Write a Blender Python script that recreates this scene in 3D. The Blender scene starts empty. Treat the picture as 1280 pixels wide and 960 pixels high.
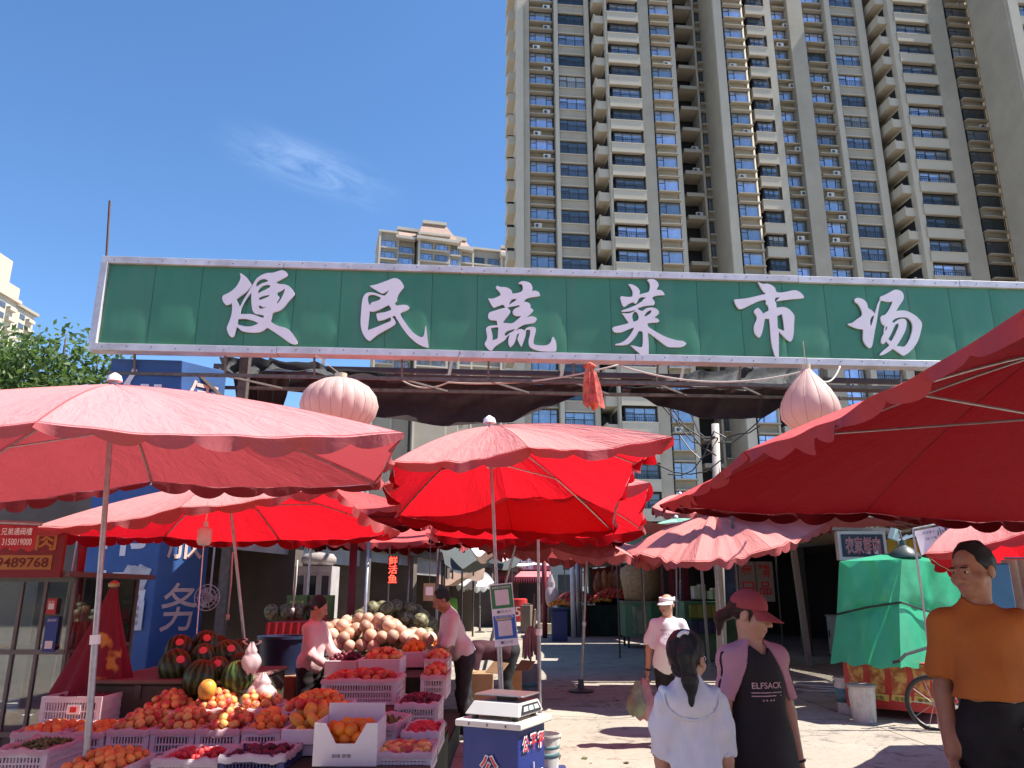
import bpy, bmesh, math, random
import numpy as np
from mathutils import Vector, Matrix, Euler
R = math.radians
scene = bpy.context.scene
COL = scene.collection
# ---------------------------------------------------------------- camera
PITCH = R(15.15); FPX = 960.0; EYE = 1.6
cd = bpy.data.cameras.new('camera'); cam = bpy.data.objects.new('camera', cd); COL.objects.link(cam)
cam.location = (0, 0, EYE); cam.rotation_euler = (R(90) + PITCH, 0, 0)
cd.sensor_width = 36; cd.lens = 27.0; cd.clip_start = 0.05; cd.clip_end = 3000
scene.camera = cam
# ---------------------------------------------------------------- sky and sun
SUN_EL = R(58); SUN_TO = Vector((0.985, -0.02, 0)).normalized() * math.cos(SUN_EL) + Vector((0, 0, math.sin(SUN_EL)))
w = bpy.data.worlds.new('World'); scene.world = w; w.use_nodes = True
nt = w.node_tree; nt.nodes.clear()
out = nt.nodes.new('ShaderNodeOutputWorld'); bg = nt.nodes.new('ShaderNodeBackground')
sky = nt.nodes.new('ShaderNodeTexSky'); sky.sky_type = 'NISHITA'; sky.sun_disc = False
sky.sun_elevation = SUN_EL; sky.sun_rotation = math.atan2(SUN_TO.x, SUN_TO.y)
sky.altitude = 1000; sky.air_density = 1.0; sky.dust_density = 0.25; sky.ozone_density = 4.0
bg.inputs[1].default_value = 0.11
# a thin wisp of cirrus, high up on the left
tc = nt.nodes.new('ShaderNodeTexCoord')
def sky_dir(px, py):
    xc = (px - 640) / FPX; yc = (480 - py) / FPX
    return (xc, math.cos(PITCH) - yc * math.sin(PITCH), math.sin(PITCH) + yc * math.cos(PITCH))
def mth(op, *a):
    m = nt.nodes.new('ShaderNodeMath'); m.operation = op
    for i, x in enumerate(a):
        if isinstance(x, (int, float)): m.inputs[i].default_value = x
        else: nt.links.new(x, m.inputs[i])
    return m.outputs[0]
def vdot(v):
    m = nt.nodes.new('ShaderNodeVectorMath'); m.operation = 'DOT_PRODUCT'; nt.links.new(tc.outputs['Generated'], m.inputs[0]); m.inputs[1].default_value = v; return m.outputs['Value']
w1, w2 = Vector(sky_dir(195, 140)).normalized(), Vector(sky_dir(465, 238)).normalized(); wm = (w1 + w2).normalized(); wu = (w2 - w1).normalized(); wv = wm.cross(wu).normalized()
wa, wb = vdot(wu), vdot(wv); cx_ = nt.nodes.new('ShaderNodeCombineXYZ'); nt.links.new(mth('MULTIPLY', wa, 9.0), cx_.inputs[0]); nt.links.new(mth('MULTIPLY', wb, 34.0), cx_.inputs[1])
nz = nt.nodes.new('ShaderNodeTexNoise'); nz.inputs['Scale'].default_value = 1.0; nz.inputs['Detail'].default_value = 9; nz.inputs['Roughness'].default_value = .68; nz.inputs['Distortion'].default_value = .8
nt.links.new(cx_.outputs[0], nz.inputs[0])
def fall(x, c, r):
    m = nt.nodes.new('ShaderNodeMapRange'); m.interpolation_type = 'SMOOTHSTEP'; m.inputs[1].default_value = 0; m.inputs[2].default_value = r; m.inputs[3].default_value = 1; m.inputs[4].default_value = 0; nt.links.new(mth('ABSOLUTE', mth('SUBTRACT', x, c)), m.inputs[0]); return m.outputs[0]
front = mth('GREATER_THAN', vdot(wm), 0.5); msk = mth('MULTIPLY', mth('MULTIPLY', fall(wa, .05, .13), fall(wb, .0, .04)), front)
thr = nt.nodes.new('ShaderNodeMapRange'); thr.inputs[1].default_value = .36; thr.inputs[2].default_value = .8; nt.links.new(nz.outputs[0], thr.inputs[0])
fac = mth('MULTIPLY', mth('MULTIPLY', msk, thr.outputs[0]), .3)
mx = nt.nodes.new('ShaderNodeMix'); mx.data_type = 'RGBA'; mx.inputs[7].default_value = (5.5, 6.6, 8.0, 1)
nt.links.new(fac, mx.inputs[0]); sg = nt.nodes.new('ShaderNodeHueSaturation'); sg.inputs['Saturation'].default_value = 1.12; sg.inputs['Value'].default_value = .99; nt.links.new(sky.outputs[0], sg.inputs['Color']); nt.links.new(sg.outputs[0], mx.inputs[6]); nt.links.new(mx.outputs[2], bg.inputs[0])
nt.links.new(bg.outputs[0], out.inputs[0])
sl = bpy.data.lights.new('sun', 'SUN'); sl.energy = 4.6; sl.angle = R(0.53); sl.color = (1.0, 0.94, 0.84)
so = bpy.data.objects.new('sun', sl); COL.objects.link(so); so.rotation_euler = (-SUN_TO).to_track_quat('-Z', 'Y').to_euler(); so.location = (20, 0, 40)
scene.view_settings.view_transform = 'Standard'; scene.view_settings.look = 'None'; scene.view_settings.gamma = 1
scene.view_settings.exposure = 1.15
scene.cycles.use_denoising = True
scene.cycles.max_bounces = 8; scene.cycles.diffuse_bounces = 5; scene.cycles.glossy_bounces = 3; scene.cycles.transmission_bounces = 5; scene.cycles.transparent_max_bounces = 8
scene.cycles.caustics_reflective = False; scene.cycles.caustics_refractive = False
random.seed(7); RNG = np.random.default_rng(5)
# ---------------------------------------------------------------- from a pixel of the photograph to a point of the place
def ray(px, py): return Vector(sky_dir(px, py))
def P(px, py, Y):
    d = ray(px, py); t = Y / d.y; return Vector((d.x * t, Y, EYE + d.z * t))
def PZ(px, py, z):
    d = ray(px, py); t = (z - EYE) / d.z; return Vector((d.x * t, d.y * t, z))
def PP(px, py, o, n):
    d = ray(px, py); c = Vector((0, 0, EYE)); t = (Vector(o) - c).dot(n) / d.dot(n); return c + d * t
# ---------------------------------------------------------------- materials
MATS = {}
def M(name, col, rough=.6, metal=0.0, var=.12, scale=6.0, bump=0.0, bscale=None, trans=0.0, tcol=None, spec=.5, alpha=1.0, emit=0, icol=None, vary=0.0, dirt=0.0, dcol=(.12, .1, .08), dst=None):
    """Principled material with noise-driven colour variation, optional cloth translucency, dirt patches and per-object variation."""
    if name in MATS: return MATS[name]
    m = bpy.data.materials.new(name); m.use_nodes = True; n = m.node_tree; L = n.links
    b = n.nodes['Principled BSDF']; b.inputs['Roughness'].default_value = rough; b.inputs['Metallic'].default_value = metal
    b.inputs['Specular IOR Level'].default_value = spec
    t = n.nodes.new('ShaderNodeTexCoord')
    a = n.nodes.new('ShaderNodeTexNoise'); a.inputs['Scale'].default_value = scale; a.inputs['Detail'].default_value = 6; a.inputs['Roughness'].default_value = .6
    L.new(t.outputs['Object'], a.inputs[0])
    mr = n.nodes.new('ShaderNodeMapRange'); mr.inputs[1].default_value = .3; mr.inputs[2].default_value = .7; mr.inputs[3].default_value = 1 - var; mr.inputs[4].default_value = 1 + var
    L.new(a.outputs[0], mr.inputs[0])
    hs = n.nodes.new('ShaderNodeHueSaturation'); hs.inputs['Color'].default_value = (*col, 1)
    src = mr.outputs[0]
    if vary:
        oi = n.nodes.new('ShaderNodeObjectInfo'); vr = n.nodes.new('ShaderNodeMapRange'); vr.inputs[3].default_value = 1 - vary; vr.inputs[4].default_value = 1 + vary
        L.new(oi.outputs['Random'], vr.inputs[0]); mu = n.nodes.new('ShaderNodeMath'); mu.operation = 'MULTIPLY'; L.new(src, mu.inputs[0]); L.new(vr.outputs[0], mu.inputs[1]); src = mu.outputs[0]
        hv = n.nodes.new('ShaderNodeMapRange'); hv.inputs[3].default_value = .5 - vary * .05; hv.inputs[4].default_value = .5 + vary * .05; L.new(oi.outputs['Random'], hv.inputs[0]); L.new(hv.outputs[0], hs.inputs['Hue'])
    L.new(src, hs.inputs['Value']); cout = hs.outputs[0]
    if dirt:
        dn = n.nodes.new('ShaderNodeTexNoise'); dn.inputs['Scale'].default_value = scale * .45; dn.inputs['Detail'].default_value = 9; dn.inputs['Roughness'].default_value = .7
        if dst:
            dmp = n.nodes.new('ShaderNodeMapping'); dmp.inputs['Scale'].default_value = dst; L.new(t.outputs['Object'], dmp.inputs[0]); L.new(dmp.outputs[0], dn.inputs[0])
        else: L.new(t.outputs['Object'], dn.inputs[0])
        dm = n.nodes.new('ShaderNodeMapRange'); dm.inputs[1].default_value = .5; dm.inputs[2].default_value = .75; dm.inputs[4].default_value = dirt
        L.new(dn.outputs[0], dm.inputs[0]); dx = n.nodes.new('ShaderNodeMix'); dx.data_type = 'RGBA'; dx.inputs[7].default_value = (*dcol, 1)
        L.new(dm.outputs[0], dx.inputs[0]); L.new(cout, dx.inputs[6]); cout = dx.outputs[2]
    if icol:
        gm = n.nodes.new('ShaderNodeNewGeometry'); ix = n.nodes.new('ShaderNodeMix'); ix.data_type = 'RGBA'; ix.inputs[7].default_value = (*icol, 1)
        L.new(gm.outputs['Backfacing'], ix.inputs[0]); L.new(cout, ix.inputs[6]); cout = ix.outputs[2]
    L.new(cout, b.inputs['Base Color'])
    if bump:
        bn = n.nodes.new('ShaderNodeTexNoise'); bn.inputs['Scale'].default_value = bscale or scale * 4; bn.inputs['Detail'].default_value = 5; L.new(t.outputs['Object'], bn.inputs[0])
        bp = n.nodes.new('ShaderNodeBump'); bp.inputs['Strength'].default_value = bump; bp.inputs['Distance'].default_value = .02; L.new(bn.outputs[0], bp.inputs['Height']); L.new(bp.outputs[0], b.inputs['Normal'])
    if emit: b.inputs['Emission Color'].default_value = (*col, 1); b.inputs['Emission Strength'].default_value = emit
    if alpha < 1: b.inputs['Alpha'].default_value = alpha
    if trans:
        tr = n.nodes.new('ShaderNodeBsdfTranslucent'); tr.inputs[0].default_value = (*(tcol or col), 1); ms = n.nodes.new('ShaderNodeMixShader'); ms.inputs[0].default_value = trans
        L.new(b.outputs[0], ms.inputs[1]); L.new(tr.outputs[0], ms.inputs[2]); L.new(ms.outputs[0], n.nodes['Material Output'].inputs[0])
    MATS[name] = m; return m
def G(name, tint=(.9, .95, 1), alpha=.25, rough=.03):
    """clear pane: part see-through, part mirror"""
    if name in MATS: return MATS[name]
    m = bpy.data.materials.new(name); m.use_nodes = True; n = m.node_tree; L = n.links; n.nodes.remove(n.nodes['Principled BSDF'])
    tr = n.nodes.new('ShaderNodeBsdfTransparent'); tr.inputs[0].default_value = (*tint, 1); gl = n.nodes.new('ShaderNodeBsdfGlossy'); gl.inputs['Roughness'].default_value = rough
    gl.inputs[0].default_value = (.9, .9, .9, 1)
    ms = n.nodes.new('ShaderNodeMixShader'); ms.inputs[0].default_value = alpha
    L.new(tr.outputs[0], ms.inputs[1]); L.new(gl.outputs[0], ms.inputs[2]); L.new(ms.outputs[0], n.nodes['Material Output'].inputs[0]); MATS[name] = m; return m
# ---------------------------------------------------------------- objects
WORG = {}
def meta(o, label=None, cat=None, group=None, kind=None):
    for k, v in (('label', label), ('category', cat), ('group', group), ('kind', kind)):
        if v: o[k] = v
    return o
def thing(name, label, cat, loc=(0, 0, 0), group=None, rz=0):
    o = bpy.data.objects.new(name, None); COL.objects.link(o); o.location = loc; o.rotation_euler.z = rz; o.empty_display_size = .2
    WORG[o] = Vector(loc); return meta(o, label, cat, group)
def link_mesh(name, me, parent=None, org=None, label=None):
    o = bpy.data.objects.new(name, me); COL.objects.link(o)
    if parent is not None: o.parent = parent; WORG[o] = WORG.get(parent, Vector())
    else: o.location = org or (0, 0, 0); WORG[o] = Vector(org or (0, 0, 0))
    if label: o['label'] = label
    return o
def copy_tree(o, parent=None, loc=None, rz=None, scale=None):
    c = o.copy(); COL.objects.link(c)
    if parent is not None: c.parent = parent
    if loc is not None: c.location = loc
    if rz is not None: c.rotation_euler.z = rz
    if scale is not None: c.scale = (scale,) * 3 if isinstance(scale, (int, float)) else scale
    for ch in list(o.children): copy_tree(ch, c)
    return c
class MB:
    def __init__(s): s.v = []; s.f = []; s.m = []; s.mi = 0
    def add(s, vs, fs):
        k = len(s.v); s.v += [tuple(x) for x in vs]; s.f += [tuple(i + k for i in f) for f in fs]; s.m += [s.mi] * len(fs); return s
    def box(s, c, d, rz=0, rot=None):
        x, y, z = d[0] / 2, d[1] / 2, d[2] / 2; c = Vector(c); q = rot or Matrix.Rotation(rz, 3, 'Z')
        vs = [c + q @ Vector(p) for p in ((-x, -y, -z), (x, -y, -z), (x, y, -z), (-x, y, -z), (-x, -y, z), (x, -y, z), (x, y, z), (-x, y, z))]
        return s.add(vs, ((0, 3, 2, 1), (4, 5, 6, 7), (0, 1, 5, 4), (1, 2, 6, 5), (2, 3, 7, 6), (3, 0, 4, 7)))
    def bb(s, a, b):
        return s.box([(a[i] + b[i]) / 2 for i in range(3)], [abs(b[i] - a[i]) for i in range(3)])
    def tube(s, pts, r, n=8, closed=False, cap=True):
        pts = [Vector(p) for p in pts]; rr = r if isinstance(r, (list, tuple)) else [r] * len(pts); k = len(s.v); up = None; m = len(pts)
        for i, p in enumerate(pts):
            t = (pts[(i + 1) % m] - pts[i - 1]) if closed else pts[min(i + 1, m - 1)] - pts[max(i - 1, 0)]
            t = t.normalized() if t.length > 1e-9 else Vector((0, 0, 1))
            if up is None: up = Vector((0, 0, 1)) if abs(t.z) < .9 else Vector((1, 0, 0))
            u = (up - t * up.dot(t)); u = u.normalized() if u.length > 1e-6 else t.orthogonal().normalized(); up = u; q = t.cross(u)
            for j in range(n):
                a = 2 * math.pi * j / n; s.v.append(tuple(p + (u * math.cos(a) + q * math.sin(a)) * rr[i]))
        for i in range(m if closed else m - 1):
            for j in range(n):
                a = k + i * n; b = k + ((i + 1) % m) * n; s.f.append((a + j, a + (j + 1) % n, b + (j + 1) % n, b + j)); s.m.append(s.mi)
        if cap and not closed:
            s.f.append(tuple(k + j for j in range(n - 1, -1, -1))); s.f.append(tuple(k + (m - 1) * n + j for j in range(n))); s.m += [s.mi] * 2
        return s
    def bar(s, a, b, wd, hd):
        a, b = Vector(a), Vector(b); t = (b - a); q = t.to_track_quat('X', 'Z').to_matrix(); return s.box((a + b) / 2, (t.length, wd, hd), rot=q)
    def lathe(s, prof, c=(0, 0, 0), n=24, rot=None, sx=1, sy=1):
        k = len(s.v); c = Vector(c); m = len(prof)
        for r, z in prof:
            for j in range(n):
                a = 2 * math.pi * j / n; p = Vector((r * math.cos(a) * sx, r * math.sin(a) * sy, z)); s.v.append(tuple(c + (rot @ p if rot else p)))
        for i in range(m - 1):
            for j in range(n):
                a = k + i * n; b = a + n; s.f.append((a + j, a + (j + 1) % n, b + (j + 1) % n, b + j)); s.m.append(s.mi)
        if prof[0][0] > 1e-4: s.f.append(tuple(k + j for j in range(n - 1, -1, -1))); s.m.append(s.mi)
        if prof[-1][0] > 1e-4: s.f.append(tuple(k + (m - 1) * n + j for j in range(n))); s.m.append(s.mi)
        return s
    def grid(s, rows, flip=False):
        k = len(s.v); m = len(rows[0])
        for r in rows: s.v += [tuple(p) for p in r]
        for i in range(len(rows) - 1):
            for j in range(m - 1):
                q = (k + i * m + j, k + i * m + j + 1, k + (i + 1) * m + j + 1, k + (i + 1) * m + j); s.f.append(q[::-1] if flip else q); s.m.append(s.mi)
        return s
    def prism(s, pts, ext):
        """flat polygon swept along the vector ext"""
        pts = [Vector(p) for p in pts]; n = len(pts); e = Vector(ext)
        return s.add(pts + [p + e for p in pts], [tuple(range(n - 1, -1, -1)), tuple(range(n, 2 * n))] + [(i, (i + 1) % n, n + (i + 1) % n, n + i) for i in range(n)])
    def text(s, st, o, right, up, w=None, h=None, off=.0, ext=.0, lift=.004, center=True):
        vs, fs = text_geo(st, off, ext); 
        if not vs: return s
        a = np.array(vs); lo = a.min(0); hi = a.max(0); sx = (w / (hi[0] - lo[0])) if w else None; sy = (h / (hi[1] - lo[1])) if h else sx
        sx = sx or sy; o, right, up = Vector(o), Vector(right).normalized(), Vector(up).normalized(); nn = right.cross(up)
        cx, cy = ((lo[0] + hi[0]) / 2, (lo[1] + hi[1]) / 2) if center else (lo[0], lo[1])
        return s.add([o + right * ((p[0] - cx) * sx) + up * ((p[1] - cy) * sy) + nn * (lift + p[2]) for p in vs], fs)
    def build(s, name, mats, parent=None, org=None, smooth=False, bevel=0, seg=1, label=None, solid=0, sub=0, angle=None, local=False):
        me = bpy.data.meshes.new(name); og = Vector() if local else WORG.get(parent, Vector()) if parent is not None else Vector(org or (0, 0, 0))
        v = np.array(s.v, dtype=float).reshape(-1, 3) - np.array(og); me.from_pydata(v.tolist(), [], s.f)
        mats = mats if isinstance(mats, (list, tuple)) else [mats]
        for m in mats: me.materials.append(m)
        if len(mats) > 1: me.polygons.foreach_set('material_index', s.m)
        if smooth: me.polygons.foreach_set('use_smooth', [True] * len(me.polygons))
        me.update()
        if smooth and angle: me.set_sharp_from_angle(angle=R(angle))
        o = link_mesh(name, me, parent, og, label)
        if local: WORG[o] = Vector()
        if bevel: b = o.modifiers.new('bevel', 'BEVEL'); b.width = bevel; b.segments = seg; b.limit_method = 'ANGLE'; b.angle_limit = R(40)
        if solid: b = o.modifiers.new('solid', 'SOLIDIFY'); b.thickness = solid; b.offset = 0
        if sub: b = o.modifiers.new('sub', 'SUBSURF'); b.levels = sub; b.render_levels = sub
        return o
TXT = {}
def curve_mesh(cu):
    o = bpy.data.objects.new('t', cu); COL.objects.link(o); dg = bpy.context.evaluated_depsgraph_get(); dg.update(); me = o.evaluated_get(dg).to_mesh()
    vs = [tuple(v.co) for v in me.vertices]; fs = [tuple(p.vertices) for p in me.polygons]; o.evaluated_get(dg).to_mesh_clear(); bpy.data.objects.remove(o); bpy.data.curves.remove(cu); return vs, fs
def text_geo(st, off=0, ext=0):
    if (st, off, ext) not in TXT:
        cu = bpy.data.curves.new('t', 'FONT'); cu.body = st; cu.offset = off; cu.extrude = ext; cu.resolution_u = 3; TXT[(st, off, ext)] = curve_mesh(cu)
    return TXT[(st, off, ext)]
def outline_geo(loops, ext):
    cu = bpy.data.curves.new('t', 'CURVE'); cu.dimensions = '2D'; cu.fill_mode = 'BOTH'; cu.extrude = ext
    for lp in loops:
        sp = cu.splines.new('POLY'); sp.points.add(len(lp) - 1); sp.use_cyclic_u = True
        for p, q in zip(sp.points, lp): p.co = (q[0], q[1], 0, 1)
    return curve_mesh(cu)
def catmull(pts, n=4, closed=True, corner=.35):
    """smooth a traced outline but keep its sharp corners"""
    pts = [np.array(p, float) for p in pts]; m = len(pts); res = []
    for i in range(m if closed else m - 1):
        p0, p1, p2, p3 = pts[(i - 1) % m] if closed or i else pts[0], pts[i], pts[(i + 1) % m], pts[(i + 2) % m] if closed or i + 2 < m else pts[-1]
        def tang(a, b, c):
            u = (b - a) / (np.linalg.norm(b - a) + 1e-9); v = (c - b) / (np.linalg.norm(c - b) + 1e-9); return (c - a) / 2 * (1.0 if u.dot(v) > corner else .12)
        L = np.linalg.norm(p2 - p1); t1 = tang(p0, p1, p2); t2 = tang(p1, p2, p3)
        for t in (t1, t2):
            l = np.linalg.norm(t)
            if l > L: t *= L / l
        for k in range(n):
            t = k / n; res.append((2 * t**3 - 3 * t**2 + 1) * p1 + (t**3 - 2 * t**2 + t) * t1 + (-2 * t**3 + 3 * t**2) * p2 + (t**3 - t**2) * t2)
    if not closed: res.append(pts[-1])
    return res
def canvas(name, col, icol, trans, tcol, seam=(.35, .05, .06), rough=.85):
    """umbrella cloth: pale outside, red inside, seams and creases that follow the panels (UV: along the edge, down the rib)"""
    m = bpy.data.materials.new(name); m.use_nodes = True; n = m.node_tree; L = n.links; b = n.nodes['Principled BSDF']; b.inputs['Roughness'].default_value = rough; b.inputs['Specular IOR Level'].default_value = .12
    def nd(t, **k):
        x = n.nodes.new(t)
        for a, v in k.items():
            if a in x.inputs: x.inputs[a].default_value = v
            else: setattr(x, a, v)
        return x
    def mr(src, a, c, d, e):
        x = nd('ShaderNodeMapRange'); 
        for i, v in enumerate((a, c, d, e)): x.inputs[i + 1].default_value = v
        L.new(src, x.inputs[0]); return x.outputs[0]
    def mix(f, a, c, mode='MIX'):
        x = nd('ShaderNodeMix', data_type='RGBA', blend_type=mode); L.new(f, x.inputs[0]) if not isinstance(f, float) else setattr(x.inputs[0], 'default_value', f)
        for i, v in ((6, a), (7, c)):
            if isinstance(v, tuple): x.inputs[i].default_value = (*v, 1)
            else: L.new(v, x.inputs[i])
        return x.outputs[2]
    uv = nd('ShaderNodeUVMap'); tc_ = nd('ShaderNodeTexCoord'); sp = nd('ShaderNodeSeparateXYZ'); L.new(uv.outputs[0], sp.inputs[0])
    fr = nd('ShaderNodeMath', operation='FRACT'); L.new(sp.outputs[0], fr.inputs[0]); ds = nd('ShaderNodeMath', operation='SUBTRACT'); L.new(fr.outputs[0], ds.inputs[0]); ds.inputs[1].default_value = .5; ab = nd('ShaderNodeMath', operation='ABSOLUTE'); L.new(ds.outputs[0], ab.inputs[0])
    wd = nd('ShaderNodeMath', operation='MULTIPLY'); sb = nd('ShaderNodeMath', operation='SUBTRACT'); sb.inputs[0].default_value = .5; L.new(ab.outputs[0], sb.inputs[1]); L.new(sb.outputs[0], wd.inputs[0]); L.new(sp.outputs[1], wd.inputs[1])
    seam_f = mr(wd.outputs[0], .002, .006, .75, 0.0); hem = nd('ShaderNodeMath', operation='SUBTRACT'); L.new(sp.outputs[1], hem.inputs[0]); hem.inputs[1].default_value = .985; ha = nd('ShaderNodeMath', operation='ABSOLUTE'); L.new(hem.outputs[0], ha.inputs[0]); hem_f = mr(ha.outputs[0], .003, .007, .8, 0.0)
    blot = nd('ShaderNodeTexNoise', Scale=.9, Detail=8.0, Roughness=.65); L.new(tc_.outputs['Object'], blot.inputs[0]); fine = nd('ShaderNodeTexNoise', Scale=7.0, Detail=6.0, Roughness=.7); L.new(tc_.outputs['Object'], fine.inputs[0])
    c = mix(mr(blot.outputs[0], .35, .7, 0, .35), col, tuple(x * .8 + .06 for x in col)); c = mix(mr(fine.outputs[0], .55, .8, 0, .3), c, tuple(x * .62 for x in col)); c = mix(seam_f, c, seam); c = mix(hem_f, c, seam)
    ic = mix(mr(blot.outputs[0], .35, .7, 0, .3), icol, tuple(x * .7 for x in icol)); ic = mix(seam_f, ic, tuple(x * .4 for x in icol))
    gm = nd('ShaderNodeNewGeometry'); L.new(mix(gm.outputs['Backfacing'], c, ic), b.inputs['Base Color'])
    mp_ = nd('ShaderNodeMapping'); mp_.inputs['Scale'].default_value = (3.2, 1.1, 1); L.new(uv.outputs[0], mp_.inputs[0]); cr = nd('ShaderNodeTexNoise', Scale=5.0, Detail=4.0, Roughness=.55, Distortion=1.2); L.new(mp_.outputs[0], cr.inputs[0])
    wr = nd('ShaderNodeTexNoise', Scale=2.6, Detail=5.0, Roughness=.6, Distortion=1.5); L.new(tc_.outputs['Object'], wr.inputs[0]); ad = nd('ShaderNodeMath', operation='ADD'); L.new(cr.outputs[0], ad.inputs[0]); L.new(wr.outputs[0], ad.inputs[1])
    bp = nd('ShaderNodeBump', Strength=.38, Distance=.05); L.new(ad.outputs[0], bp.inputs['Height']); L.new(bp.outputs[0], b.inputs['Normal'])
    tr = nd('ShaderNodeBsdfTranslucent'); L.new(mix(seam_f, tcol, tuple(x * .4 for x in tcol)), tr.inputs[0]); L.new(bp.outputs[0], tr.inputs['Normal']); ms = nd('ShaderNodeMixShader'); ms.inputs[0].default_value = trans; L.new(b.outputs[0], ms.inputs[1]); L.new(tr.outputs[0], ms.inputs[2]); L.new(ms.outputs[0], n.nodes['Material Output'].inputs[0]); MATS[name] = m; return m
def hair_mat(name, col):
    m = M(name, col, .38, var=.4, scale=30, spec=.5); n = m.node_tree; L = n.links; b = n.nodes['Principled BSDF']; t = n.nodes.new('ShaderNodeTexCoord'); mp_ = n.nodes.new('ShaderNodeMapping'); mp_.inputs['Scale'].default_value = (160, 160, 14); L.new(t.outputs['Object'], mp_.inputs[0]); nz_ = n.nodes.new('ShaderNodeTexNoise'); nz_.inputs['Detail'].default_value = 4; L.new(mp_.outputs[0], nz_.inputs[0]); bp = n.nodes.new('ShaderNodeBump'); bp.inputs['Strength'].default_value = .8; bp.inputs['Distance'].default_value = .02; L.new(nz_.outputs[0], bp.inputs['Height']); L.new(bp.outputs[0], b.inputs['Normal']); return m
def structure(o): o['kind'] = 'structure'; return o
WHITE = M('white_paint', (.78, .78, .78), .5, var=.05); BLACK = M('black_plastic', (.02, .02, .022), .45, var=.1); GALV = M('galvanised_steel', (.42, .42, .43), .42, .75, var=.18, scale=18)
DARKM = M('dark_steel', (.09, .08, .08), .5, .4, var=.2); REDP = M('red_plastic', (.5, .03, .03), .45); GREYP = M('grey_plastic', (.35, .35, .36), .5)
# ================================================================ ground
def ground_mat():
    m = bpy.data.materials.new('worn_concrete'); m.use_nodes = True; n = m.node_tree; L = n.links; b = n.nodes['Principled BSDF']; b.inputs['Roughness'].default_value = .85
    b.inputs['Specular IOR Level'].default_value = .25
    t = n.nodes.new('ShaderNodeTexCoord')
    def noise(sc, det=6, ro=.6, dist=0, src=None):
        a = n.nodes.new('ShaderNodeTexNoise'); a.inputs['Scale'].default_value = sc; a.inputs['Detail'].default_value = det; a.inputs['Roughness'].default_value = ro; a.inputs['Distortion'].default_value = dist
        L.new(src or t.outputs['Object'], a.inputs[0]); return a
    def ramp(src, a, b_, c0, c1):
        r = n.nodes.new('ShaderNodeMapRange'); r.inputs[1].default_value = a; r.inputs[2].default_value = b_; r.inputs[3].default_value = c0; r.inputs[4].default_value = c1; L.new(src, r.inputs[0]); return r.outputs[0]
    def mix(f, a, b_):
        x = n.nodes.new('ShaderNodeMix'); x.data_type = 'RGBA'; L.new(f, x.inputs[0])
        for i, c in ((6, a), (7, b_)):
            if isinstance(c, tuple): x.inputs[i].default_value = (*c, 1)
            else: L.new(c, x.inputs[i])
        return x.outputs[2]
    c = mix(ramp(noise(.7, 8).outputs[0], .3, .7, 0, 1), (.36, .315, .255), (.45, .4, .335))
    c = mix(ramp(noise(14, 8, .7).outputs[0], .45, .75, 0, .5), c, (.2, .175, .15))
    c = mix(ramp(noise(2.2, 9, .75, .5).outputs[0], .54, .62, 0, .8), c, (.17, .15, .13))      # stained patches
    wv = noise(.42, 5, .6, .8); cr = n.nodes.new('ShaderNodeMath'); cr.operation = 'SUBTRACT'; cr.inputs[1].default_value = .5; L.new(wv.outputs[0], cr.inputs[0])
    ab = n.nodes.new('ShaderNodeMath'); ab.operation = 'ABSOLUTE'; L.new(cr.outputs[0], ab.inputs[0]); c = mix(ramp(ab.outputs[0], 0.0, .0035, .8, 0), c, (.08, .07, .06))   # cracks
    bk = n.nodes.new('ShaderNodeTexBrick'); bk.inputs['Scale'].default_value = 1.0; bk.inputs['Brick Width'].default_value = 4.5; bk.inputs['Row Height'].default_value = 3.6; bk.inputs['Mortar Size'].default_value = .012; bk.inputs['Color1'].default_value = (1, 1, 1, 1); bk.inputs['Color2'].default_value = (.86, .86, .86, 1); bk.inputs['Mortar'].default_value = (.35, .33, .3, 1); bk.offset = .0
    L.new(t.outputs['Object'], bk.inputs[0]); mu = n.nodes.new('ShaderNodeMix'); mu.data_type = 'RGBA'; mu.blend_type = 'MULTIPLY'; mu.inputs[0].default_value = 1; L.new(c, mu.inputs[6]); L.new(bk.outputs[0], mu.inputs[7]); c = mu.outputs[2]
    L.new(c, b.inputs['Base Color'])
    bp = n.nodes.new('ShaderNodeBump'); bp.inputs['Strength'].default_value = .35; bp.inputs['Distance'].default_value = .02; L.new(noise(22, 8, .7).outputs[0], bp.inputs['Height']); L.new(bp.outputs[0], b.inputs['Normal']); return m
g = MB(); g.grid([[(x, y, 0) for x in np.linspace(-600, 600, 13)] for y in np.linspace(-60, 900, 11)]); structure(g.build('ground', ground_mat()))
JNT = M('joint_filler', (.1, .09, .08), .9)
# ================================================================ entrance sign
A = P(112, 438, 11.0); SL = Vector((14.98, 1.06, 0)).normalized(); SN = Vector((SL.y, -SL.x, 0)); ZB, ZT = 5.101, 6.612; SW = 16.6
def S(u, z, d=0): return Vector((A.x, A.y, 0)) + SL * u + SN * d + Vector((0, 0, z))     # d = towards the street
GREEN = M('green_sheet', (.055, .215, .11), .34, var=.12, scale=1.2, spec=.6, dirt=.5, dcol=(.13, .22, .15), dst=(5, 5, .3)); FRAME = M('sign_frame', (.62, .6, .62), .45, .25, var=.15, scale=3, dirt=.7, dcol=(.3, .24, .2))
LET = M('letter_board', (.74, .70, .74), .4, var=.05, scale=2, dirt=.25, dcol=(.5, .35, .42))
sign = thing('entrance_sign', 'long green market sign with six white brush written characters high above the entrance', 'sign', S(SW / 2, ZB))
b = MB(); n = 23; pw = (SW - .2) / n
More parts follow.
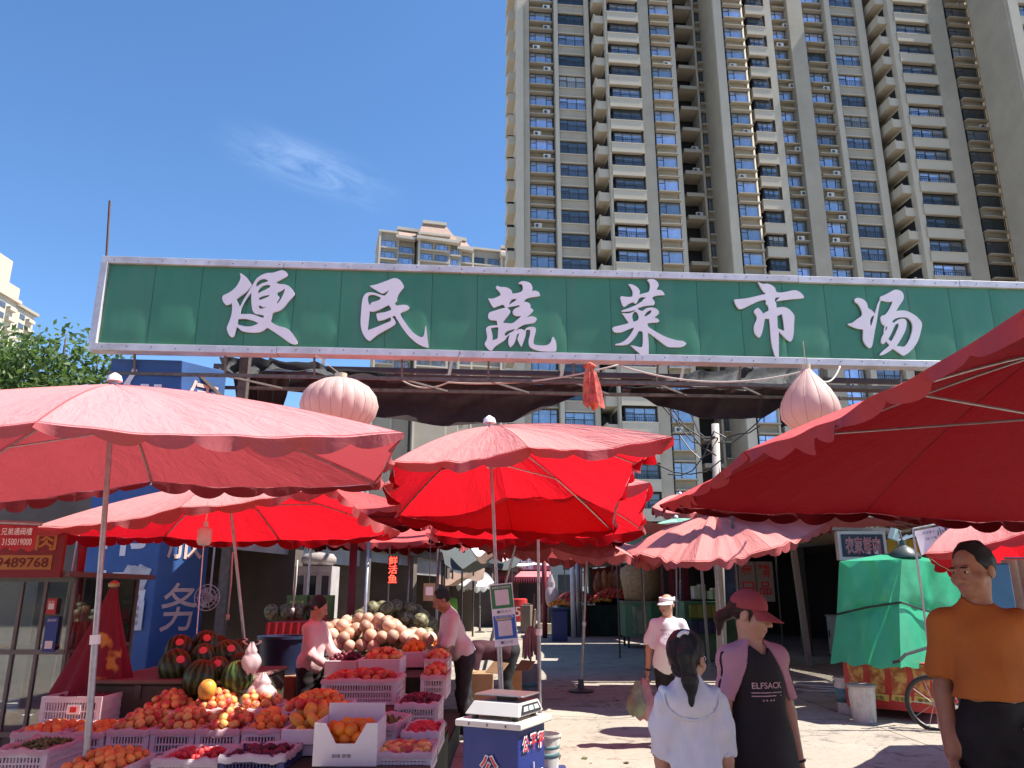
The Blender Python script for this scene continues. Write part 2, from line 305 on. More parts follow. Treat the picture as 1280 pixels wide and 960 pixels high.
for i in range(n):
    rows = []
    for k in range(9):
        vz = k / 8; row = []
        for j in range(9):
            hz = j / 8; e = min(hz, 1 - hz) * 2; f = min(vz, 1 - vz) * 2
            bul = .016 * (1 - (1 - min(1, e * 2.2)) ** 2) * (1 - (1 - min(1, f * 3)) ** 2) * (1 + .5 * math.sin(i * 2.3))
            row.append(S(.1 + pw * (i + .004 + hz * .992), ZB + .1 + vz * (ZT - ZB - .2), bul))
        rows.append(row)
    b.grid(rows)
b.build('green_panel', GREEN, sign, smooth=True)
b = MB()
for z in (ZB + .05, ZT - .05):
    for i in range(6):
        u0 = SW * i / 6; b.bar(S(u0 + .004, z + (i % 2) * .004, -.06), S(SW * (i + 1) / 6 - .004, z + (i % 2) * .004, -.06), .24, .11)
b.bar(S(.055, ZB + .1, -.06), S(.055, ZT - .1, -.06), .24, .11); b.bar(S(SW - .05, ZB + .1, -.06), S(SW - .05, ZT - .1, -.06), .24, .1)
b.mi = 1
for i in range(46):
    for z in (ZB + .05, ZT - .05): b.lathe([(.013, 0), (.011, .008), (0, .01)], S(.2 + i * .357, z + .004 + random.uniform(-.02, .02), .06), 6, Matrix((SL, Vector((0, 0, 1)), SN)).transposed())
b.build('sign_border', [FRAME, M('rusty_bolt', (.15, .1, .08), .7)], sign, bevel=.006)
b = MB(); b.bar(S(.1, (ZB + ZT) / 2, -.1), S(SW - .1, (ZB + ZT) / 2, -.1), .1, ZT - ZB - .12); b.build('back_board', M('sign_back', (.25, .25, .26), .6, .3), sign)
GL = {
 '便': (270, 330, 8.727, [[(262,103),(300,120),(345,160),(378,205),(385,235),(365,275),(320,320),(270,355),(228,388),(245,430),(262,466),(272,458),(300,400),(335,345),(375,275),(415,210),(450,160),(500,125),(560,103),(620,100),(680,82),(720,72),(760,85),(785,112),(785,130),(760,148),(700,180),(660,205),(690,222),(740,225),(790,240),(835,280),(858,320),(850,350),(815,390),(780,430),(745,475),(700,510),(650,525),(622,540),(610,590),(598,628),(640,660),(700,685),(760,700),(810,730),(850,780),(885,840),(890,870),(860,880),(810,865),(740,815),(660,760),(600,720),(560,700),(520,730),(470,748),(400,752),(330,745),(280,730),(245,700),(228,690),(215,740),(200,790),(178,803),(155,790),(130,745),(122,700),(140,650),(160,600),(175,540),(180,480),(175,430),(150,445),(120,452),(95,435),(75,400),(72,370),(85,345),(120,330),(170,300),(220,255),(255,200),(272,150)],
  [(268,548),(274,500),(302,440),(340,378),(390,315),(387,390),(392,450),(402,510),(430,545),(480,555),(522,562),(524,588),(505,590),(440,565),(380,550),(320,550)],[(440,252),(445,215),(470,185),(510,168),(545,170),(575,190),(540,205),(495,220),(465,240)],[(455,330),(470,285),(510,245),(560,230),(595,238),(590,258),(550,280),(500,305)],[(472,372),(520,352),(585,340),(580,355),(530,380),(475,400)],[(470,455),(500,465),(520,478),(550,462),(530,485),(490,492),(474,485)],[(672,318),(710,300),(752,272),(750,300),(725,360),(695,410),(668,437),(665,425),(690,385),(692,360),(675,345)],[(245,605),(300,600),(360,608),(420,625),(465,650),(430,670),(370,685),(300,680),(240,662)]]),
 '民': (440, 340, 9.6, [[(212,170),(280,158),(350,135),(430,105),(490,82),(530,80),(575,100),(610,145),(622,185),(590,230),(555,280),(540,320),(542,345),(520,370),(508,374),(530,405),(545,428),(535,408),(560,405),(620,398),(665,405),(692,430),(675,455),(630,475),(580,500),(600,550),(640,610),(690,680),(740,735),(800,775),(845,785),(865,755),(875,700),(880,655),(890,655),(900,740),(912,840),(922,905),(890,905),(820,880),(750,835),(680,770),(610,680),(560,600),(515,528),(478,540),(510,575),(525,610),(515,635),(470,665),(380,715),(290,770),(225,825),(205,828),(170,800),(130,740),(108,660),(105,580),(112,470),(120,380),(135,310),(160,270),(200,250),(260,252),(330,272),(390,288),(420,262),(445,222),(400,250),(370,262),(335,250),(290,222),(250,198)],
  [(200,290),(240,275),(300,288),(345,310),(335,335),(290,355),(235,372),(220,405),(205,385),(192,330)],[(215,475),(260,480),(330,455),(390,425),(440,402),(465,430),(472,460),(400,485),(340,495),(295,505),(298,545),(315,590),(370,580),(430,560),(460,545),(470,570),(460,595),(400,620),(320,655),(240,685),(190,703),(195,640),(205,560)]]),
 '蔬': (600, 345, 9.6, [[(205,118),(240,135),(300,138),(350,155),(380,185),(385,215),(440,210),(490,195),(510,170),(512,130),(495,100),(465,98),(462,88),(500,68),(550,70),(600,90),(625,130),(628,165),(615,190),(660,180),(705,200),(720,240),(680,250),(620,258),(560,275),(525,310),(560,318),(595,335),(607,370),(595,380),(625,400),(640,420),(610,455),(560,500),(620,488),(660,500),(682,520),(655,560),(600,575),(540,585),(490,605),(450,635),(430,665),(470,642),(510,645),(538,662),(545,640),(580,618),(640,615),(668,635),(665,680),(650,740),(640,800),(650,825),(700,835),(770,838),(820,825),(850,790),(865,740),(880,735),(905,780),(918,850),(912,905),(850,912),(760,908),(680,895),(620,870),(590,840),(582,780),(600,700),(600,650),(580,648),(555,655),(545,720),(520,800),(495,855),(475,820),(455,775),(450,750),(472,695),(445,705),(430,760),(405,820),(365,858),(345,830),(338,780),(350,720),(352,705),(320,740),(300,770),(240,810),(180,850),(150,890),(130,902),(95,880),(55,820),(75,780),(85,740),(80,690),(72,640),(95,610),(150,598),(210,595),(200,540),(160,535),(120,528),(98,500),(102,460),(120,438),(180,420),(240,400),(290,388),(302,382),(275,348),(220,365),(165,385),(140,355),(115,310),(98,275),(150,275),(200,260),(245,235),(240,205),(215,175),(188,145)],
  [(345,352),(365,310),(390,282),(440,280),(420,305),(380,330)],[(325,380),(400,367),(475,354),(470,372),(420,395),(392,430),(400,465),(440,485),(495,482),(440,535),(385,572),(330,570),(275,565),(300,525),(345,470),(365,430),(345,400)],[(130,632),(175,620),(220,620),(215,680),(210,750),(180,765),(152,775),(150,720),(140,670)],[(300,690),(330,665),(390,645),(420,640),(400,665),(360,685),(320,715),(298,722)]]),
 '菜': (760, 345, 8.727, [[(225,92),(270,100),(320,130),(345,170),(340,205),(390,192),(440,175),(455,130),(450,80),(425,50),(440,40),(490,38),(530,60),(550,100),(535,140),(525,155),(570,158),(600,180),(615,210),(560,212),(500,225),(480,245),(490,260),(508,290),(500,320),(440,325),(380,335),(330,355),(320,365),(350,380),(375,385),(410,360),(460,348),(510,355),(545,380),(552,410),(530,435),(500,455),(540,470),(558,495),(540,508),(480,512),(430,520),(435,555),(500,600),(580,645),(660,680),(750,705),(820,715),(852,742),(830,765),(790,778),(700,780),(650,775),(590,735),(520,680),(460,635),(432,622),(440,720),(442,800),(440,880),(425,910),(380,880),(320,830),(270,785),(245,758),(300,768),(350,780),(372,770),(378,700),(375,610),(335,605),(310,650),(270,700),(220,745),(160,758),(80,758),(78,745),(130,735),(190,700),(240,645),(275,585),(280,565),(220,585),(160,612),(110,622),(65,612),(45,580),(60,560),(120,545),(200,525),(225,512),(200,480),(170,435),(150,408),(185,412),(230,410),(280,390),(302,372),(250,385),(200,392),(142,392),(150,380),(200,363),(260,340),(312,316),(345,295),(375,275),(380,262),(415,240),(370,235),(335,250),(322,280),(305,305),(285,298),(270,290),(220,310),(190,335),(170,342),(150,310),(135,255),(132,235),(150,225),(200,232),(255,230),(268,200),(262,160),(240,120),(222,100)],
  [(262,440),(280,400),(300,392),(320,410),(332,450),(325,480),(300,497),(272,500)],[(395,440),(410,410),(440,385),(465,375),(472,385),(455,415),(425,435),(400,445)]]),
 '市': (910, 345, 8.727, [[(325,65),(345,80),(380,90),(430,88),(480,110),(510,140),(522,175),(560,185),(620,178),(680,165),(730,160),(780,180),(815,215),(825,240),(780,250),(700,255),(600,268),(520,278),(540,255),(565,235),(520,240),(505,270),(520,300),(525,350),(560,345),(610,342),(660,365),(700,405),(720,445),(715,540),(712,620),(700,690),(680,718),(650,705),(600,660),(550,610),(550,700),(550,800),(550,900),(540,940),(525,920),(500,850),(475,760),(462,660),(455,560),(445,470),(400,470),(392,500),(380,570),(365,630),(345,672),(325,670),(290,630),(278,580),(285,530),(305,490),(310,450),(295,420),(280,395),(290,370),(325,352),(345,370),(365,395),(378,415),(410,395),(438,380),(432,330),(410,305),(412,280),(400,262),(340,275),(280,300),(200,340),(150,362),(120,362),(95,340),(70,290),(62,262),(120,255),(180,250),(260,235),(340,215),(410,200),(380,170),(345,115)],
  [(532,440),(585,420),(595,470),(605,540),(610,602),(575,590),(540,570),(535,500)]]),
 '场': (1055, 355, 9.6, [[(120,190),(145,172),(190,175),(240,200),(270,240),(285,295),(320,315),(355,350),(364,368),(380,310),(400,240),(425,190),(430,158),(470,140),(530,110),(590,78),(640,75),(690,100),(710,150),(700,200),(660,260),(620,330),(680,322),(750,330),(830,370),(890,420),(928,480),(915,570),(890,660),(850,740),(780,820),(715,862),(690,855),(640,820),(580,780),(520,825),(460,855),(425,858),(425,845),(470,800),(540,740),(500,690),(480,715),(455,722),(440,705),(445,650),(470,600),(475,540),(485,505),(455,485),(435,430),(440,390),(490,370),(530,320),(560,260),(578,215),(530,220),(480,210),(435,200),(418,260),(400,360),(385,460),(365,560),(345,680),(330,750),(310,772),(280,760),(240,710),(222,660),(225,580),(220,548),(160,540),(90,515),(40,490),(45,480),(90,470),(150,425),(205,385),(210,340),(190,290),(160,240),(130,220)],
  [(355,380),(330,395),(308,440),(312,515),(330,480),(345,430)],[(570,455),(600,425),(660,405),(740,405),(790,440),(815,500),(810,570),(790,640),(750,720),(710,755),(650,750),(625,745),(680,660),(730,560),(745,480),(735,435),(690,420),(645,432),(610,455),(590,470)],[(645,475),(650,505),(620,580),(575,670),(555,695),(525,665),(560,600),(595,520),(620,485)],[(510,510),(512,530),(495,565),(488,560),(495,525)]]),
}
for ch, (x0, y0, sc, loops) in GL.items():
    pl = []
    for lp in loops:
        q = []
        for c in catmull(lp, 3):
            p = PP(x0 + c[0] / sc, y0 + c[1] / sc, S(0, 0, .04), SN); dv = p - S(0, 0, .04); q.append((dv.dot(SL), dv.z))
        pl.append(q)
    vs, fs = outline_geo(pl, .014)
    b = MB(); b.add([S(v[0], v[1], .045 + v[2]) for v in vs], fs); b.build('character', LET, sign)
b = MB()
b.tube([S(.02, ZT + .003, -.05), S(-.06, ZT + 1.0, -.05)], .02, 6)
b.build('lightning_rod', M('rusty_rod', (.12, .06, .045), .8, .3), sign)
# truss behind and under the board
ST = M('truss_steel', (.16, .14, .13), .6, .5, var=.3, scale=10)
tr = thing('sign_truss', 'thin steel truss and posts carrying the green sign from behind', 'truss', S(SW / 2, 0, -.6))
b = MB()
for d in (-.25, -1.0): b.bar(S(.2, ZB - .28, d), S(SW - .2, ZB - .28, d), .05, .05)
for i in range(12):
    u = .6 + i * 1.35; b.bar(S(u, ZB - .28, -.25), S(u, ZB - .002, -.14), .03, .03); b.bar(S(u, ZB - .28, -.27), S(u + .7, ZB - .28, -.98), .03, .03)
b.build('beam', ST, tr)
for u in (2.05, 15.6):
    b = MB(); b.bar(S(u, 0, -.9), S(u, ZB + .9, -.9), .14, .14); b.bar(S(u - .6, ZB - .2, -.5), S(u, ZB - .75, -.86), .05, .05); b.build('post', ST, tr)
# ================================================================ blue pillar with painted characters
BLUE = M('blue_paint', (.028, .095, .28), .5, var=.12, scale=2.5, dirt=.2, dcol=(.2, .25, .35)); BCH = M('pillar_lettering', (.72, .7, .74), .5, var=.05)
pl0 = P(140, 441, 11.25); pl1 = P(228, 443, 11.35); pw = (pl1 - pl0).length; pz = ZB - .05
pd = Vector((pl1.x - pl0.x, pl1.y - pl0.y, 0)).normalized(); pn = Vector((pd.y, -pd.x, 0)); side = Vector((.62, .79, 0)).normalized()
pil = thing('blue_pillar', 'blue entrance pillar with white characters under the left end of the green sign', 'pillar', ((pl0.x + pl1.x) / 2, pl0.y, 0))
a0 = Vector((pl0.x, pl0.y, 0)); a1 = a0 + pd * pw; a2 = a1 + side * .78; a3 = a0 + side * .78
b = MB(); b.prism([a0, a1, a2, a3], (0, 0, pz)); b.build('shaft', BLUE, pil, bevel=.01)
b = MB()
for i, c in enumerate('便民市场'): b.text(c, a0 + pd * (pw * .52) + Vector((0, 0, 4.5 - i * 1.0)), pd, (0, 0, 1), w=.76, h=.8, off=.01, lift=.012)
b.build('painted_lettering', BCH, pil)
b = MB()
for i, c in enumerate('便民服务'):
    b.text(c, a1 + side * .39 + Vector((0, 0, 4.45 - i * 1.02)), side, (0, 0, 1), w=.55, h=.68, off=.004, lift=.014)
b.build('side_lettering', M('side_lettering', (.7, .5, .46), .5), pil)
b = MB(); o = a0 + pd * (pw * .5)
for k in range(6):
    q = [o + pd * random.uniform(-.42, .38) + Vector((0, 0, random.uniform(1.25, 1.85))) for _ in range(1)][0]
    w2, h2, an = random.uniform(.1, .26), random.uniform(.12, .3), random.uniform(-.6, .6); rt = pd * math.cos(an) + Vector((0, 0, math.sin(an))); u = Vector((0, 0, math.cos(an))) - pd * math.sin(an)
    b.prism([q - rt * w2 - u * h2, q + rt * w2 * .8 - u * h2 * .7, q + rt * w2 - u * -h2 * .9, q - rt * w2 * .5 + u * h2], pn * (.004 + .003 * k))
b.build('torn_poster', M('torn_paper', (.5, .48, .5), .8, var=.25, scale=9), pil)
b = MB(); o = a0 + pd * (pw * .74) + Vector((0, 0, 1.28)); b.prism([o - pd * .16 - Vector((0, 0, .2)) + pn * .03, o + pd * .16 - Vector((0, 0, .2)) + pn * .03, o + pd * .16 + Vector((0, 0, .2)) + pn * .03, o - pd * .16 + Vector((0, 0, .2)) + pn * .03], pn * .003); b.build('notice', M('notice_paper', (.6, .6, .62), .7), pil)
b = MB()
for k, st in enumerate(('出租', '门面招租', '联系电话')): b.text(st, o + Vector((0, 0, .1 - k * .1)), pd, (0, 0, 1), w=.2, h=.055, lift=.037)
b.build('notice_print', BLACK, pil)

rg = random.Random(8)
for k in range(26):
    p = PZ(rg.uniform(660, 1010), rg.uniform(840, 958), .004); n_ = rg.randint(5, 7); r = rg.uniform(.015, .05); b = MB(); b.prism([p + Vector((r * rg.uniform(.5, 1.1) * math.cos(i * 6.28 / n_), r * rg.uniform(.5, 1.1) * math.sin(i * 6.28 / n_), rg.uniform(0, .008))) for i in range(n_)], (0, 0, .003)); meta(b.build('paper_scrap', (M('paper_litter', (.5, .45, .38), .8), M('leaf_litter', (.09, .13, .04), .8), M('dark_litter', (.08, .06, .05), .8))[k % 3], None, org=p), 'small scrap of litter lying on the concrete of the lane', 'litter', 'scraps of litter in the lane')
# ================================================================ tall apartment towers behind the market
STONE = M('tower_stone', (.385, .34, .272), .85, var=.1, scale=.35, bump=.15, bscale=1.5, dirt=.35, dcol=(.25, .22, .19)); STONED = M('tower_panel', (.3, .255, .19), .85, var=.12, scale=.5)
STONEL = M('tower_light_stone', (.48, .43, .35), .85, var=.07, scale=.3); TFR = M('window_frame', (.05, .055, .06), .5)
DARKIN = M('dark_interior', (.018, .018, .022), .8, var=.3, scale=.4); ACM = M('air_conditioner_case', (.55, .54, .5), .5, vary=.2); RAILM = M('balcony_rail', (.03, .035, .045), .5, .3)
def glass_mat(name, col, vary):
    m = M(name, col, .06, .55, var=.25, scale=.9, vary=vary, spec=.8); return m
PANE = glass_mat('blue_reflective_glass', (.36, .42, .52), .45); PANED = glass_mat('dark_reflective_glass', (.14, .16, .18), .5)
CURT = M('drawn_curtain', (.33, .35, .37), .25, vary=.35)
FH = 2.95
class Facade:
    def __init__(s, o, ang): s.o = Vector(o); s.d = Vector((math.cos(ang), math.sin(ang), 0)); s.n = Vector((math.sin(ang), -math.cos(ang), 0))
    def u(s, px, py=290, out=0): p = PP(px, py, s.o + s.n * out, s.n); return (p - s.o).dot(s.d)
    def p(s, u, out, z): return Vector((s.o.x, s.o.y, 0)) + s.d * u + s.n * out + Vector((0, 0, z))
    def box(s, b, u0, u1, o0, o1, z0, z1):
        q = Matrix((s.d, s.n, Vector((0, 0, 1)))).transposed(); b.box(s.p((u0 + u1) / 2, (o0 + o1) / 2, (z0 + z1) / 2), (abs(u1 - u0), abs(o1 - o0), z1 - z0), rot=q)
def win_mesh(wd, ht, kind):
    """window seen from outside, x along, y inwards: returns frame mesh and pane mesh"""
    f = MB(); t = .07
    for x in (-wd / 2 + t / 2, wd / 2 - t / 2): f.box((x, 0, ht / 2), (t, .1, ht))
    for z in (t / 2, ht - t / 2): f.box((0, 0, z), (wd - 2 * t, .1, t))
    xs = {'three': (-.23, .23), 'bay': (-.17,), 'wide': (-.2, .14), 'small': (0,)}[kind]
    for x in xs: f.box((x * wd, -.004, ht / 2), (.06, .09, ht - 2 * t))
    if kind != 'small':
        sides = ((-.5, xs[0]),) + (((xs[1], .5),) if kind == 'three' else ())
        for a_, c_ in sides: f.box(((a_ + c_) / 2 * wd, .004, ht * .68), ((c_ - a_) * wd - t, .08, .05))
    if kind == 'wide':
        f.box((0, -.12, .95), (wd, .04, .05)); f.box((0, -.12, .1), (wd, .04, .05))
        for i in range(14): f.box((-wd / 2 + (i + .5) * wd / 14, -.12, .52), (.03, .03, .8))
    p = MB(); p.box((0, .03, ht / 2), (wd - .1, .02, ht - .1)); return f, p
class Tower:
    def __init__(s, name, label, fc, nf):
        s.fc = fc; s.nf = nf; s.t = thing(name, label, 'apartment tower', fc.p(0, 0, 0)); s.rz = math.atan2(fc.d.y, fc.d.x); s.w = MB(); s.wd = MB(); s.wl = MB(); s.dk = MB()
        s.proto = {}; s.wins = []; s.acs = []; s.bal = []
    def window(s, u, out, z, wd, ht, kind, mat): s.wins.append((u, out, z, round(wd, 2), ht, kind, mat))
    def col(s, px0, px1, out, kind, mat=None, ledge=.45):
        fc = s.fc; u0, u1 = fc.u(px0, 290, out), fc.u(px1, 290, out); um = (u0 + u1) / 2; wd = u1 - u0; top = s.nf * FH
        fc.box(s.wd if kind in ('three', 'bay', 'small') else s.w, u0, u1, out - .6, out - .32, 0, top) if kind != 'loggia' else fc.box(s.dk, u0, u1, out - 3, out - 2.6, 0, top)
        for i in range(s.nf):
            z = i * FH
            if kind in ('three', 'bay', 'small'):
                w2 = wd - (.1 if kind != 'small' else .3); s.window(um, out - .2 if kind != 'bay' else out + .15, z + .88, w2, 1.72, 'three' if kind == 'three' else kind, mat or PANE)
                fc.box(s.w, u0 + .01, u1 - .01, out - .31, out + ledge, z + .74, z + .87); fc.box(s.w, u0 + .01, u1 - .01, out - .31, out + ledge, z - .32, z - .2)
                if kind == 'bay': fc.box(s.wd, u0 + .12, u1 - .12, out - .31, out + .1, z - .195, z + .735); fc.box(s.dk, u0 + .15, u1 - .15, out - .31, out + .06, z + .88, z + 2.6)
                if random.random() < (.5 if kind == 'three' else .2) and kind != 'small': s.acs.append((u0 + wd * random.choice((.3, .7, .75)), out + .15 + (.1 if kind == 'bay' else 0), z - .195))
            elif kind == 'balcony':
                fc.box(s.w, u0 + .005, u1 - .005, out - .31, out + .02, z - .55, z + .36); fc.box(s.wl, u0, u1, out - .3, out + .14, z + .365, z + .5); fc.box(s.wl, u0, u1, out - .3, out + .08, z - .72, z - .555)
                s.window(um, out - .2, z + .51, wd - .06, 1.72, 'wide', mat or PANED)
            elif kind == 'loggia':
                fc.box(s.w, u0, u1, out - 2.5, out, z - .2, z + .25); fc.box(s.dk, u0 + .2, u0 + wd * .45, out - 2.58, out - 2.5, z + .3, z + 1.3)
                if random.random() < .35: s.acs.append((um + wd * .15, out - .5, z + .255))
        return s
    def pier(s, px0, px1, out, light=False, depth=1.2, cham=0):
        fc = s.fc; u0, u1 = fc.u(px0, 290, out), fc.u(px1, 290, out); b = s.wl if light else s.w
        if cham: b.prism([fc.p(u0, out, 0), fc.p(u1, out - cham, 0), fc.p(u1, out - depth, 0), fc.p(u0, out - depth, 0)], (0, 0, s.nf * FH + .6))
        else: fc.box(b, u0, u1, out - depth, out, 0, s.nf * FH + .6)
        return s
    def cornerbal(s, pxs, px0, px1, out, back, rail=True):
        """stack of balconies wrapped round a projecting corner: each its own part, plus the dark room openings"""
        fc = s.fc; u0, u1 = fc.u(px0, 290, out), fc.u(px1, 290, out)
        fc.box(s.dk, u0 + .35, u1 - .02, out - 2.4, out - .7, 0, s.nf * FH)
        s.bal.append((u0, u1, out, back)); 
        for i in range(s.nf): s.window((u0 + u1) / 2 + .2, out - .6, i * FH + .75, u1 - u0 - .5, 1.6, 'wide', PANED if random.random() < .6 else PANE)
        return s
    def done(s):
        fc = s.fc; rng = random.Random(3)
        s.w.build('wall', STONE, s.t); 
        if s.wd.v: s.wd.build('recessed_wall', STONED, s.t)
        if s.wl.v: s.wl.build('pilaster', STONEL, s.t)
        if s.dk.v: s.dk.build('dark_opening', DARKIN, s.t)
        def place(o, u, out, z): v = fc.p(u, out, z) - WORG[s.t]; o.location = v; o.rotation_euler.z = s.rz
        # balconies
        for (u0, u1, out, back) in s.bal:
            wd = u1 - u0; b = MB(); b.mi = 0
            b.box((wd / 2, .08, -.1), (wd, .16, 1.0)); b.box((wd / 2, .07, .46), (wd + .1, .24, .12)); b.box((wd / 2, .07, -.66), (wd + .06, .2, .12))
            b.box((.08, back / 2 + .16, -.1), (.16, back - .32, 1.0)); b.box((.07, back / 2, .464), (.24, back - .3, .12)); b.box((.07, back / 2, -.664), (.2, back - .3, .12)); b.box((wd / 2, back / 2, -.52), (wd - .2, back - .3, .14))
            b.mi = 1; b.box((wd / 2, .1, .98), (wd, .04, .05)); b.box((.1, back / 2, .98), (.04, back - .2, .05))
            for k in range(int(wd / .25)): b.box((.1 + k * .25, .1, .74), (.03, .03, .44))
            for k in range(int(back / .25)): b.box((.1, .15 + k * .25, .74), (.03, .03, .44))
            o0 = b.build('balcony', [STONEL, RAILM], s.t, local=True)
            for i in range(s.nf):
                o = o0 if i == 0 else o0.copy()
                if i: COL.objects.link(o)
                place(o, u0, out, i * FH + .25)
        # air conditioners
        a = MB(); a.mi = 0; a.box((0, 0, .3), (.85, .32, .58)); a.mi = 1; a.lathe([(.2, 0), (.2, .012)], (-.12, -.163, .3), 14, Matrix.Rotation(R(90), 3, 'X')); o0 = None
        for (u, out, z) in s.acs[:95]:
            o = a.build('air_conditioner', [ACM, DARKM], s.t, local=True) if o0 is None else o0.copy()
            if o0 is not None: COL.objects.link(o)
            o0 = o0 or o; place(o, u, out, z)
        # windows: those low enough to be in the picture are parts of their own, up to a hundred; the rest is one mesh
        def vis(wi):
            p = fc.p(wi[0], wi[1], wi[2] + .8); d = p - Vector((0, 0, EYE)); f = d.y * math.cos(PITCH) + d.z * math.sin(PITCH); y = 480 - FPX * (-d.y * math.sin(PITCH) + d.z * math.cos(PITCH)) / f; x = 640 + FPX * d.x / f
            return -10 < y < 352 and -10 < x < 1285
        inv = [wi for wi in s.wins if vis(wi)]; inv.sort(key=lambda q: q[2]); sel = set(id(x) for x in inv[:100]); protos = {}
        rest = MB()
        for wi in s.wins:
            u, out, z, wd, ht, kind, mat = wi
            if mat is PANE and rng.random() < .12: mat = PANED
            if mat is PANED and rng.random() < .1: mat = PANE
            if rng.random() < .07: mat = CURT
            key = (wd, kind)
            if key not in protos: f, p = win_mesh(wd, ht, kind); protos[key] = (f, p, {})
            f, p, made = protos[key]
            if id(wi) in sel:
                if mat not in made:
                    fo = f.build('window', TFR, s.t, local=True); po = p.build('pane', mat, fo); made[mat] = fo; o = fo
                else: o = copy_tree(made[mat], s.t)
                place(o, u, out, z)
                if kind == 'three' and rng.random() < .2: pass
            else:
                q = Matrix((fc.d, -fc.n, Vector((0, 0, 1)))).transposed(); og = fc.p(u, out, z)
                rest.mi = 0; rest.add([og + q @ Vector(v) for v in f.v], f.f); rest.mi = 1 if mat is PANE else 2; rest.add([og + q @ Vector(v) for v in p.v], p.f)
        if rest.v: meta(rest.build('upper_window', [TFR, PANE, PANED], s.t), kind='stuff')
        return s
A0 = P(646.5, 290, 78); F1 = Facade(A0, R(6))
t = Tower('apartment_tower', 'grey stone apartment tower with stacked corner balconies directly behind the middle of the green sign', F1, 29)
t.pier(647, 655, 0, True, 14).pier(655, 663, -.35, depth=12)
t.col(663, 694, -.8, 'three').pier(694, 697, -1.5).pier(697, 702, 0, True)
t.col(702, 738, -.4, 'balcony').pier(738, 744, 0, True)
t.col(744, 757, -2.4, 'small', PANED, .3); t.pier(757, 767, -2.8)
t.pier(766, 768.5, 2.0, True, 5); t.cornerbal(766, 769, 811, 2.2, 3.2); t.pier(811, 825, 1.9, depth=5)
t.col(825, 852, 1.5, 'bay', PANE, .75); t.pier(852, 862, 1.7, True, 5, .9)
t.col(862, 886, -2, 'loggia'); t.col(887, 900, -2.2, 'small', PANED, .3); t.pier(884.5, 887, -2.0)
fc = t.fc; fc.box(t.w, fc.u(660), fc.u(862), -14, -3.4, 0, 29 * FH + .4)
def flank(t, fc, uf, o0, o1):
    for i in range(29):
        z = i * FH; fc.box(t.wl, uf - 1.25, uf - 1.13, o0, o1, z - .45, z + .6); fc.box(t.wl, uf - 1.3, uf - 1.1, o0 - .05, o1 + .05, z + .601, z + .72); fc.box(t.wl, uf - 1.12, uf - .01, o1 - .12, o1, z - .45, z + .6); fc.box(t.wl, uf - 1.12, uf - .01, o0, o1 - .13, z - .45, z - .3)
        fc.box(t.dk, uf - .04, uf - .012, o0 + .3, o1 - .4, z - .25, z + 2.15)
flank(t, fc, fc.u(766, 290, 2.0), -1.6, 1.5)
# balconies on the far left flank
for i in range(29): fc.box(t.wl, fc.u(647) - .9, fc.u(647) - .01, -5.5, -2.2, i * FH - .5, i * FH + .6); fc.box(t.dk, fc.u(647) - .85, fc.u(647) - .02, -3.4, -3.35, i * FH + .6, i * FH + 1.5)
t.done()
A1 = PP(900, 290, F1.o, F1.n); F2 = Facade(A1, R(6))
t = Tower('apartment_tower', 'wide grey apartment tower with blue windows rising behind the right half of the green sign', F2, 29)
fc = t.fc
us = fc.u(914, 290, 2.3); fc.box(t.w, us - .02, us + .5, -9, 2.0, 0, 29 * FH + .6); t.pier(914, 925, 2.3, True, 4)
t.col(925, 951, 2.0, 'bay', PANE, .75); t.pier(951, 957.5, 2.3, True, 5, .8)
t.cornerbal(957, 958, 983, 1.6, 2.2); t.pier(983, 992, .4, True, 5)
t.col(992, 1015, -.8, 'three'); t.pier(1015, 1035, 0, depth=2).col(1035, 1060, -.8, 'three', None); t.pier(1060, 1066, -1.5).pier(1066, 1073, 0, True)
t.col(1073, 1108, -.4, 'balcony'); t.pier(1108, 1118, 0, True); t.col(1118, 1133, -2.4, 'small', PANED, .3); t.pier(1133, 1152, -2.8)
t.pier(1152, 1160, 2.2, True, 5); t.cornerbal(1152, 1160, 1205, 2.4, 3.2); t.pier(1205, 1228, 2.1, depth=6)
t.col(1228, 1258, 1.7, 'bay', PANED, .75); t.pier(1258, 1266, 1.9, True, 5, .8); t.col(1266, 1284, -1.5, 'small', PANED, .3); t.pier(1284, 1310, -1.5)
flank(t, fc, fc.u(1152, 290, 2.2), -1.8, 1.7)
fc.box(t.w, fc.u(905), fc.u(1310), -14, -3.4, 0, 29 * FH + .4)
t.done()
A2 = P(1262, 40, 84); F3 = Facade(A2, R(4))
t = Tower('apartment_tower', 'tower edge with a plain stone side wall at the upper right corner of the photo', F3, 29); fc = t.fc
ub = (P(1258, 60, 76) - fc.o).dot(fc.d)
fc.box(t.w, ub - .5, ub - .2, 3.5, 9.0, 0, 29 * FH + .6); fc.box(t.wl, ub - .2, ub + 1.0, 3.5, 9.2, 0, 29 * FH + .6)
p2 = lambda d: 1258 + d
for k in range(29):
    t.window(ub + 2.6, 8.8, k * FH + .95, 2.6, 1.55, 'three', PANE); fc.box(t.w, ub + 1.0, ub + 4.2, 8.2, 9.2, k * FH - .3, k * FH + .85)
fc.box(t.w, ub + 4.2, ub + 16, 2, 9.0, 0, 29 * FH + .6); fc.box(t.wd, ub + 1, ub + 4.2, 4, 8.2, 0, 29 * FH)
t.done()
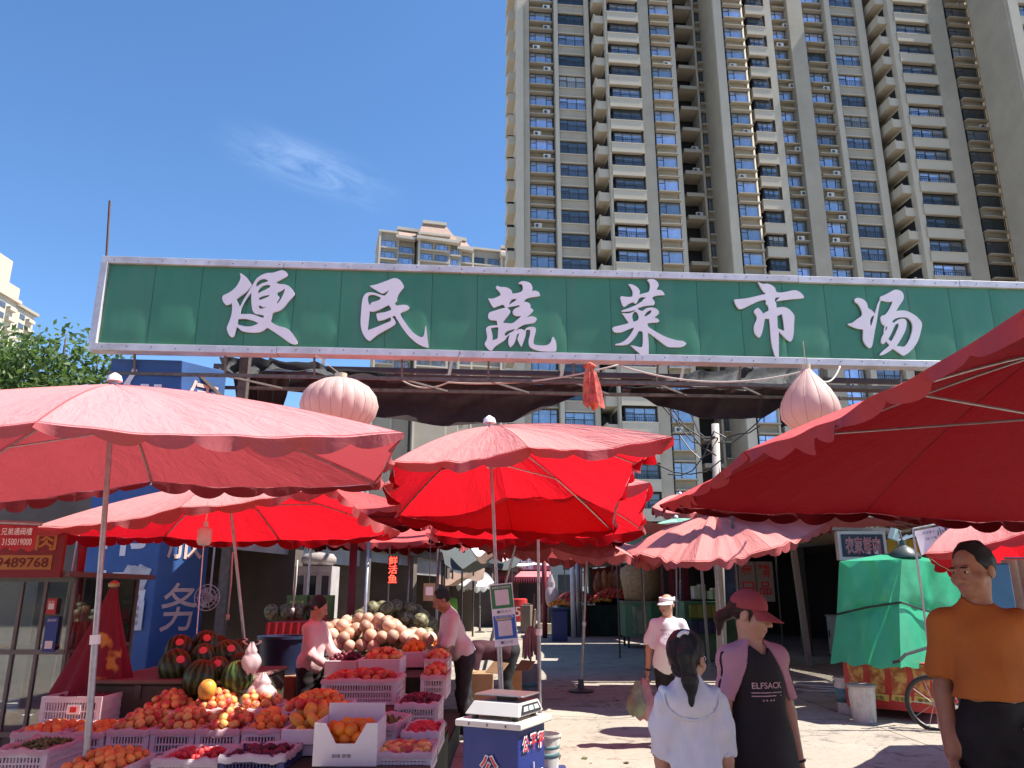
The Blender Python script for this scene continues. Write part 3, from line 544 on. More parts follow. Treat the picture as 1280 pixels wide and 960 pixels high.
# ================================================================ block with pink mansard roofs, far behind the sign
PINKR = M('pink_roof_tile', (.37, .25, .2), .8, var=.12, scale=1.2); FST = M('far_stone', (.34, .3, .245), .85, var=.08, scale=.2)
B0 = P(466, 300, 171); FB = Facade(B0, R(14)); bt = thing('mansard_block', 'small far apartment block with pink mansard roofs left of the tall tower', 'apartment block', FB.p(0, 0, 0))
W = MB(); RF = MB(); WIN = []; TR = MB()
def zat(px, py): return PP(px, py, FB.o, FB.n).z
def ub_(px): return FB.u(px, 305)
zc = zat(476, 296)
segs = [(474, 497, zat(484, 291)), (497, 519, zat(507, 297.5)), (522, 560, zat(541, 300)), (560, 575, zat(568, 304)), (575, 591, zat(583, 311)), (591, 626, zat(608, 312.5)), (626, 680, zat(640, 319.5))]
for k, (a, c, zt) in enumerate(segs):
    out = (0, -.8, 2.4, 1.2, 0, -.5, 0)[k]; FB.box(W, ub_(a), ub_(c), -14, out - .3, 0, zt)
    nfl = 14
    for i in range(nfl):
        z = zt - 3.4 - i * 2.95
        if z < 5: break
        wd = ub_(c) - ub_(a); nw = 1 if wd < 5 else 2
        FB.box(TR, ub_(a), ub_(c), out - .29, out + .25, z - .7, z - .35)
        for j in range(nw): WIN.append((ub_(a) + wd * (j + .5) / nw, out, z, wd / nw - .9))
    FB.box(TR, ub_(a) - .05, ub_(a) + .4, out - .28, out + .3, 0, zt + .01 * k); FB.box(TR, ub_(a) - .2, ub_(c) + .2, -13, out + .5, zt, zt + .5)
u0, u1 = ub_(517), ub_(523); FB.box(W, u0, u1, -14, -3, 0, zc)
side_u = ub_(474); FB.box(W, side_u - .01, side_u + .3, -14, -.31, 0, zc)
for (bl, br, tl, tr_, out) in (((494.7, 295), (519, 299), (497.6, 282), (526, 286), .3), ((521, 296), (574, 303), (530, 274), (560, 277.5), 2.8), ((571, 309.5), (591, 312.5), (569, 294), (585, 297), .6), ((625, 318), (660, 322), (628.5, 306), (660, 310), .4)):
    oo = FB.o + FB.n * out; q = [PP(*k, oo, FB.n) for k in (bl, br, tr_, tl)]; q[2] -= FB.n * 2.5; q[3] -= FB.n * 2.5; bk = [q[0] - FB.n * 12, q[1] - FB.n * 12, q[2] - FB.n * 7, q[3] - FB.n * 7]
    RF.add(q + bk, [(0, 1, 2, 3), (1, 5, 6, 2), (4, 0, 3, 7), (5, 4, 7, 6), (3, 2, 6, 7)]); TR.bar(q[3] + Vector((0, 0, .4)), q[2] + Vector((0, 0, .4)), 1.2, .8); TR.bar(q[0] + Vector((0, 0, -.2)), q[1] + Vector((0, 0, -.2)), 1.6, .7)
W.build('wall', FST, bt); RF.build('roof', PINKR, bt); TR.build('cornice', M('far_trim', (.5, .45, .38), .8, var=.06, scale=.2), bt)
protos = {}
for k, (u, out, z, wd) in enumerate(WIN[:98]):
    key = round(wd, 1)
    if key not in protos: f, p = win_mesh(key, 1.7, 'three'); fo = f.build('window', TFR, bt, local=True); p.build('pane', PANE if random.random() < .7 else PANED, fo); protos[key] = fo; o = fo
    else: o = copy_tree(protos[key], bt)
    o.location = FB.p(u, out - .2, z - .3) - WORG[bt]; o.rotation_euler.z = R(14)
# ---------------------------------------------------------------- two cream blocks at the left edge
CRM = M('cream_block', (.46, .42, .35), .85, var=.06, scale=.2)
for (x0, x1, yt, D, nm, roof) in ((-90, -26, 352, 190, 'cream apartment block with a pinkish cornice cut off by the left edge', 1), (-14, 3, 372, 215, 'narrow cream block with dark balconies right of the pink cornice block', 0)):
    p0 = P(x0, yt, D); p1 = P(x1, yt, D); o = thing('cream_block', nm, 'apartment block', (p1.x, D, 0)); b = MB(); b.bb((p0.x, D, 0), (p1.x, D + 16, p1.z)); b.build('wall', CRM, o)
    b = MB(); b.bb((p0.x - 1, D - .8, p1.z), (p1.x + .9, D + 17, p1.z + .9))
    if roof:
        b.bb((p0.x, D - .3, p1.z + .9), (p1.x + .3, D + 16, p1.z + 4.4)); b.bb((p0.x, D + 4, p1.z + 4.4), (p1.x - 3.2, D + 16, p1.z + 13))
    b.build('cornice', M('pale_pink_cornice', (.5, .4, .33), .8) if roof else FST, o)
    b = MB(); bx = MB()
    for i in range(20):
        z = p1.z - 2.4 - i * 3; b.bb((p1.x + .01, D + 3, z - .9), (p1.x + .06, D + 5.5, z + .8)); b.bb((p1.x + .01, D + 9, z - .9), (p1.x + .06, D + 11.5, z + .8)); b.bb((p1.x - 2.6, D - .06, z - .9), (p1.x - .8, D - .01, z + .8)); bx.bb((p1.x + .01, D + 12, z - .9), (p1.x + 1.3, D + 15, z + .1))
    meta(b.build('window', PANED, o), kind='stuff'); meta(bx.build('balcony', CRM, o), kind='stuff')

# ---------------------------------------------------------------- unseen backdrop building, added for reflections and to block low sky
sb = thing('backdrop_building', 'plain three storey backdrop building added unseen behind the viewer, across the road', 'building', (0, -24, 0)); b = MB(); b.bb((-34, -32, 0), (34, -24, 9)); b.build('wall', STONED, sb); b = MB(); b.bb((-34.4, -32.4, 9), (34.4, -23.6, 9.5)); b.build('cornice', FST, sb); b = MB()
for k in range(16):
    for z in (1.0, 4.2, 6.9): b.bb((-32 + k * 4.1, -23.98, z), (-29.8 + k * 4.1, -23.93, z + 1.7))
b.build('window', PANED, sb)
# ================================================================ stall umbrellas
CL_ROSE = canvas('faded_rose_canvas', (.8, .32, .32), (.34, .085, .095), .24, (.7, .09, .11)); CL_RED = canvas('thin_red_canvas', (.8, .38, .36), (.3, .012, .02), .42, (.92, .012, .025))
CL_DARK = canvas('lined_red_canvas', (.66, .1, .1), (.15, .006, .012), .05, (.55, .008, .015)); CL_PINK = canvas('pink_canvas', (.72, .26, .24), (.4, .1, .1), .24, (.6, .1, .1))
CL_MINT = M('mint_canvas', (.3, .6, .45), .8, trans=.35, tcol=(.3, .7, .5)); CL_WHITE = M('white_canvas', (.75, .75, .75), .8, trans=.3); CL_BLUE = M('blue_canvas', (.05, .12, .4), .7, trans=.25); CL_MAROON = M('maroon_canvas', (.2, .02, .03), .8, var=.2)
def umbrella(label, apex, rim, base, canvas, val=.16, sag=.09, inw=.04, arch=.1, ribs=None, hub=.34, pole_r=.019, group='market stall umbrellas', low_r=None, name='stall_umbrella', seed=1, struts=True, wrink=.006):
    rg = random.Random(seed); apex = Vector(apex); rim = [Vector(r) for r in rim]; base = Vector(base); n = len(rim); root = thing(name, label, 'umbrella', base, group)
    b = MB(); vl = MB(); N, T = 20, 14; ph = [rg.uniform(0, 6) for _ in range(8)]
    ctr = sum(rim, Vector()) / n
    def pt(i, s, t):
        a, c = rim[i], rim[(i + 1) % n]; m = 4 * s * (1 - s); e = a.lerp(c, s); e = e.lerp(Vector((ctr.x, ctr.y, e.z)), inw * m); p = apex.lerp(e, t)
        p.z += arch * 4 * t * (1 - t) * (1 - .5 * m) - sag * m * t * t
        p.z += wrink * (math.sin(11 * s + 7 * t + ph[i % 8]) + math.sin(23 * s * t + ph[(i + 3) % 8]) * .7 + .8 * math.sin(31 * s + 3 * t + ph[(i + 5) % 8]) * t) * m
        return p
    for i in range(n):
        b.grid([[pt(i, j / N, k / T) for j in range(N + 1)] for k in range(T + 1)], flip=True)
        L = (rim[(i + 1) % n] - rim[i]).length; sc = max(3, round(L / .3)); K = sc * 8; rows = [[], [], []]
        ou = Vector((0, 0, 0)); e = (rim[(i + 1) % n] - rim[i]).normalized(); ou = Vector((e.y, -e.x, 0)); 
        if ou.dot(((rim[i] + rim[(i + 1) % n]) / 2) - ctr) < 0: ou = -ou
        for j in range(K + 1):
            s = j / K; p = pt(i, s, 1); h = val * (.45 + .55 * abs(math.sin(math.pi * s * sc)) ** .8) * (1 + .25 * math.sin(s * L * 3.1 + ph[4])); fl = -.02 + .035 * math.sin(s * L * 7 + ph[i % 8]) + .02 * math.sin(s * L * 19 + ph[2])
            for r, f in enumerate((0, .5, 1)): rows[r].append(p - Vector((0, 0, h * f)) + ou * (fl * f + .004))
        vl.grid(rows, flip=True)
    cn = b.build('canopy', canvas, root, smooth=True); uvl = cn.data.uv_layers.new(name='UVMap'); NV = (N + 1) * (T + 1); vi = np.zeros(len(cn.data.loops), np.int32); cn.data.loops.foreach_get('vertex_index', vi); loc = vi % NV; uvs = np.stack([(loc % (N + 1)) / N * .9998 + .0001 + vi // NV, (loc // (N + 1)) / T], 1); uvl.data.foreach_set('uv', uvs.astype(np.float32).ravel()); vl.build('valance', canvas, root, smooth=True)
    hubp = apex - (apex - base).normalized() * hub
    for i in range(n):
        if ribs and i not in ribs: continue
        q = [apex.lerp(rim[i], t) + Vector((0, 0, arch * 4 * t * (1 - t) - .022)) for t in np.linspace(.01, .985, 9)]; r = MB(); r.tube(q, .009, 6); r.build('rib', GALV, root)
        if struts: s = MB(); s.tube([hubp, q[4]], .008, 6); s.build('strut', GALV, root)
    p = MB(); d = (apex - base); jn = base + d * .42; p.tube([base, jn], low_r or pole_r * 1.45, 10); p.tube([jn - d.normalized() * .02, apex + d.normalized() * .03], pole_r, 10); p.build('pole', GALV, root, smooth=True, angle=50)
    h = MB(); h.tube([hubp - d.normalized() * .05, hubp + d.normalized() * .04], .04, 10); h.tube([apex + d.normalized() * .02, apex + d.normalized() * .06, apex + d.normalized() * .085], [.055, .045, .01], 10); h.tube([jn - d.normalized() * .03, jn + d.normalized() * .03], .034, 10); h.build('pole_joint', WHITE, root, smooth=True, angle=50)
    f = MB(); f.lathe([(.0, 0), (.2, 0), (.21, .03), (.06, .06), (.04, .2), (.0, .2)], base, 16); f.build('base_weight', DARKM, root)
    return root
# big rose umbrella on the left
U1A = P(143, 480, 5.45)
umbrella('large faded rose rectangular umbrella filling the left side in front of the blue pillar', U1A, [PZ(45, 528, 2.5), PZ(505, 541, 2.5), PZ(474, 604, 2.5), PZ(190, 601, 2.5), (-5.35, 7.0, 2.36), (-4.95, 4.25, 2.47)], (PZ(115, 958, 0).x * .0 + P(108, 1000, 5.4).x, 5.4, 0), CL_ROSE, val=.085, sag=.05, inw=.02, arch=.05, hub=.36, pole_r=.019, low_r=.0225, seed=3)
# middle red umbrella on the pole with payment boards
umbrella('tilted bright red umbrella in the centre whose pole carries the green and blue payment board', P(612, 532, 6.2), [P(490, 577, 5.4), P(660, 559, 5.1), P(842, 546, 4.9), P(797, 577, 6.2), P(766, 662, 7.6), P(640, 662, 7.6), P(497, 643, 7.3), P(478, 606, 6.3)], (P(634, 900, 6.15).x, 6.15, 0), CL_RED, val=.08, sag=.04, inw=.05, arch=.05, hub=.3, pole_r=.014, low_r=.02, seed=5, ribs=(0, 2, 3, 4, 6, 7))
# lower left
umbrella('red umbrella tipped low to the left over the watermelon heap beneath the rose umbrella', P(285, 600, 7.7), [P(40, 659, 6.9), P(225, 634, 6.65), P(412, 604, 6.6), P(500, 664, 8.7), P(350, 674, 9.0), P(205, 670, 9.1)], (P(330, 850, 8.0).x, 8.0, 0), CL_RED, val=.09, sag=.05, inw=.02, arch=.05, hub=.26, pole_r=.016, low_r=.02, seed=7)
umbrella('red umbrella directly behind the central one with its pole beside the mop bucket', P(672, 590, 8.3), [P(530, 612, 7.3), P(672, 606, 7.1), P(812, 603, 7.1), P(806, 662, 9.0), P(672, 670, 9.4), P(540, 668, 9.4)], (.28, 8.35, 0), CL_RED, val=.1, sag=.05, arch=.05, pole_r=.016, low_r=.02, seed=9)
umbrella('sagging dull pink umbrella deeper in the market over the tomato stall', P(735, 668, 13.6), [P(598, 677, 13.0), P(690, 684, 11.6), P(782, 692, 11.4), P(830, 694, 13), P(800, 696, 15.5), P(640, 690, 15.5)], (P(725, 800, 13.6).x, 13.6, 0), CL_PINK, val=.14, sag=.1, arch=.02, pole_r=.02, seed=11)
umbrella('wrinkled pink umbrella over the green stall cart right of the lane', P(890, 643, 12.8), [P(781, 690, 12.6), P(800, 692, 11.6), P(868, 702, 11.0), P(965, 686, 11.2), P(1040, 655, 12.4), P(1010, 668, 14.5), P(830, 676, 14.5)], (P(905, 800, 12.8).x, 12.8, 0), CL_PINK, val=.1, sag=.05, arch=.1, pole_r=.02, seed=13, wrink=.02, hub=.4)
# big dark red one overhead at the right
L7 = PZ(824, 631, 2.3); N7 = PZ(1292, 379, 2.32); F7 = PZ(1330, 650, 2.2) ; R7 = N7 + (F7 - L7)
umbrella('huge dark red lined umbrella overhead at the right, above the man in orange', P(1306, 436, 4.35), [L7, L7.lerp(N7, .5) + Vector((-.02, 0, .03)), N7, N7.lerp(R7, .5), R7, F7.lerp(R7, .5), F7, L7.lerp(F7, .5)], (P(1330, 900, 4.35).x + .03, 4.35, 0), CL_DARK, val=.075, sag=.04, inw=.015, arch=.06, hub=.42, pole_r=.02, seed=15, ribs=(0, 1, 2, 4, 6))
umbrella('small half closed red umbrella with pale outside behind the man in orange', P(1236, 644, 8.0), [P(1156, 692, 7.3), P(1350, 634, 6.5), P(1360, 712, 9.2), P(1212, 716, 9.0)], (P(1184, 800, 7.6).x, 7.6, 0), CL_RED, val=.08, sag=.08, arch=.1, pole_r=.016, seed=17)
umbrella('mint green canopy peeping out between the red umbrellas further back', P(845, 648, 19), [P(760, 690, 17.5), P(810, 688, 16.5), P(900, 680, 17), P(930, 668, 20), P(850, 672, 21.5), P(780, 680, 20.5)], (P(845, 790, 19).x, 19, 0), CL_MINT, val=.2, arch=.12, pole_r=.02, seed=19)
umbrella('blue and white umbrella far down the lane left of the payment board', P(600, 715, 33), [P(570, 729, 32), P(592, 732, 31), P(618, 728, 31.4), P(616, 726, 34.5), P(590, 724, 35)], (P(600, 778, 33).x, 33, 0), CL_WHITE, val=.2, arch=.15, pole_r=.02, seed=21, struts=False)
umbrella('red umbrella beyond the right shops seen under the huge dark one', P(850, 618, 24), [P(815, 634, 22), P(860, 640, 21), P(905, 634, 22), P(890, 632, 26), P(830, 630, 26)], (P(850, 790, 24).x, 24, 0), CL_PINK, val=.25, arch=.1, pole_r=.025, seed=23, struts=False)
for k, (x, y, lb) in enumerate(((-4.7, 1.5, 'unseen red umbrella added just outside the left edge of the view'), (-1.7, -1.0, 'unseen red umbrella added behind the viewer on the left'), (1.7, -1.3, 'unseen red umbrella added behind the viewer on the right'), (-7.7, 5.0, 'unseen red umbrella added beside the snack kiosk, out of view'), (-4.7, -1.9, 'unseen red umbrella added furthest behind the viewer'))):
    umbrella(lb, (x, y, 2.95), [(x - 1.55, y - 1.45, 2.42), (x + 1.55, y - 1.45, 2.42), (x + 1.55, y + 1.45, 2.42), (x - 1.55, y + 1.45, 2.42)], (x, y, 0), CL_RED, val=.1, arch=.06, seed=40 + k)  # out of view, added to cut sky fill and redden the stall
umbrella('red umbrella added to shade the melon mounds behind the seller', (-2.9, 11.3, 3.1), [(-4.5, 10.0, 2.78), (-2.9, 9.9, 2.75), (-1.4, 10.0, 2.7), (-1.3, 12.7, 2.7), (-2.9, 12.8, 2.75), (-4.5, 12.7, 2.78)], (-2.9, 11.3, 0), CL_DARK, val=.1, arch=.05, seed=31)  # mostly hidden, added to shade the pillar and the melons
umbrella('red umbrella added for shade over the crossing of the lane behind the bent figure', (.2, 12.2, 2.85), [(-1.2, 10.9, 2.4), (.2, 10.7, 2.42), (1.7, 10.9, 2.42), (1.7, 13.6, 2.5), (.2, 13.7, 2.5), (-1.2, 13.6, 2.5)], (-.55, 12.6, 0), CL_DARK, val=.1, arch=.05, seed=32)  # added to throw shade on the lane behind the bent figure
umbrella('red umbrella added for shade over the back of the left shop row', (-2.4, 15.4, 2.95), [(-4.0, 14.0, 2.55), (-.9, 14.0, 2.55), (-.9, 16.9, 2.6), (-4.0, 16.9, 2.6)], (-2.4, 15.5, 0), CL_DARK, val=.12, arch=.05, seed=33)  # another mostly hidden canopy, added to dim the shop row
for k, (x0, x1, y0, y1, z) in enumerate(((2.5, 7.8, 15.2, 19.6, 3.0), (2.7, 6.8, 20.3, 25.5, 3.05), (2.3, 5.6, 26.2, 31, 3.1), (2.2, 4.2, 33, 39, 3.2), (3.4, 9.0, 12.0, 14.6, 2.95))):  # cloths and their poles added overhead to keep sun off the lane
    b = MB(); b.grid([[(x0 + (x1 - x0) * i / 20, y0 + (y1 - y0) * j / 10, z - .18 * math.sin(math.pi * i / 20) - .08 * math.sin(math.pi * j / 10 * 2 + i)) for i in range(21)] for j in range(11)]); meta(b.build('added_shade_cloth', M('added_lane_cloth', (.07, .05, .05), .9, var=.3, trans=.12, tcol=(.25, .05, .05)), None, org=(x0, y0, z), smooth=True), 'dark cloth added overhead to shade the lane, %s' % ('just behind the pink umbrella', 'before the tomato stall', 'over the tomato stall', 'at the far end', 'over the green tarpaulin cart')[k], 'shade cloth')
    for (px_, py_) in ((x0, y0), (x1, y0)): b = MB(); b.tube([(px_, py_, 0), (px_, py_, z + .02)], .022, 6); meta(b.build('added_cloth_pole', DARKM, None, org=(px_, py_, 0)), 'thin dark pole holding a corner of the added shade cloth %s' % ('just behind the pink umbrella', 'before the tomato stall', 'over the tomato stall', 'at the far end', 'over the green tarpaulin cart')[k], 'pole', 'poles of the added shade cloths')
# a fringe with a printed phone number, at the far left (front of a canopy beyond the frame)
b = MB(); a = P(-70, 652, 6.0); c = P(48, 657, 6.0); e = P(48, 690, 6.0)
rows = [[a.lerp(c, s) + Vector((0, .01 * math.sin(s * 25), -(c.z - e.z) * f * (.93 + .07 * math.cos(s * 40)))) for s in np.linspace(0, 1, 40)] for f in (0, .33, .66, 1)]
fr = thing('canopy_fringe', 'rose canopy fringe printed with a phone number at the left edge', 'canopy fringe', a); b.grid(rows); b.build('cloth', M('fringe_cloth', (.5, .05, .07), .75, trans=.25, tcol=(.6, .05, .06)), fr, smooth=True)
b = MB(); m_ = P(23, 664.5, 5.97); b.text('兄弟通阀槽', m_, (1, 0, 0), (0, 0, 1), w=.235, h=.055, off=.012, lift=.02); b.text('3150019000', P(23, 677.5, 5.97), (1, 0, 0), (0, 0, 1), w=.225, h=.05, off=.01, lift=.02); b.build('printed_lettering', WHITE, fr)
b = MB(); b.tube([P(-70, 650, 6.0), P(52, 655, 6.0)], .015, 8); b.build('hem_rail', GALV, fr)
# ================================================================ lanterns, shade net, ropes under the sign
LANT = M('faded_lantern_cloth', (.72, .53, .48), .6, var=.12, scale=2.2, trans=.35, tcol=(.8, .45, .38)); LANC = M('lantern_cap', (.6, .5, .35), .5, .3)
def lantern(label, c, r, prof, nr, top):
    t = thing('lantern', label, 'lantern', c, 'cloth lanterns under the sign'); b = MB(); N = nr * 6; c = Vector(c)
    rows = []
    for (pr, pz) in prof:
        rows.append([c + Vector((pr * r * (1 - .035 * abs(math.sin(nr * a / 2)) ** .5 * 1) * math.cos(a) if False else pr * r * (.965 + .035 * abs(math.sin(nr * a / 2))) * math.cos(a), pr * r * (.965 + .035 * abs(math.sin(nr * a / 2))) * math.sin(a), pz * r)) for a in np.linspace(0, 2 * math.pi, N + 1)])
    b.grid(rows); b.build('shade', LANT, t, smooth=True, angle=50)
    b = MB(); z = prof[-1][1] * r; b.lathe([(.0, z - .02), (.15 * r, z - .02), (.16 * r, z + .06), (0, z + .06)], c, 16); b.tube([c + Vector((0, 0, z + .05)), Vector(top)], .006, 5); b.build('hanger', LANC, t)
    b = MB()
    for k in range(nr): a = 2 * math.pi * k / nr; b.tube([c + Vector((p[0] * r * .97 * math.cos(a), p[0] * r * .97 * math.sin(a), p[1] * r)) for p in prof], .004, 4)
    b.build('wire_frame', M('lantern_wire', (.45, .33, .25), .5), t)
rp = [(.15, -.72), (.45, -.66), (.75, -.5), (.93, -.27), (1, 0), (.93, .27), (.77, .47), (.5, .63), (.15, .73)]
lc = P(424, 507, 9.6); lantern('round whitish lantern hanging above the rose umbrella on the left', lc, .5, rp, 20, S(3.35, ZB - .02, .05))
dp = [(.2, -1.0), (.7, -.8), (.97, -.5), (1.0, -.2), (.93, .1), (.75, .45), (.5, .8), (.28, 1.05), (.14, 1.25)]
lc2 = P(1012, 505, 9.8); lantern('deflated pear shaped pink lantern hanging right of centre under the sign', lc2, .38, dp, 12, (lc2.x, lc2.y, ZB - .25))
NET = M('black_shade_net', (.035, .024, .024), .9, var=.3, scale=8, trans=.2, tcol=(.06, .04, .04)); NETG = M('grey_shade_net', (.06, .065, .07), .85, var=.5, scale=12, trans=.2, tcol=(.1, .1, .1))
def drape(name, label, top, bot, mat, fold=.04, K=40, seed=0, grp=None):
    """cloth hung between two polylines (pixel, depth)"""
    def samp(pl, s):
        x = s * (len(pl) - 1); i = min(int(x), len(pl) - 2); f = x - i; f = f * f * (3 - 2 * f) * .5 + f * .5; return Vector(pl[i]).lerp(Vector(pl[i + 1]), f)
    rg = random.Random(seed); ph = [rg.uniform(0, 6) for _ in range(4)]; rows = []
    for k in range(13):
        f = k / 12; row = []
        for j in range(K + 1):
            s = j / K; p = samp(top, s).lerp(samp(bot, s), f); p.y += fold * (math.sin(s * 31 + ph[0] + f * 2) + .7 * math.sin(s * 53 + f * 5 + ph[1])) + .25 * math.sin(math.pi * f) * .6; p.z += fold * .3 * math.sin(s * 17 + f * 9 + ph[2]); row.append(p)
        rows.append(row)
    b = MB(); b.grid(rows); o = b.build(name, mat, None, org=top[0], smooth=True); return meta(o, label, 'shade net', grp)
D = 12.7; q = lambda l, y=D: [P(a, c, y) for a, c in l]
drape('shade_net', 'long black shade net sagging behind the left half of the sign', q([(362, 466), (440, 470), (520, 474), (600, 478), (680, 480), (732, 482)]), q([(350, 490), (400, 492), (470, 522), (560, 532), (640, 528), (734, 488)]), NET, seed=1)
drape('shade_net', 'black shade net swag sagging behind the pear shaped lantern', q([(778, 484), (840, 486), (900, 487), (950, 487), (1004, 486)]), q([(784, 488), (830, 510), (890, 524), (950, 524), (996, 496)]), NET, seed=2)
drape('shade_net', 'grey mesh net bunched on the roof beam beside the blue pillar', q([(272, 447), (300, 444), (340, 448), (400, 456), (480, 466)], 12.4), q([(280, 462), (300, 470), (345, 462), (420, 468), (490, 472)], 12.2), NETG, fold=.08, seed=3)
drape('shade_net', 'dark net end hanging down beside the steel post at the blue pillar', q([(292, 466), (315, 464), (362, 466)], 12.5), q([(292, 535), (320, 540), (350, 520)], 12.5), NET, seed=5)
drape('shade_net', 'grey mesh thrown over the beam behind the characters on the right', q([(800, 478), (860, 468), (920, 460), (985, 456), (1015, 460)], 13.2), q([(790, 484), (860, 482), (920, 480), (985, 480), (1012, 484)], 12.6), NETG, fold=.09, seed=4)
b = MB(); b.bar(P(268, 466, 12.75), P(1150, 488, 12.75), .09, .1); b.bar(P(268, 458, 14.2), P(1150, 478, 14.2), .09, .09)
for x in (400, 560, 700, 850, 1010): b.bar(P(x, 470 + (x - 268) * .02, 12.8), P(x + 6, 440 + (x - 268) * .02, 14.2), .05, .05)
bm = meta(b.build('net_beam', M('brown_steel', (.12, .085, .08), .7, .2), None, org=P(268, 466, 12.75)), 'long brown steel roof beam carrying the shade nets behind the sign', 'beam')
for x0 in (268, 1150): p0 = P(x0, 465 + (x0 - 268) * .025, 12.75); b = MB(); b.bar((p0.x, 12.86, 0), p0 + Vector((0, .11, .1)), .1, .1); meta(b.build('net_post', M('brown_steel', (0, 0, 0)), None, org=(p0.x, 12.86, 0)), 'brown steel post under the %s end of the net beam' % ('left' if x0 < 300 else 'right'), 'post')
def rope(name, label, pts, r, mat, sagz=0, cat='rope', n=16, grp=None):
    q = []
    for i in range(len(pts) - 1):
        a, c = Vector(pts[i]), Vector(pts[i + 1])
        for k in range(n): t = k / n; p = a.lerp(c, t); p.z -= sagz * 4 * t * (1 - t); q.append(p)
    q.append(Vector(pts[-1])); b = MB(); b.tube(q, r, 6); return meta(b.build(name, mat, None, org=pts[0], smooth=True), label, cat, grp)
ROPE = M('pale_rope', (.55, .5, .44), .8)
rope('rope', 'pale rope sagging from the red cloth knot to the pear shaped lantern', [S(8.05, ZB - .12, .14), P(1013, 462, 10.8), P(1050, 458, 11.5)], .014, ROPE, .22)
rope('rope', 'pale rope running left from the red cloth knot over the black net', [S(8.0, ZB - .1, .14), P(560, 478, 12.0), P(500, 474, 12.5)], .014, ROPE, .12)
RAG = M('patterned_red_rag', (.6, .12, .1), .8, var=.7, scale=9, trans=.3, tcol=(.8, .2, .1), dirt=.7, dcol=(.65, .5, .2))
c = P(737, 458, 11.25); b = MB(); rows = []
for k in range(12):
    f = k / 11; z = c.z - f * .62; r = .05 + .1 * f ** .7 * (1 - .2 * f) if f > .12 else .06 - .1 * f
    rows.append([c + Vector(((r * (1 + .3 * math.sin(a * 4 + f * 3))) * math.cos(a) + .05 * f, r * .6 * (1 + .3 * math.sin(a * 5)) * math.sin(a), z - c.z + .05 * f * math.sin(a * 3))) for a in np.linspace(0, 2 * math.pi, 25)])
b.grid(rows); b.tube([c + Vector((-.08, -.02, .0)), c + Vector((0, -.05, .03)), c + Vector((.08, 0, 0)), c + Vector((0, .05, -.02))], .03, 6, closed=True)
meta(b.build('rag_streamer', RAG, None, org=c, smooth=True), 'knotted red and yellow cloth streamer hanging under the middle of the sign', 'cloth streamer')
# street pole with loose wires, right of centre behind the umbrellas
ut = thing('utility_pole', 'pale utility pole with loose wires above the pink umbrella on the right', 'utility pole', (P(897, 700, 15).x, 15, 0)); b = MB(); p = P(894, 530, 15); b.tube([(P(900, 800, 15).x, 15, 0), p], [.1, .075], 10); b.build('shaft', M('pole_concrete', (.5, .47, .44), .8), ut, smooth=True)
b = MB(); rg = random.Random(4)
for k in range(9):
    a = p + Vector((rg.uniform(-.1, .1), -.1, -rg.uniform(.1, .8))); e = P(rg.choice((820, 835, 850, 950, 962, 978)), rg.uniform(470, 600), 14.5 + rg.random()); m_ = (a + e) / 2 - Vector((0, 0, rg.uniform(.1, .5))); b.tube([a, a.lerp(m_, .5) - Vector((0, 0, .1)), m_, m_.lerp(e, .5) - Vector((0, 0, .06)), e], .014, 5)
b.build('wire', BLACK, ut)
# ================================================================ tree behind the pillar on the left
LEAF = M('tree_leaf', (.085, .14, .04), .6, var=.3, scale=3, vary=0, trans=.3, tcol=(.14, .25, .04)); BARK = M('tree_bark', (.1, .075, .05), .9, var=.3)
def leaf_tree(label, base, h, blobs, nleaf, seed=0, size=.13):
    t = thing('leafy_tree', label, 'tree', base, 'street trees at the left'); rg = np.random.default_rng(seed); base = Vector(base); b = MB(); top = base + Vector((0, 0, h * .55)); b.tube([base, base.lerp(top, .5) + Vector((.05, 0, 0)), top], [.2, .16, .11], 8)
    for (c, r) in blobs: c = Vector(c); b.tube([base.lerp(top, .75), top.lerp(c, .45), c, c + Vector((0, 0, r * .5))], [.09, .05, .025, .01], 6)
    b.build('trunk', BARK, t, smooth=True); V = []; F = []; k = 0
    for (c, r) in blobs:
        c = np.array(c)
        for _ in range(int(nleaf * r * r)):
            d = rg.normal(size=3); d /= np.linalg.norm(d); sub = c + d * r * rg.uniform(.25, 1.05) ** .6 * np.array((1, 1, .8)); 
            for _ in range(7):
                p = sub + rg.normal(size=3) * .16; u = rg.normal(size=3); u /= np.linalg.norm(u); v = np.cross(u, rg.normal(size=3)); v /= np.linalg.norm(v); s = size * rg.uniform(.6, 1.2)
                V += [p - u * s, p + v * s * .42, p + u * s, p - v * s * .42]; F.append((k, k + 1, k + 2, k + 3)); k += 4
    m = MB(); m.v = [tuple(x) for x in V]; m.f = F; m.m = [0] * len(F); m.build('crown', LEAF, t)
def pb(px, py, Y, r): return (tuple(P(px, py + 12, Y)), r)
leaf_tree('broad green tree rising behind the left pillar under the sign', (P(70, 700, 17).x, 17, 0), 6, [pb(80, 425, 17, .75), pb(120, 455, 17, .8), pb(55, 462, 17.3, .9), pb(20, 445, 17, .9), pb(95, 480, 16.5, 1.0), pb(10, 480, 17, 1.0), pb(140, 490, 17.5, .8), pb(60, 500, 17, 1.1), pb(-40, 470, 17, 1.2)], 100, 2, .1)
leaf_tree('darker green tree crown cut off by the left edge of the photo', (P(-60, 700, 20).x, 20, 0), 7, [pb(-30, 440, 20, 1.3), pb(10, 425, 20.5, .7), pb(-10, 490, 20, 1.3), pb(30, 500, 20, 1.1)], 75, 3, .11)
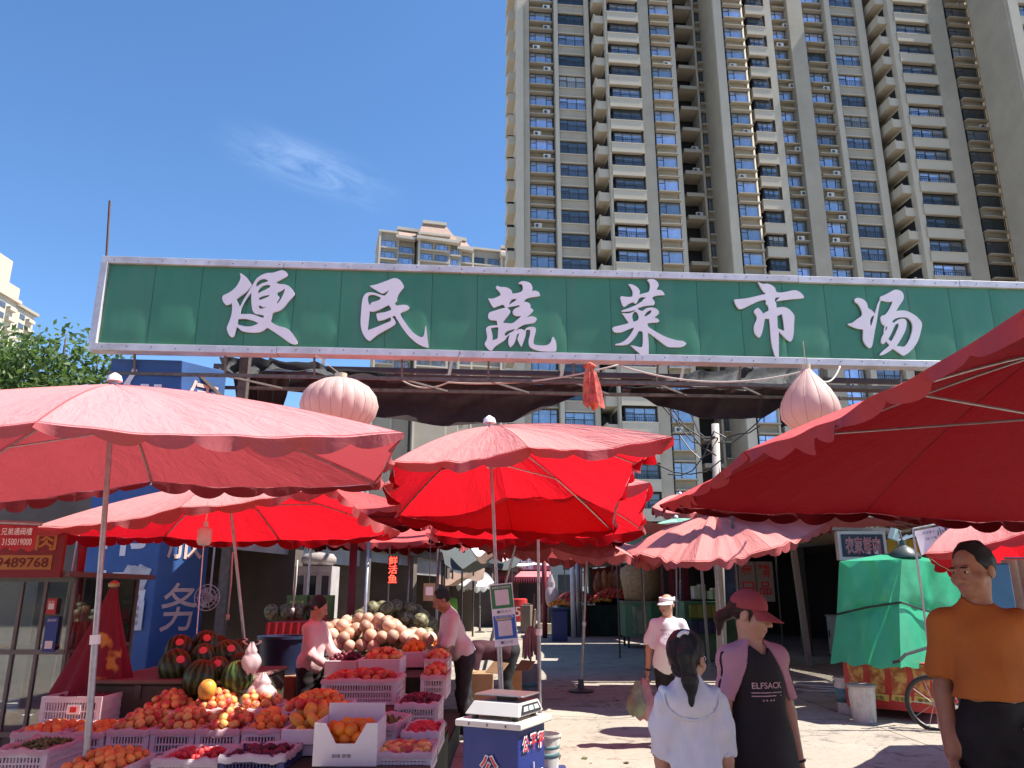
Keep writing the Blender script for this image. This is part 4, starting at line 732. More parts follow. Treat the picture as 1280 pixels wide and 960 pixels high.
# ================================================================ left row of shops
WALLD = M('grimy_wall', (.12, .095, .085), .85, var=.25, scale=1.2, dirt=.6, dcol=(.07, .055, .05)); SHUT = M('roller_shutter', (.4, .4, .4), .5, .5, var=.15, scale=2, dirt=.4); INT = M('shaded_shop_interior', (.025, .02, .02), .9, var=.3)  # INT: near-black colour stands in for deep shade inside the shops
f0 = Vector((-5.2, 12.7, 0)); fd = Vector((.164, .986, 0)); fn = Vector((.986, -.164, 0))
def LS(u, out, z): return f0 + fd * u + fn * out + Vector((0, 0, z))
LQ = Matrix((fd, fn, Vector((0, 0, 1)))).transposed()
def lbox(b, u0, u1, o0, o1, z0, z1): b.box(LS((u0 + u1) / 2, (o0 + o1) / 2, (z0 + z1) / 2), (abs(u1 - u0), abs(o1 - o0), z1 - z0), rot=LQ)
shop = thing('market_shop_row', 'dim row of open shopfronts with rolled up shutters behind the fruit stall on the left', 'shop row', LS(8, -2, 0))
b = MB(); lbox(b, -.3, 34, -4.3, -4.1, 0, 2.95); lbox(b, -.3, 34, -4.1, .3, 2.95, 3.12); lbox(b, -.3, -.1, -4.1, .2, 0, 2.95); lbox(b, 33.8, 34, -4.1, 0, 0, 2.95)
for u in (4.1, 8.4, 12.8, 17.2, 21.6, 26): lbox(b, u - .2, u + .2, -4.1, 0, 0, 2.95)
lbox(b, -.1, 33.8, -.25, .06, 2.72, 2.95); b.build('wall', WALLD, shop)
for k, u in enumerate((-.1, 4.3, 8.6, 13, 17.4)):
    b = MB(); h = (2.42, 2.3, 2.45, 2.2, 2.3)[k]; n = int((2.72 - h) / .05) + 1
    for i in range(n): lbox(b, u + .02, u + 4.1, -.2 - .012 * (i % 2), -.16, 2.72 - (i + 1) * .052, 2.72 - i * .052 - .004)
    b.build('roller_shutter', SHUT, shop)
b = MB()
for u in (-.7, -.5, -.36): b.tube([LS(u, .1, 0), LS(u, .1, 3.0)], .05, 8)
b.build('downpipe', M('brown_pipe', (.2, .1, .08), .5), shop, smooth=True)
b = MB(); lbox(b, .0, 33, -4.09, -4.0, 0, 2.9); b.build('shade_lining', INT, shop)
# pots, bundles and clutter inside the shop mouths (things of their own)
def fruit_proto(name, mat, prof, extra=None, n=14, sx=1):
    b = MB(); b.lathe(prof, n=n, sx=sx); me = b.build(name, mat, smooth=True); d = me.data; bpy.data.objects.remove(me); return d
def two_tone(name, c1, c2, sc=9, lo=.42, hi=.62, rough=.5, vary=.2, wave=None, spec=.4):
    m = bpy.data.materials.new(name); m.use_nodes = True; n = m.node_tree; L = n.links; b = n.nodes['Principled BSDF']; b.inputs['Roughness'].default_value = rough; b.inputs['Specular IOR Level'].default_value = spec
    t = n.nodes.new('ShaderNodeTexCoord'); oi = n.nodes.new('ShaderNodeObjectInfo'); av = n.nodes.new('ShaderNodeVectorMath'); av.operation = 'ADD'; sc_ = n.nodes.new('ShaderNodeVectorMath'); sc_.operation = 'SCALE'; sc_.inputs[0].default_value = (7, 13, 5)
    L.new(oi.outputs['Random'], sc_.inputs['Scale']); L.new(t.outputs['Object'], av.inputs[0]); L.new(sc_.outputs[0], av.inputs[1])
    if wave:
        sp = n.nodes.new('ShaderNodeSeparateXYZ'); L.new(t.outputs['Object'], sp.inputs[0]); at = n.nodes.new('ShaderNodeMath'); at.operation = 'ARCTAN2'; L.new(sp.outputs[0], at.inputs[0]); L.new(sp.outputs[1], at.inputs[1])
        nz = n.nodes.new('ShaderNodeTexNoise'); nz.inputs['Scale'].default_value = sc; nz.inputs['Detail'].default_value = 5; L.new(av.outputs[0], nz.inputs[0])
        ma = n.nodes.new('ShaderNodeMath'); ma.operation = 'MULTIPLY'; ma.inputs[1].default_value = wave; L.new(at.outputs[0], ma.inputs[0]); ad = n.nodes.new('ShaderNodeMath'); ad.operation = 'MULTIPLY_ADD'; ad.inputs[1].default_value = 5; L.new(nz.outputs[0], ad.inputs[0]); L.new(ma.outputs[0], ad.inputs[2])
        si = n.nodes.new('ShaderNodeMath'); si.operation = 'SINE'; L.new(ad.outputs[0], si.inputs[0]); src = si.outputs[0]
    else:
        nz = n.nodes.new('ShaderNodeTexNoise'); nz.inputs['Scale'].default_value = sc; nz.inputs['Detail'].default_value = 3; L.new(av.outputs[0], nz.inputs[0]); src = nz.outputs[0]
    mr = n.nodes.new('ShaderNodeMapRange'); mr.inputs[1].default_value = lo; mr.inputs[2].default_value = hi; L.new(src, mr.inputs[0]); mx = n.nodes.new('ShaderNodeMix'); mx.data_type = 'RGBA'; mx.inputs[6].default_value = (*c1, 1); mx.inputs[7].default_value = (*c2, 1); L.new(mr.outputs[0], mx.inputs[0])
    hs = n.nodes.new('ShaderNodeHueSaturation'); vr = n.nodes.new('ShaderNodeMapRange'); vr.inputs[3].default_value = 1 - vary; vr.inputs[4].default_value = 1 + vary; L.new(oi.outputs['Random'], vr.inputs[0]); L.new(vr.outputs[0], hs.inputs['Value']); L.new(mx.outputs[2], hs.inputs['Color']); L.new(hs.outputs[0], b.inputs['Base Color']); return m
def ball(r, squash=1.0, dent=.25):
    return [(r * math.sin(a) * 1.0, -r * squash * math.cos(a) - (dent * r * max(0, 1 - a_ / .5) * -1 if a_ < .5 else 0) - (dent * r * max(0, 1 - (math.pi - a_) / .5) if math.pi - a_ < .5 else 0)) for a_, a in ((x, x) for x in np.linspace(0.02, math.pi - .02, 11))]
FR = {
 'peach': fruit_proto('peach', two_tone('peach_skin', (.76, .46, .13), (.55, .075, .07), 13, .4, .6, vary=.28), ball(.037, .92)),
 'apricot': fruit_proto('apricot', two_tone('apricot_skin', (.78, .33, .07), (.7, .17, .05), 14, vary=.25), ball(.034, .95)),
 'orange': fruit_proto('orange', two_tone('orange_peel', (.75, .24, .02), (.7, .17, .02), 20), ball(.045, .95, .1)),
 'apple': fruit_proto('apple', two_tone('apple_skin', (.42, .03, .03), (.6, .2, .08), 9), ball(.041, .92)),
 'mango': fruit_proto('mango', two_tone('mango_skin', (.72, .45, .06), (.62, .22, .05), 8), ball(.05, .75, .05), sx=1.35),
 'tomato': fruit_proto('tomato', two_tone('tomato_skin', (.6, .06, .035), (.66, .14, .06), 8, vary=.25), ball(.07, .85)),
 'plum': fruit_proto('plum', two_tone('plum_skin', (.07, .012, .03), (.2, .03, .05), 10), ball(.026, 1, .1)),
 'strawberry': fruit_proto('strawberry', two_tone('strawberry_skin', (.55, .03, .04), (.6, .08, .08), 20), [(.002, -.026), (.012, -.018), (.02, .002), (.018, .014), (.002, .02)], n=8),
 'grape': fruit_proto('grape', two_tone('grape_skin', (.1, .13, .03), (.17, .2, .05), 10), ball(.014, 1.1, 0), n=8),
 'pale_melon': fruit_proto('pale_melon', two_tone('pale_melon_rind', (.5, .28, .18), (.58, .4, .3), 7, vary=.35), ball(.076, 1.1, .1), n=18),
 'net_melon': fruit_proto('net_melon', two_tone('net_melon_rind', (.1, .1, .045), (.26, .23, .13), 26, .45, .58), ball(.1, 1.15, .05), n=18),
 'watermelon': fruit_proto('watermelon', two_tone('watermelon_rind', (.06, .115, .03), (.01, .03, .01), 14, -.5, .2, .35, .2, wave=14), ball(.15, 1.08, .03), n=28),
}
CATN = {'pale_melon': 'melon', 'net_melon': 'melon'}
def put(kind, p, label, group, s=1.0, rot=None, rg=random):
    o = bpy.data.objects.new(kind, FR[kind]); COL.objects.link(o); o.location = p; o.rotation_euler = rot or (rg.uniform(-.9, .9), rg.uniform(-.9, .9), rg.uniform(0, 6.28)); o.scale = (s * rg.uniform(.95, 1.05),) * 3
    return meta(o, label, CATN.get(kind, kind), group)
def heap(kind, c, wd, dp, r, label, group, h=.1, n=999, ang=0, seed=1, s=1.0, layers=1, tilt=0):
    """fruit laid close together over a gently domed rectangle centred at c (its floor)"""
    rg = random.Random(seed); st = r * 1.92; k = 0; ca, sa = math.cos(ang), math.sin(ang); pts = []
    for L in range(layers):
        ny = max(1, int(dp / (st * .88))); nx = max(1, int(wd / st))
        for j in range(ny):
            for i in range(nx):
                x = (i + .5 * (j % 2) + .25 - nx / 2 + rg.uniform(-.12, .12)) * st + (L % 2) * st * .5; y = (j + .5 - ny / 2 + rg.uniform(-.12, .12)) * st * .88
                if abs(x) > wd / 2 - r * .6 or abs(y) > dp / 2 - r * .6: continue
                e = max(abs(x) / (wd / 2), abs(y) / (dp / 2)); z = r + h * (1 - e ** 2.2) - L * r * 1.3 + rg.uniform(-.1, .12) * r + tilt * y
                if L and z < -.05: continue
                pts.append((x, y, z))
    rg.shuffle(pts)
    for (x, y, z) in pts[:n]: put(kind, Vector(c) + Vector((x * ca - y * sa, x * sa + y * ca, z)), label, group, s, rg=rg)
# crates -------------------------------------------------------------
CRW = M('white_crate_plastic', (.66, .64, .66), .5, var=.06, scale=3, dirt=.3, dcol=(.35, .3, .3), vary=.08); CRB = M('blue_crate_plastic', (.03, .05, .16), .5, vary=.1); LIN = M('pink_liner_film', (.72, .56, .58), .35, var=.1, scale=8, trans=.35, tcol=(.75, .5, .55)); FOAM = M('white_foam_box', (.72, .7, .7), .7, var=.04, dirt=.15, vary=.05); CARD = M('brown_cardboard', (.3, .19, .1), .85, var=.12, vary=.12)
LINW = M('white_liner_film', (.75, .72, .74), .35, trans=.35, var=.08, scale=9)
def crate_mb(wd, dp, h, bars=True):
    b = MB(); t = .012
    for sx in (-1, 1):
        for sy in (-1, 1): b.box((sx * (wd / 2 - .018), sy * (dp / 2 - .018), h / 2), (.036, .036, h))
    for z, hh in ((.012, .024), (h * .52, .012), (h - .022, .044), (h * .25, .01)):
        for sy in (-1, 1): b.box((0, sy * (dp / 2 - t / 2), z), (wd - .072, t, hh))
        for sx in (-1, 1): b.box((sx * (wd / 2 - t / 2), 0, z), (t, dp - .072, hh))
    n = int(wd / .022)
    for k in range(1, n):
        for sy in (-1, 1): b.box((-wd / 2 + wd * k / n, sy * (dp / 2 - t / 2 - .001), h * .46), (.009, t * .7, h * .86))
    n = int(dp / .022)
    for k in range(1, n):
        for sx in (-1, 1): b.box((sx * (wd / 2 - t / 2 - .001), -dp / 2 + dp * k / n, h * .46), (t * .7, .009, h * .86))
    b.box((0, 0, .006), (wd - .03, dp - .03, .008)); return b
CRP = {}
def crate(kind, p, wd, dp, h, label, ang=0, group='crates of the fruit stall', liner=None, seed=0):
    """kind: white / blue plastic crate, foam box, carton.  p: centre of its underside"""
    name = {'white': 'fruit_crate', 'blue': 'fruit_crate', 'foam': 'foam_box', 'card': 'carton'}[kind]; rg = random.Random(seed)
    root = thing(name, label, 'crate' if kind in ('white', 'blue') else 'box', p, group, ang); key = (kind, wd, dp, h)
    if key not in CRP:
        if kind in ('white', 'blue'): b = crate_mb(wd, dp, h); o = b.build('shell', CRW if kind == 'white' else CRB, root, local=True)
        else:
            b = MB(); t = .025 if kind == 'foam' else .008
            for sy in (-1, 1): b.box((0, sy * (dp / 2 - t / 2), h / 2), (wd, t, h))
            for sx in (-1, 1): b.box((sx * (wd / 2 - t / 2), 0, h / 2), (t, dp - 2 * t - .001, h))
            b.box((0, 0, t / 2), (wd - 2 * t - .002, dp - 2 * t - .002, t)); o = b.build('shell', FOAM if kind == 'foam' else CARD, root, local=True, bevel=.004)
        CRP[key] = o
    else: o = CRP[key].copy(); COL.objects.link(o); o.parent = root
    if liner:
        b = MB(); rows = []; ph = rg.uniform(0, 6); per = []
        for (x0, y0, x1, y1) in ((-1, -1, 1, -1), (1, -1, 1, 1), (1, 1, -1, 1), (-1, 1, -1, -1)):
            for k in range(16): f = k / 16; per.append(((x0 + (x1 - x0) * f) * wd / 2, (y0 + (y1 - y0) * f) * dp / 2))
        per.append(per[0])
        for f, (sc, z) in enumerate(((1.03, -.022 - .02 * rg.random()), (1.025, -.006), (.985, .01), (.93, .0), (.9, -.05))):
            rows.append([Vector((x * sc, y * sc, h + z + (.007 * math.sin(k * .61 + ph) + .005 * math.sin(k * 1.7 + ph * 2) + .004 * rg.uniform(-1, 1)) * (1 if f < 3 else .3))) for k, (x, y) in enumerate(per)])
        rows.append([Vector((x * .4, y * .4, h - .06)) for x, y in per]); b.grid(rows, flip=True); b.build('liner', liner, root, smooth=True, local=True)
    return root
DKCL = M('dark_green_cloth', (.012, .035, .022), .9, var=.3, scale=5)
def stand(label, x0, x1, y0, y1, z, mat=None, ang=0, name='display_table'):
    t = thing(name, label, 'table', ((x0 + x1) / 2, (y0 + y1) / 2, 0)); b = MB(); b.bb((x0, y0, z - .03), (x1, y1, z)); b.build('table_top', M('plywood', (.07, .05, .035), .8), t)
    b = MB(); N = 40
    per = [(x0 + (x1 - x0) * k / N, y0) for k in range(N)] + [(x1, y0 + (y1 - y0) * k / 12) for k in range(13)]; b.grid([[Vector((x, y, z * (1 - f) - .004 - .0 * f)) + Vector((0, -.02 - .015 * math.sin(k * 1.7) * (f + .2), 0)) for k, (x, y) in enumerate(per)] for f in (0, .5, .985)]); b.build('table_skirt', mat or DKCL, t, smooth=True)
    for (x, y) in ((x0 + .05, y0 + .05), (x1 - .05, y0 + .05), (x0 + .05, y1 - .05), (x1 - .05, y1 - .05)): b = MB(); b.bb((x - .02, y - .02, 0), (x + .02, y + .02, z - .031)); b.build('leg', DARKM, t)
    return t
GP = 'fruit heaped in the crates of the stall'
def bin_(x0, x1, yt, Y, dp, h, kind, fruit, label, flabel, liner=None, ang=0, hp=.1, n=60, seed=1, layers=2, s=1.0):
    """crate whose front top edge spans x0..x1 at row yt of the photograph, Y metres away"""
    a, c = P(x0, yt, Y), P(x1, yt, Y); wd = round(c.x - a.x, 2); z = (a.z + c.z) / 2 - h; ctr = Vector(((a.x + c.x) / 2, Y + dp / 2, z))
    r = crate(kind, ctr, wd, dp, h, label, ang, liner=liner, seed=seed)
    if fruit:
        rr = {'peach': .037, 'apricot': .034, 'orange': .045, 'apple': .041, 'mango': .055, 'plum': .026, 'strawberry': .021, 'grape': .015, 'pale_melon': .085, 'net_melon': .1}[fruit] * s
        heap(fruit, ctr + Vector((0, 0, h - .055)), wd - .03, dp - .03, rr, flabel, GP, hp, n, ang, seed, s, layers)
    return z
S0 = 'white perforated crate '
zs = []
fronts = [(14, 76, 'apricot', 'with few apricots at the far left of the front row'), (79, 131, 'apricot', 'of small apricots just behind the thick steel umbrella pole'), (134, 187, 'peach', 'of yellow peaches first right of the thick umbrella pole'), (189, 243, 'peach', 'of peaches in the middle of the front row'), (245, 300, 'peach', 'of red flushed peaches under the pinkish heap'), (303, 350, 'apricot', 'of orange apricots at the right end of the front row')]
for k, (x0, x1, fr_, tx) in enumerate(fronts):
    zs.append(bin_(x0, x1, 913 if k > 1 else 916, 6.1, .5, .2, 'white', fr_, S0 + tx, ('ripe yellow red peach heaped in the front row of white crates' if fr_ == 'peach' else 'small orange apricot lying in the front row of white crates'), LIN, hp=.12 if k > 1 else .04, n=90, seed=10 + k))
ZF = min(zs); x0_, x1_ = P(10, 920, 6.1).x - .04, P(353, 920, 6.1).x + .06
stand('low table with a dark cloth under the front row of peach crates', x0_, x1_, 6.06, 7.7, ZF - .004)
for k, (x0, x1) in enumerate(((172, 228), (230, 286), (288, 338))):
    bin_(x0, x1, 889 - k, 6.66, .5, .2, 'white', 'peach', S0 + ('of heaped peaches behind the middle of the front row', 'of heaped peaches below the orange melon', 'of heaped peaches below the white plastic bag')[k], 'soft yellow red peach heaped in the raised second row of crates', LIN, hp=.13, n=84, seed=30 + k)
zl = bin_(52, 128, 871, 6.66, .42, .23, 'white', 'plum', 'tall white crate with a pink label square standing left of the umbrella pole', 'dark plum in the tall labelled crate', None, hp=.0, n=40, seed=40, layers=1)
a = P(92, 887, 6.655); b = MB(); b.box((a.x, 6.652, a.z), (.11, .006, .07)); b.mi = 1; b.box((a.x, 6.647, a.z), (.05, .006, .04)); meta(b.build('crate_label', [WHITE, REDP], None, org=a), 'white label with red print on the tall crate at the left', 'label')
# lower front row
lz = bin_(-8, 60, 938, 5.5, .5, .17, 'white', 'grape', 'crate of dark grapes in pink film at the bottom left corner', 'small dark green grape in the corner crate', LIN, hp=.06, n=110, seed=50)
bin_(68, 150, 962, 5.2, .5, .15, 'white', 'apricot', 'low crate of orange apricots in front, right of the thick pole foot', 'orange apricot in the low crate near the pole foot', None, hp=.08, n=60, seed=51)
bin_(190, 272, 950, 5.45, .45, .15, 'white', 'strawberry', 'low crate of strawberries in white film under the front row', 'red strawberry in the low film lined crate', LINW, hp=.05, n=110, seed=52)
bin_(274, 356, 945, 5.4, .45, .16, 'blue', 'plum', 'dark blue crate with white film at the lower front', 'dark plum in the dark blue crate', LINW, hp=.03, n=60, seed=53)
stand('lower front table with a dark cloth at the very bottom of the stall', P(-12, 950, 5.5).x, P(358, 950, 5.5).x, 5.1, 6.0, .33)
# centre of the stall
bin_(352, 412, 912, 5.85, .42, .1, 'foam', 'mango', 'flat white foam box of mangoes and apples in the middle of the stall', 'yellow red mango in the flat foam box', None, hp=.1, n=18, seed=60)
heap('apple', P(380, 893, 6.1) - Vector((0, 0, .02)), .3, .2, .041, 'deep red apple on top of the mango box', GP, .06, 9, 0, 61, 1, 1)
a = P(352, 930, 5.86); crate('foam', (P(380, 930, 5.86).x, 6.08, a.z - .08), .40, .42, .085, 'second flat foam box under the mango box')
bin_(352, 432, 884, 6.35, .45, .14, 'white', 'apricot', 'crate of bright orange apricots behind the mango box', 'bright orange apricot behind the mango box', None, hp=.1, n=70, seed=62)
# white carton with a dipped front, full of oranges
o3 = P(430, 958, 5.25); cz = o3.z; cart = thing('orange_carton', 'white carton with a dipped front full of oranges at the bottom centre', 'box', (o3.x, 5.25, cz), None); b = MB(); W_ = .4; H_ = .25; D_ = .34
b.prism([(o3.x - W_ / 2, 5.25, cz), (o3.x + W_ / 2, 5.25, cz), (o3.x + W_ / 2, 5.25, cz + H_), (o3.x + .13, 5.25, cz + H_), (o3.x + .06, 5.25, cz + .13), (o3.x - .06, 5.25, cz + .13), (o3.x - .13, 5.25, cz + H_), (o3.x - W_ / 2, 5.25, cz + H_)], (0, .01, 0))
for sx in (-1, 1): b.box((o3.x + sx * (W_ / 2 - .005), 5.26 + D_ / 2, cz + H_ / 2), (.01, D_ - .001, H_))
b.box((o3.x, 5.26 + D_, cz + H_ * .65), (W_ - .022, .01, H_ * 1.3)); b.box((o3.x, 5.26 + D_ / 2, cz + .006), (W_ - .022, D_ - .03, .01)); b.build('shell', FOAM, cart)
b = MB(); b.text('甜橙 脐橙', (o3.x - .02, 5.25, cz + .06), (1, 0, 0), (0, 0, 1), w=.12, h=.022); b.build('print', BLACK, cart)
heap('orange', (o3.x, 5.26 + D_ / 2, cz + .1), W_ - .03, D_ - .04, .045, 'bright orange in the white dipped front carton', GP, .07, 34, 0, 63, 1, 2)
a = P(385, 935, 5.3); t_ = meta(MB().bb((P(355, 950, 5.4).x, 5.42, .0), (P(398, 950, 5.4).x, 5.84, .49)).build('stack_stand', DKCL, None, org=(a.x, 5.6, 0)), 'dark cloth covered block left of the orange carton', 'block')
stand('table under the orange carton and film wrapped crates', P(398, 960, 5.2).x, P(536, 960, 5.2).x, 5.14, 6.75, cz - .004)
bin_(436, 500, 905, 5.95, .5, .12, 'white', 'grape', 'film wrapped crate of green grapes beside the orange carton', 'green grape under the film', LIN, hp=.05, n=110, seed=64, ang=-.1)
bin_(420, 470, 898, 5.7, .3, .1, 'foam', 'plum', 'pink film tray behind the dipped orange carton', 'plum in the pink film tray', LIN, hp=.04, n=40, seed=65, ang=-.15)
bin_(466, 540, 942, 5.3, .4, .12, 'white', 'peach', 'crate of film wrapped pink peaches at the bottom right of the stall', 'pale pink wrapped peach at the bottom right of the stall', LIN, hp=.02, n=24, seed=66, layers=1)
bin_(502, 548, 916, 5.8, .5, .14, 'white', 'strawberry', 'crate of strawberries at the right edge of the stall', 'strawberry in the right edge crate', LINW, hp=.05, n=110, seed=67)
bin_(494, 548, 880, 6.85, .5, .2, 'white', 'plum', 'white crate of dark plums with clear film stacked on a blue crate', 'very dark plum in the stacked crate', LINW, hp=.07, n=100, seed=68)
a = P(521, 903, 6.9); crate('blue', (P(521, 903, 6.86).x, 7.1, P(521, 880, 6.85).z - .2 - .21), .42, .5, .205, 'blue crate under the crate of dark plums')
stand('short table under the stacked crates on the lane side', P(490, 900, 6.86).x, P(552, 900, 6.86).x, 6.8, 9.6, P(521, 880, 6.85).z - .2 - .215)
bin_(402, 496, 850, 7.1, .6, .2, 'white', 'apple', 'big white mesh crate with film and pink apples in front of the seller', 'pinkish apple in the big mesh crate', LIN, hp=.05, n=60, seed=69)
stand('inner table with a dark cloth in front of the seller', P(352, 880, 7.05).x, P(500, 880, 7.05).x, 6.78, 7.75, P(450, 850, 7.1).z - .205)
for k, (x0, x1, yt, Y, fr_, tx) in enumerate(((406, 446, 826, 8.35, 'plum', 'foam box of dark red dates beside the seller'), (448, 500, 824, 8.2, 'peach', 'long white foam box of peaches and apples beside the seller'), (500, 530, 815, 8.9, 'orange', 'foam box of oranges beyond the long foam box'))):
    bin_(x0, x1, yt, Y, .5, .16, 'foam', fr_, tx, ('dark red date in the foam box beside the seller', 'peach in the long white foam box beside the seller', 'orange in the foam box beyond the long one')[k], None, hp=.09, n=50, seed=70 + k)
stand('back table with a dark cloth under the foam boxes', P(404, 850, 8.2).x, P(532, 850, 8.2).x, 8.15, 9.2, P(470, 824, 8.2).z - .165)
for k, (x0, x1, yt, Y) in enumerate(((526, 558, 845, 7.6), (530, 560, 824, 8.6), (532, 562, 808, 9.6))):
    bin_(x0, x1, yt, Y, .55, .2, 'white', ('apple', 'peach', 'apricot')[k], ('lane side crate of red apples next to the customer', 'lane side crate of peaches by the hand of the customer', 'lane side crate of apricots beyond the hand of the customer')[k], ('red apple in the nearest crate beside the customer', 'peach in the middle crate beside the customer', 'apricot in the furthest crate beside the customer')[k], LIN, hp=.08, n=44, seed=80 + k)
stand('lane side table with a dark cloth', P(524, 845, 7.6).x, P(562, 845, 7.6).x, 7.58, 10.4, P(540, 845, 7.6).z - .205) if False else None
# melon mounds
stand('melon table with a dark cloth behind the seller', P(398, 820, 9.4).x, P(512, 820, 9.4).x, 9.3, 11.8, .86)
c = P(440, 812, 9.7); heap('pale_melon', (c.x + .1, 10.0, .86), 1.4, 1.0, .076, 'pale melon in the mound behind the seller', 'pale melons behind the seller', .34, 90, 0, 90, 1, 2)
heap('pale_melon', (P(520, 800, 9.4).x, 9.65, .86), .5, .5, .085, 'pale melon at the right end of the mound behind the seller', 'pale melons behind the seller', .15, 12, 0, 94, 1, 1)
c = P(487, 780, 11); heap('net_melon', (c.x, 11.2, .95), 1.3, .9, .1, 'dark netted melon piled further back', 'dark netted melons', .35, 40, 0, 91, 1, 2)
# watermelons on their chest
MEL = [(220, 834, 7.25, 1.05), (251, 848, 7.0, 1.05), (296, 847, 7.05, 1.0), (224, 812, 7.55, .95), (256, 806, 7.75, .95), (255, 822, 7.4, .9), (284, 820, 7.5, 1.05), (301, 832, 7.35, .85), (272, 838, 7.15, .85), (238, 822, 7.75, .95), (272, 812, 7.9, .95), (300, 815, 7.85, .9)]
WL = ['leftmost big watermelon of the heap', 'watermelon low in the front of the heap, left of the orange melon', 'watermelon low in front at the right of the heap', 'watermelon at the upper left of the heap', 'topmost watermelon of the heap', 'small watermelon in the middle of the heap', 'large watermelon at the upper right of the heap', 'watermelon at the right end of the heap', 'watermelon wedged between the front two', 'watermelon at the back left of the heap', 'watermelon at the back of the heap behind the topmost', 'watermelon at the back right of the heap']
STK = M('pink_sticker', (.75, .12, .12), .5)
for k, (x, y, Y, s) in enumerate(MEL):
    p = P(x, y, Y); o = put('watermelon', p, WL[k], 'watermelons heaped by the pillar', s, (random.uniform(-.5, .5), random.uniform(-.4, .4), random.uniform(0, 6))); o.scale = [v * .92 for v in o.scale]
    if k in (0, 3, 4, 5, 6, 8):
        b = MB(); dv = (Vector((0, 0, EYE)) - p).normalized() + Vector((random.uniform(-.2, .3), 0, .55)); dv.normalize(); q = dv.to_track_quat('Z', 'Y').to_matrix(); b.lathe([(.0, .0), (.035, -.004), (.036, -.012)], p + dv * (.152 * s), 12, q); st_ = b.build('sticker', STK, None, org=p); st_.parent = o; st_.matrix_parent_inverse = o.matrix_basis.inverted()
GBX = M('olive_chest', (.05, .052, .035), .6, var=.2, dirt=.4); t = thing('storage_chest', 'dark olive chest with a pale lid edge beneath the watermelons', 'chest', (P(230, 870, 7.3).x, 7.5, 0)); a = P(138, 838, 7.3); c = P(318, 838, 7.3); b = MB(); b.bb((a.x, 7.0, 0), (c.x, 8.3, a.z - .09)); b.build('body', GBX, t, bevel=.012); b = MB(); b.bb((a.x - .02, 6.98, a.z - .085), (c.x + .02, 8.32, a.z - .05)); b.build('lid', M('chest_lid', (.16, .12, .09), .6, dirt=.4), t, bevel=.01); b = MB(); b.bb((P(170, 855, 7).x, 6.985, a.z - .2), (P(178, 855, 7).x, 6.999, a.z - .09)); b.build('latch', DARKM, t)
put('net_melon', P(259, 862, 6.75), 'round orange yellow melon in front of the watermelons', None, .75); bpy.data.objects[-1] if False else None
om = [o for o in COL.objects if o.get('label') == 'round orange yellow melon in front of the watermelons'][0]; om.data = om.data.copy(); om.data.materials[0] = FR['mango'].materials[0]
# ---------------------------------------------------------------- white plastic bags on the stall
BAG = M('thin_plastic_bag', (.72, .6, .62), .3, var=.08, scale=8, trans=.4, spec=.5)
def bag(label, c, w, h, d, mat=BAG, seed=0, handles=True):
    rg = random.Random(seed); ph = [rg.uniform(0, 6) for _ in range(6)]; c = Vector(c); rows = []
    for k in range(15):
        f = k / 14; pr = (math.sin(math.pi * min(1, f * 1.25 + .08)) ** .6 if f < .7 else .55 * (1 - f) / .3 * .9 + .16); rows.append([c + Vector((w / 2 * pr * math.cos(a) * (1 + .1 * math.sin(3 * a + ph[0] + f * 5) + .06 * math.sin(7 * a + ph[1])), d / 2 * pr * math.sin(a) * (1 + .12 * math.sin(4 * a + ph[2] + f * 4)), h * f + .012 * math.sin(5 * a + ph[3]))) for a in np.linspace(0, 2 * math.pi, 29)])
    b = MB(); b.grid(rows)
    if handles:
        for sx in (-1, 1): b.grid([[c + Vector((sx * (.03 + .045 * math.sin(math.pi * t)) * 1 + e, 0, h * .93 + .14 * h * 2 * math.sin(math.pi * t / 2) * .6)) for e in (-.012, .012)] for t in np.linspace(0, 1, 6)])
    return meta(b.build('plastic_bag', mat, None, org=c, smooth=True), label, 'plastic bag')
bag('crumpled white and red plastic bag among the peaches below the steel pole', P(326, 880, 6.9), .24, .24, .2, seed=1)
bag('small white bag slumped at the edge of the watermelon heap', P(312, 842, 7.0), .16, .25, .14, seed=2)
# ---------------------------------------------------------------- hanging things
def hang(o_pts, r, b): b.tube(o_pts, r, 5)
p = P(256, 668, 7.4); t = thing('hanging_lamp', 'white bulb lamp hanging from the tipped red umbrella', 'lamp', p); b = MB(); b.lathe([(.0, -.11), (.05, -.1), (.066, -.07), (.066, .04), (.05, .06), (.025, .065), (.025, .12), (0, .12)], p, 16); b.build('bulb', M('lamp_plastic', (.7, .62, .62), .4), t, smooth=True, angle=40); b = MB(); b.tube([p + Vector((0, 0, .12)), p + Vector((0, 0, .35))], .006, 5); b.tube([p + Vector((0, 0, -.1)), p + Vector((.02, 0, -.9))], .005, 5); b.build('cord', WHITE, t)
p = P(258, 747, 9.5); t = thing('hanging_fan', 'small round fan hanging in front of the dark shop mouth', 'fan', p); b = MB(); 
for r in (.15, .11, .06): b.tube([p + Vector((r * math.cos(a), .02, r * math.sin(a))) for a in np.linspace(0, 2 * math.pi, 24, endpoint=False)], .006, 5, closed=True)
for k in range(10): a = math.pi * 2 * k / 10; b.tube([p + Vector((.02 * math.cos(a), .02, .02 * math.sin(a))), p + Vector((.15 * math.cos(a), .02, .15 * math.sin(a)))], .004, 4)
b.build('guard', GREYP, t)
b = MB(); 
for k in range(3): a = k * 2.1; b.prism([p + Vector((.01 * math.cos(a), .06, .01 * math.sin(a))), p + Vector((.12 * math.cos(a - .4), .07, .12 * math.sin(a - .4))), p + Vector((.12 * math.cos(a + .4), .05, .12 * math.sin(a + .4)))], (0, .004, 0))
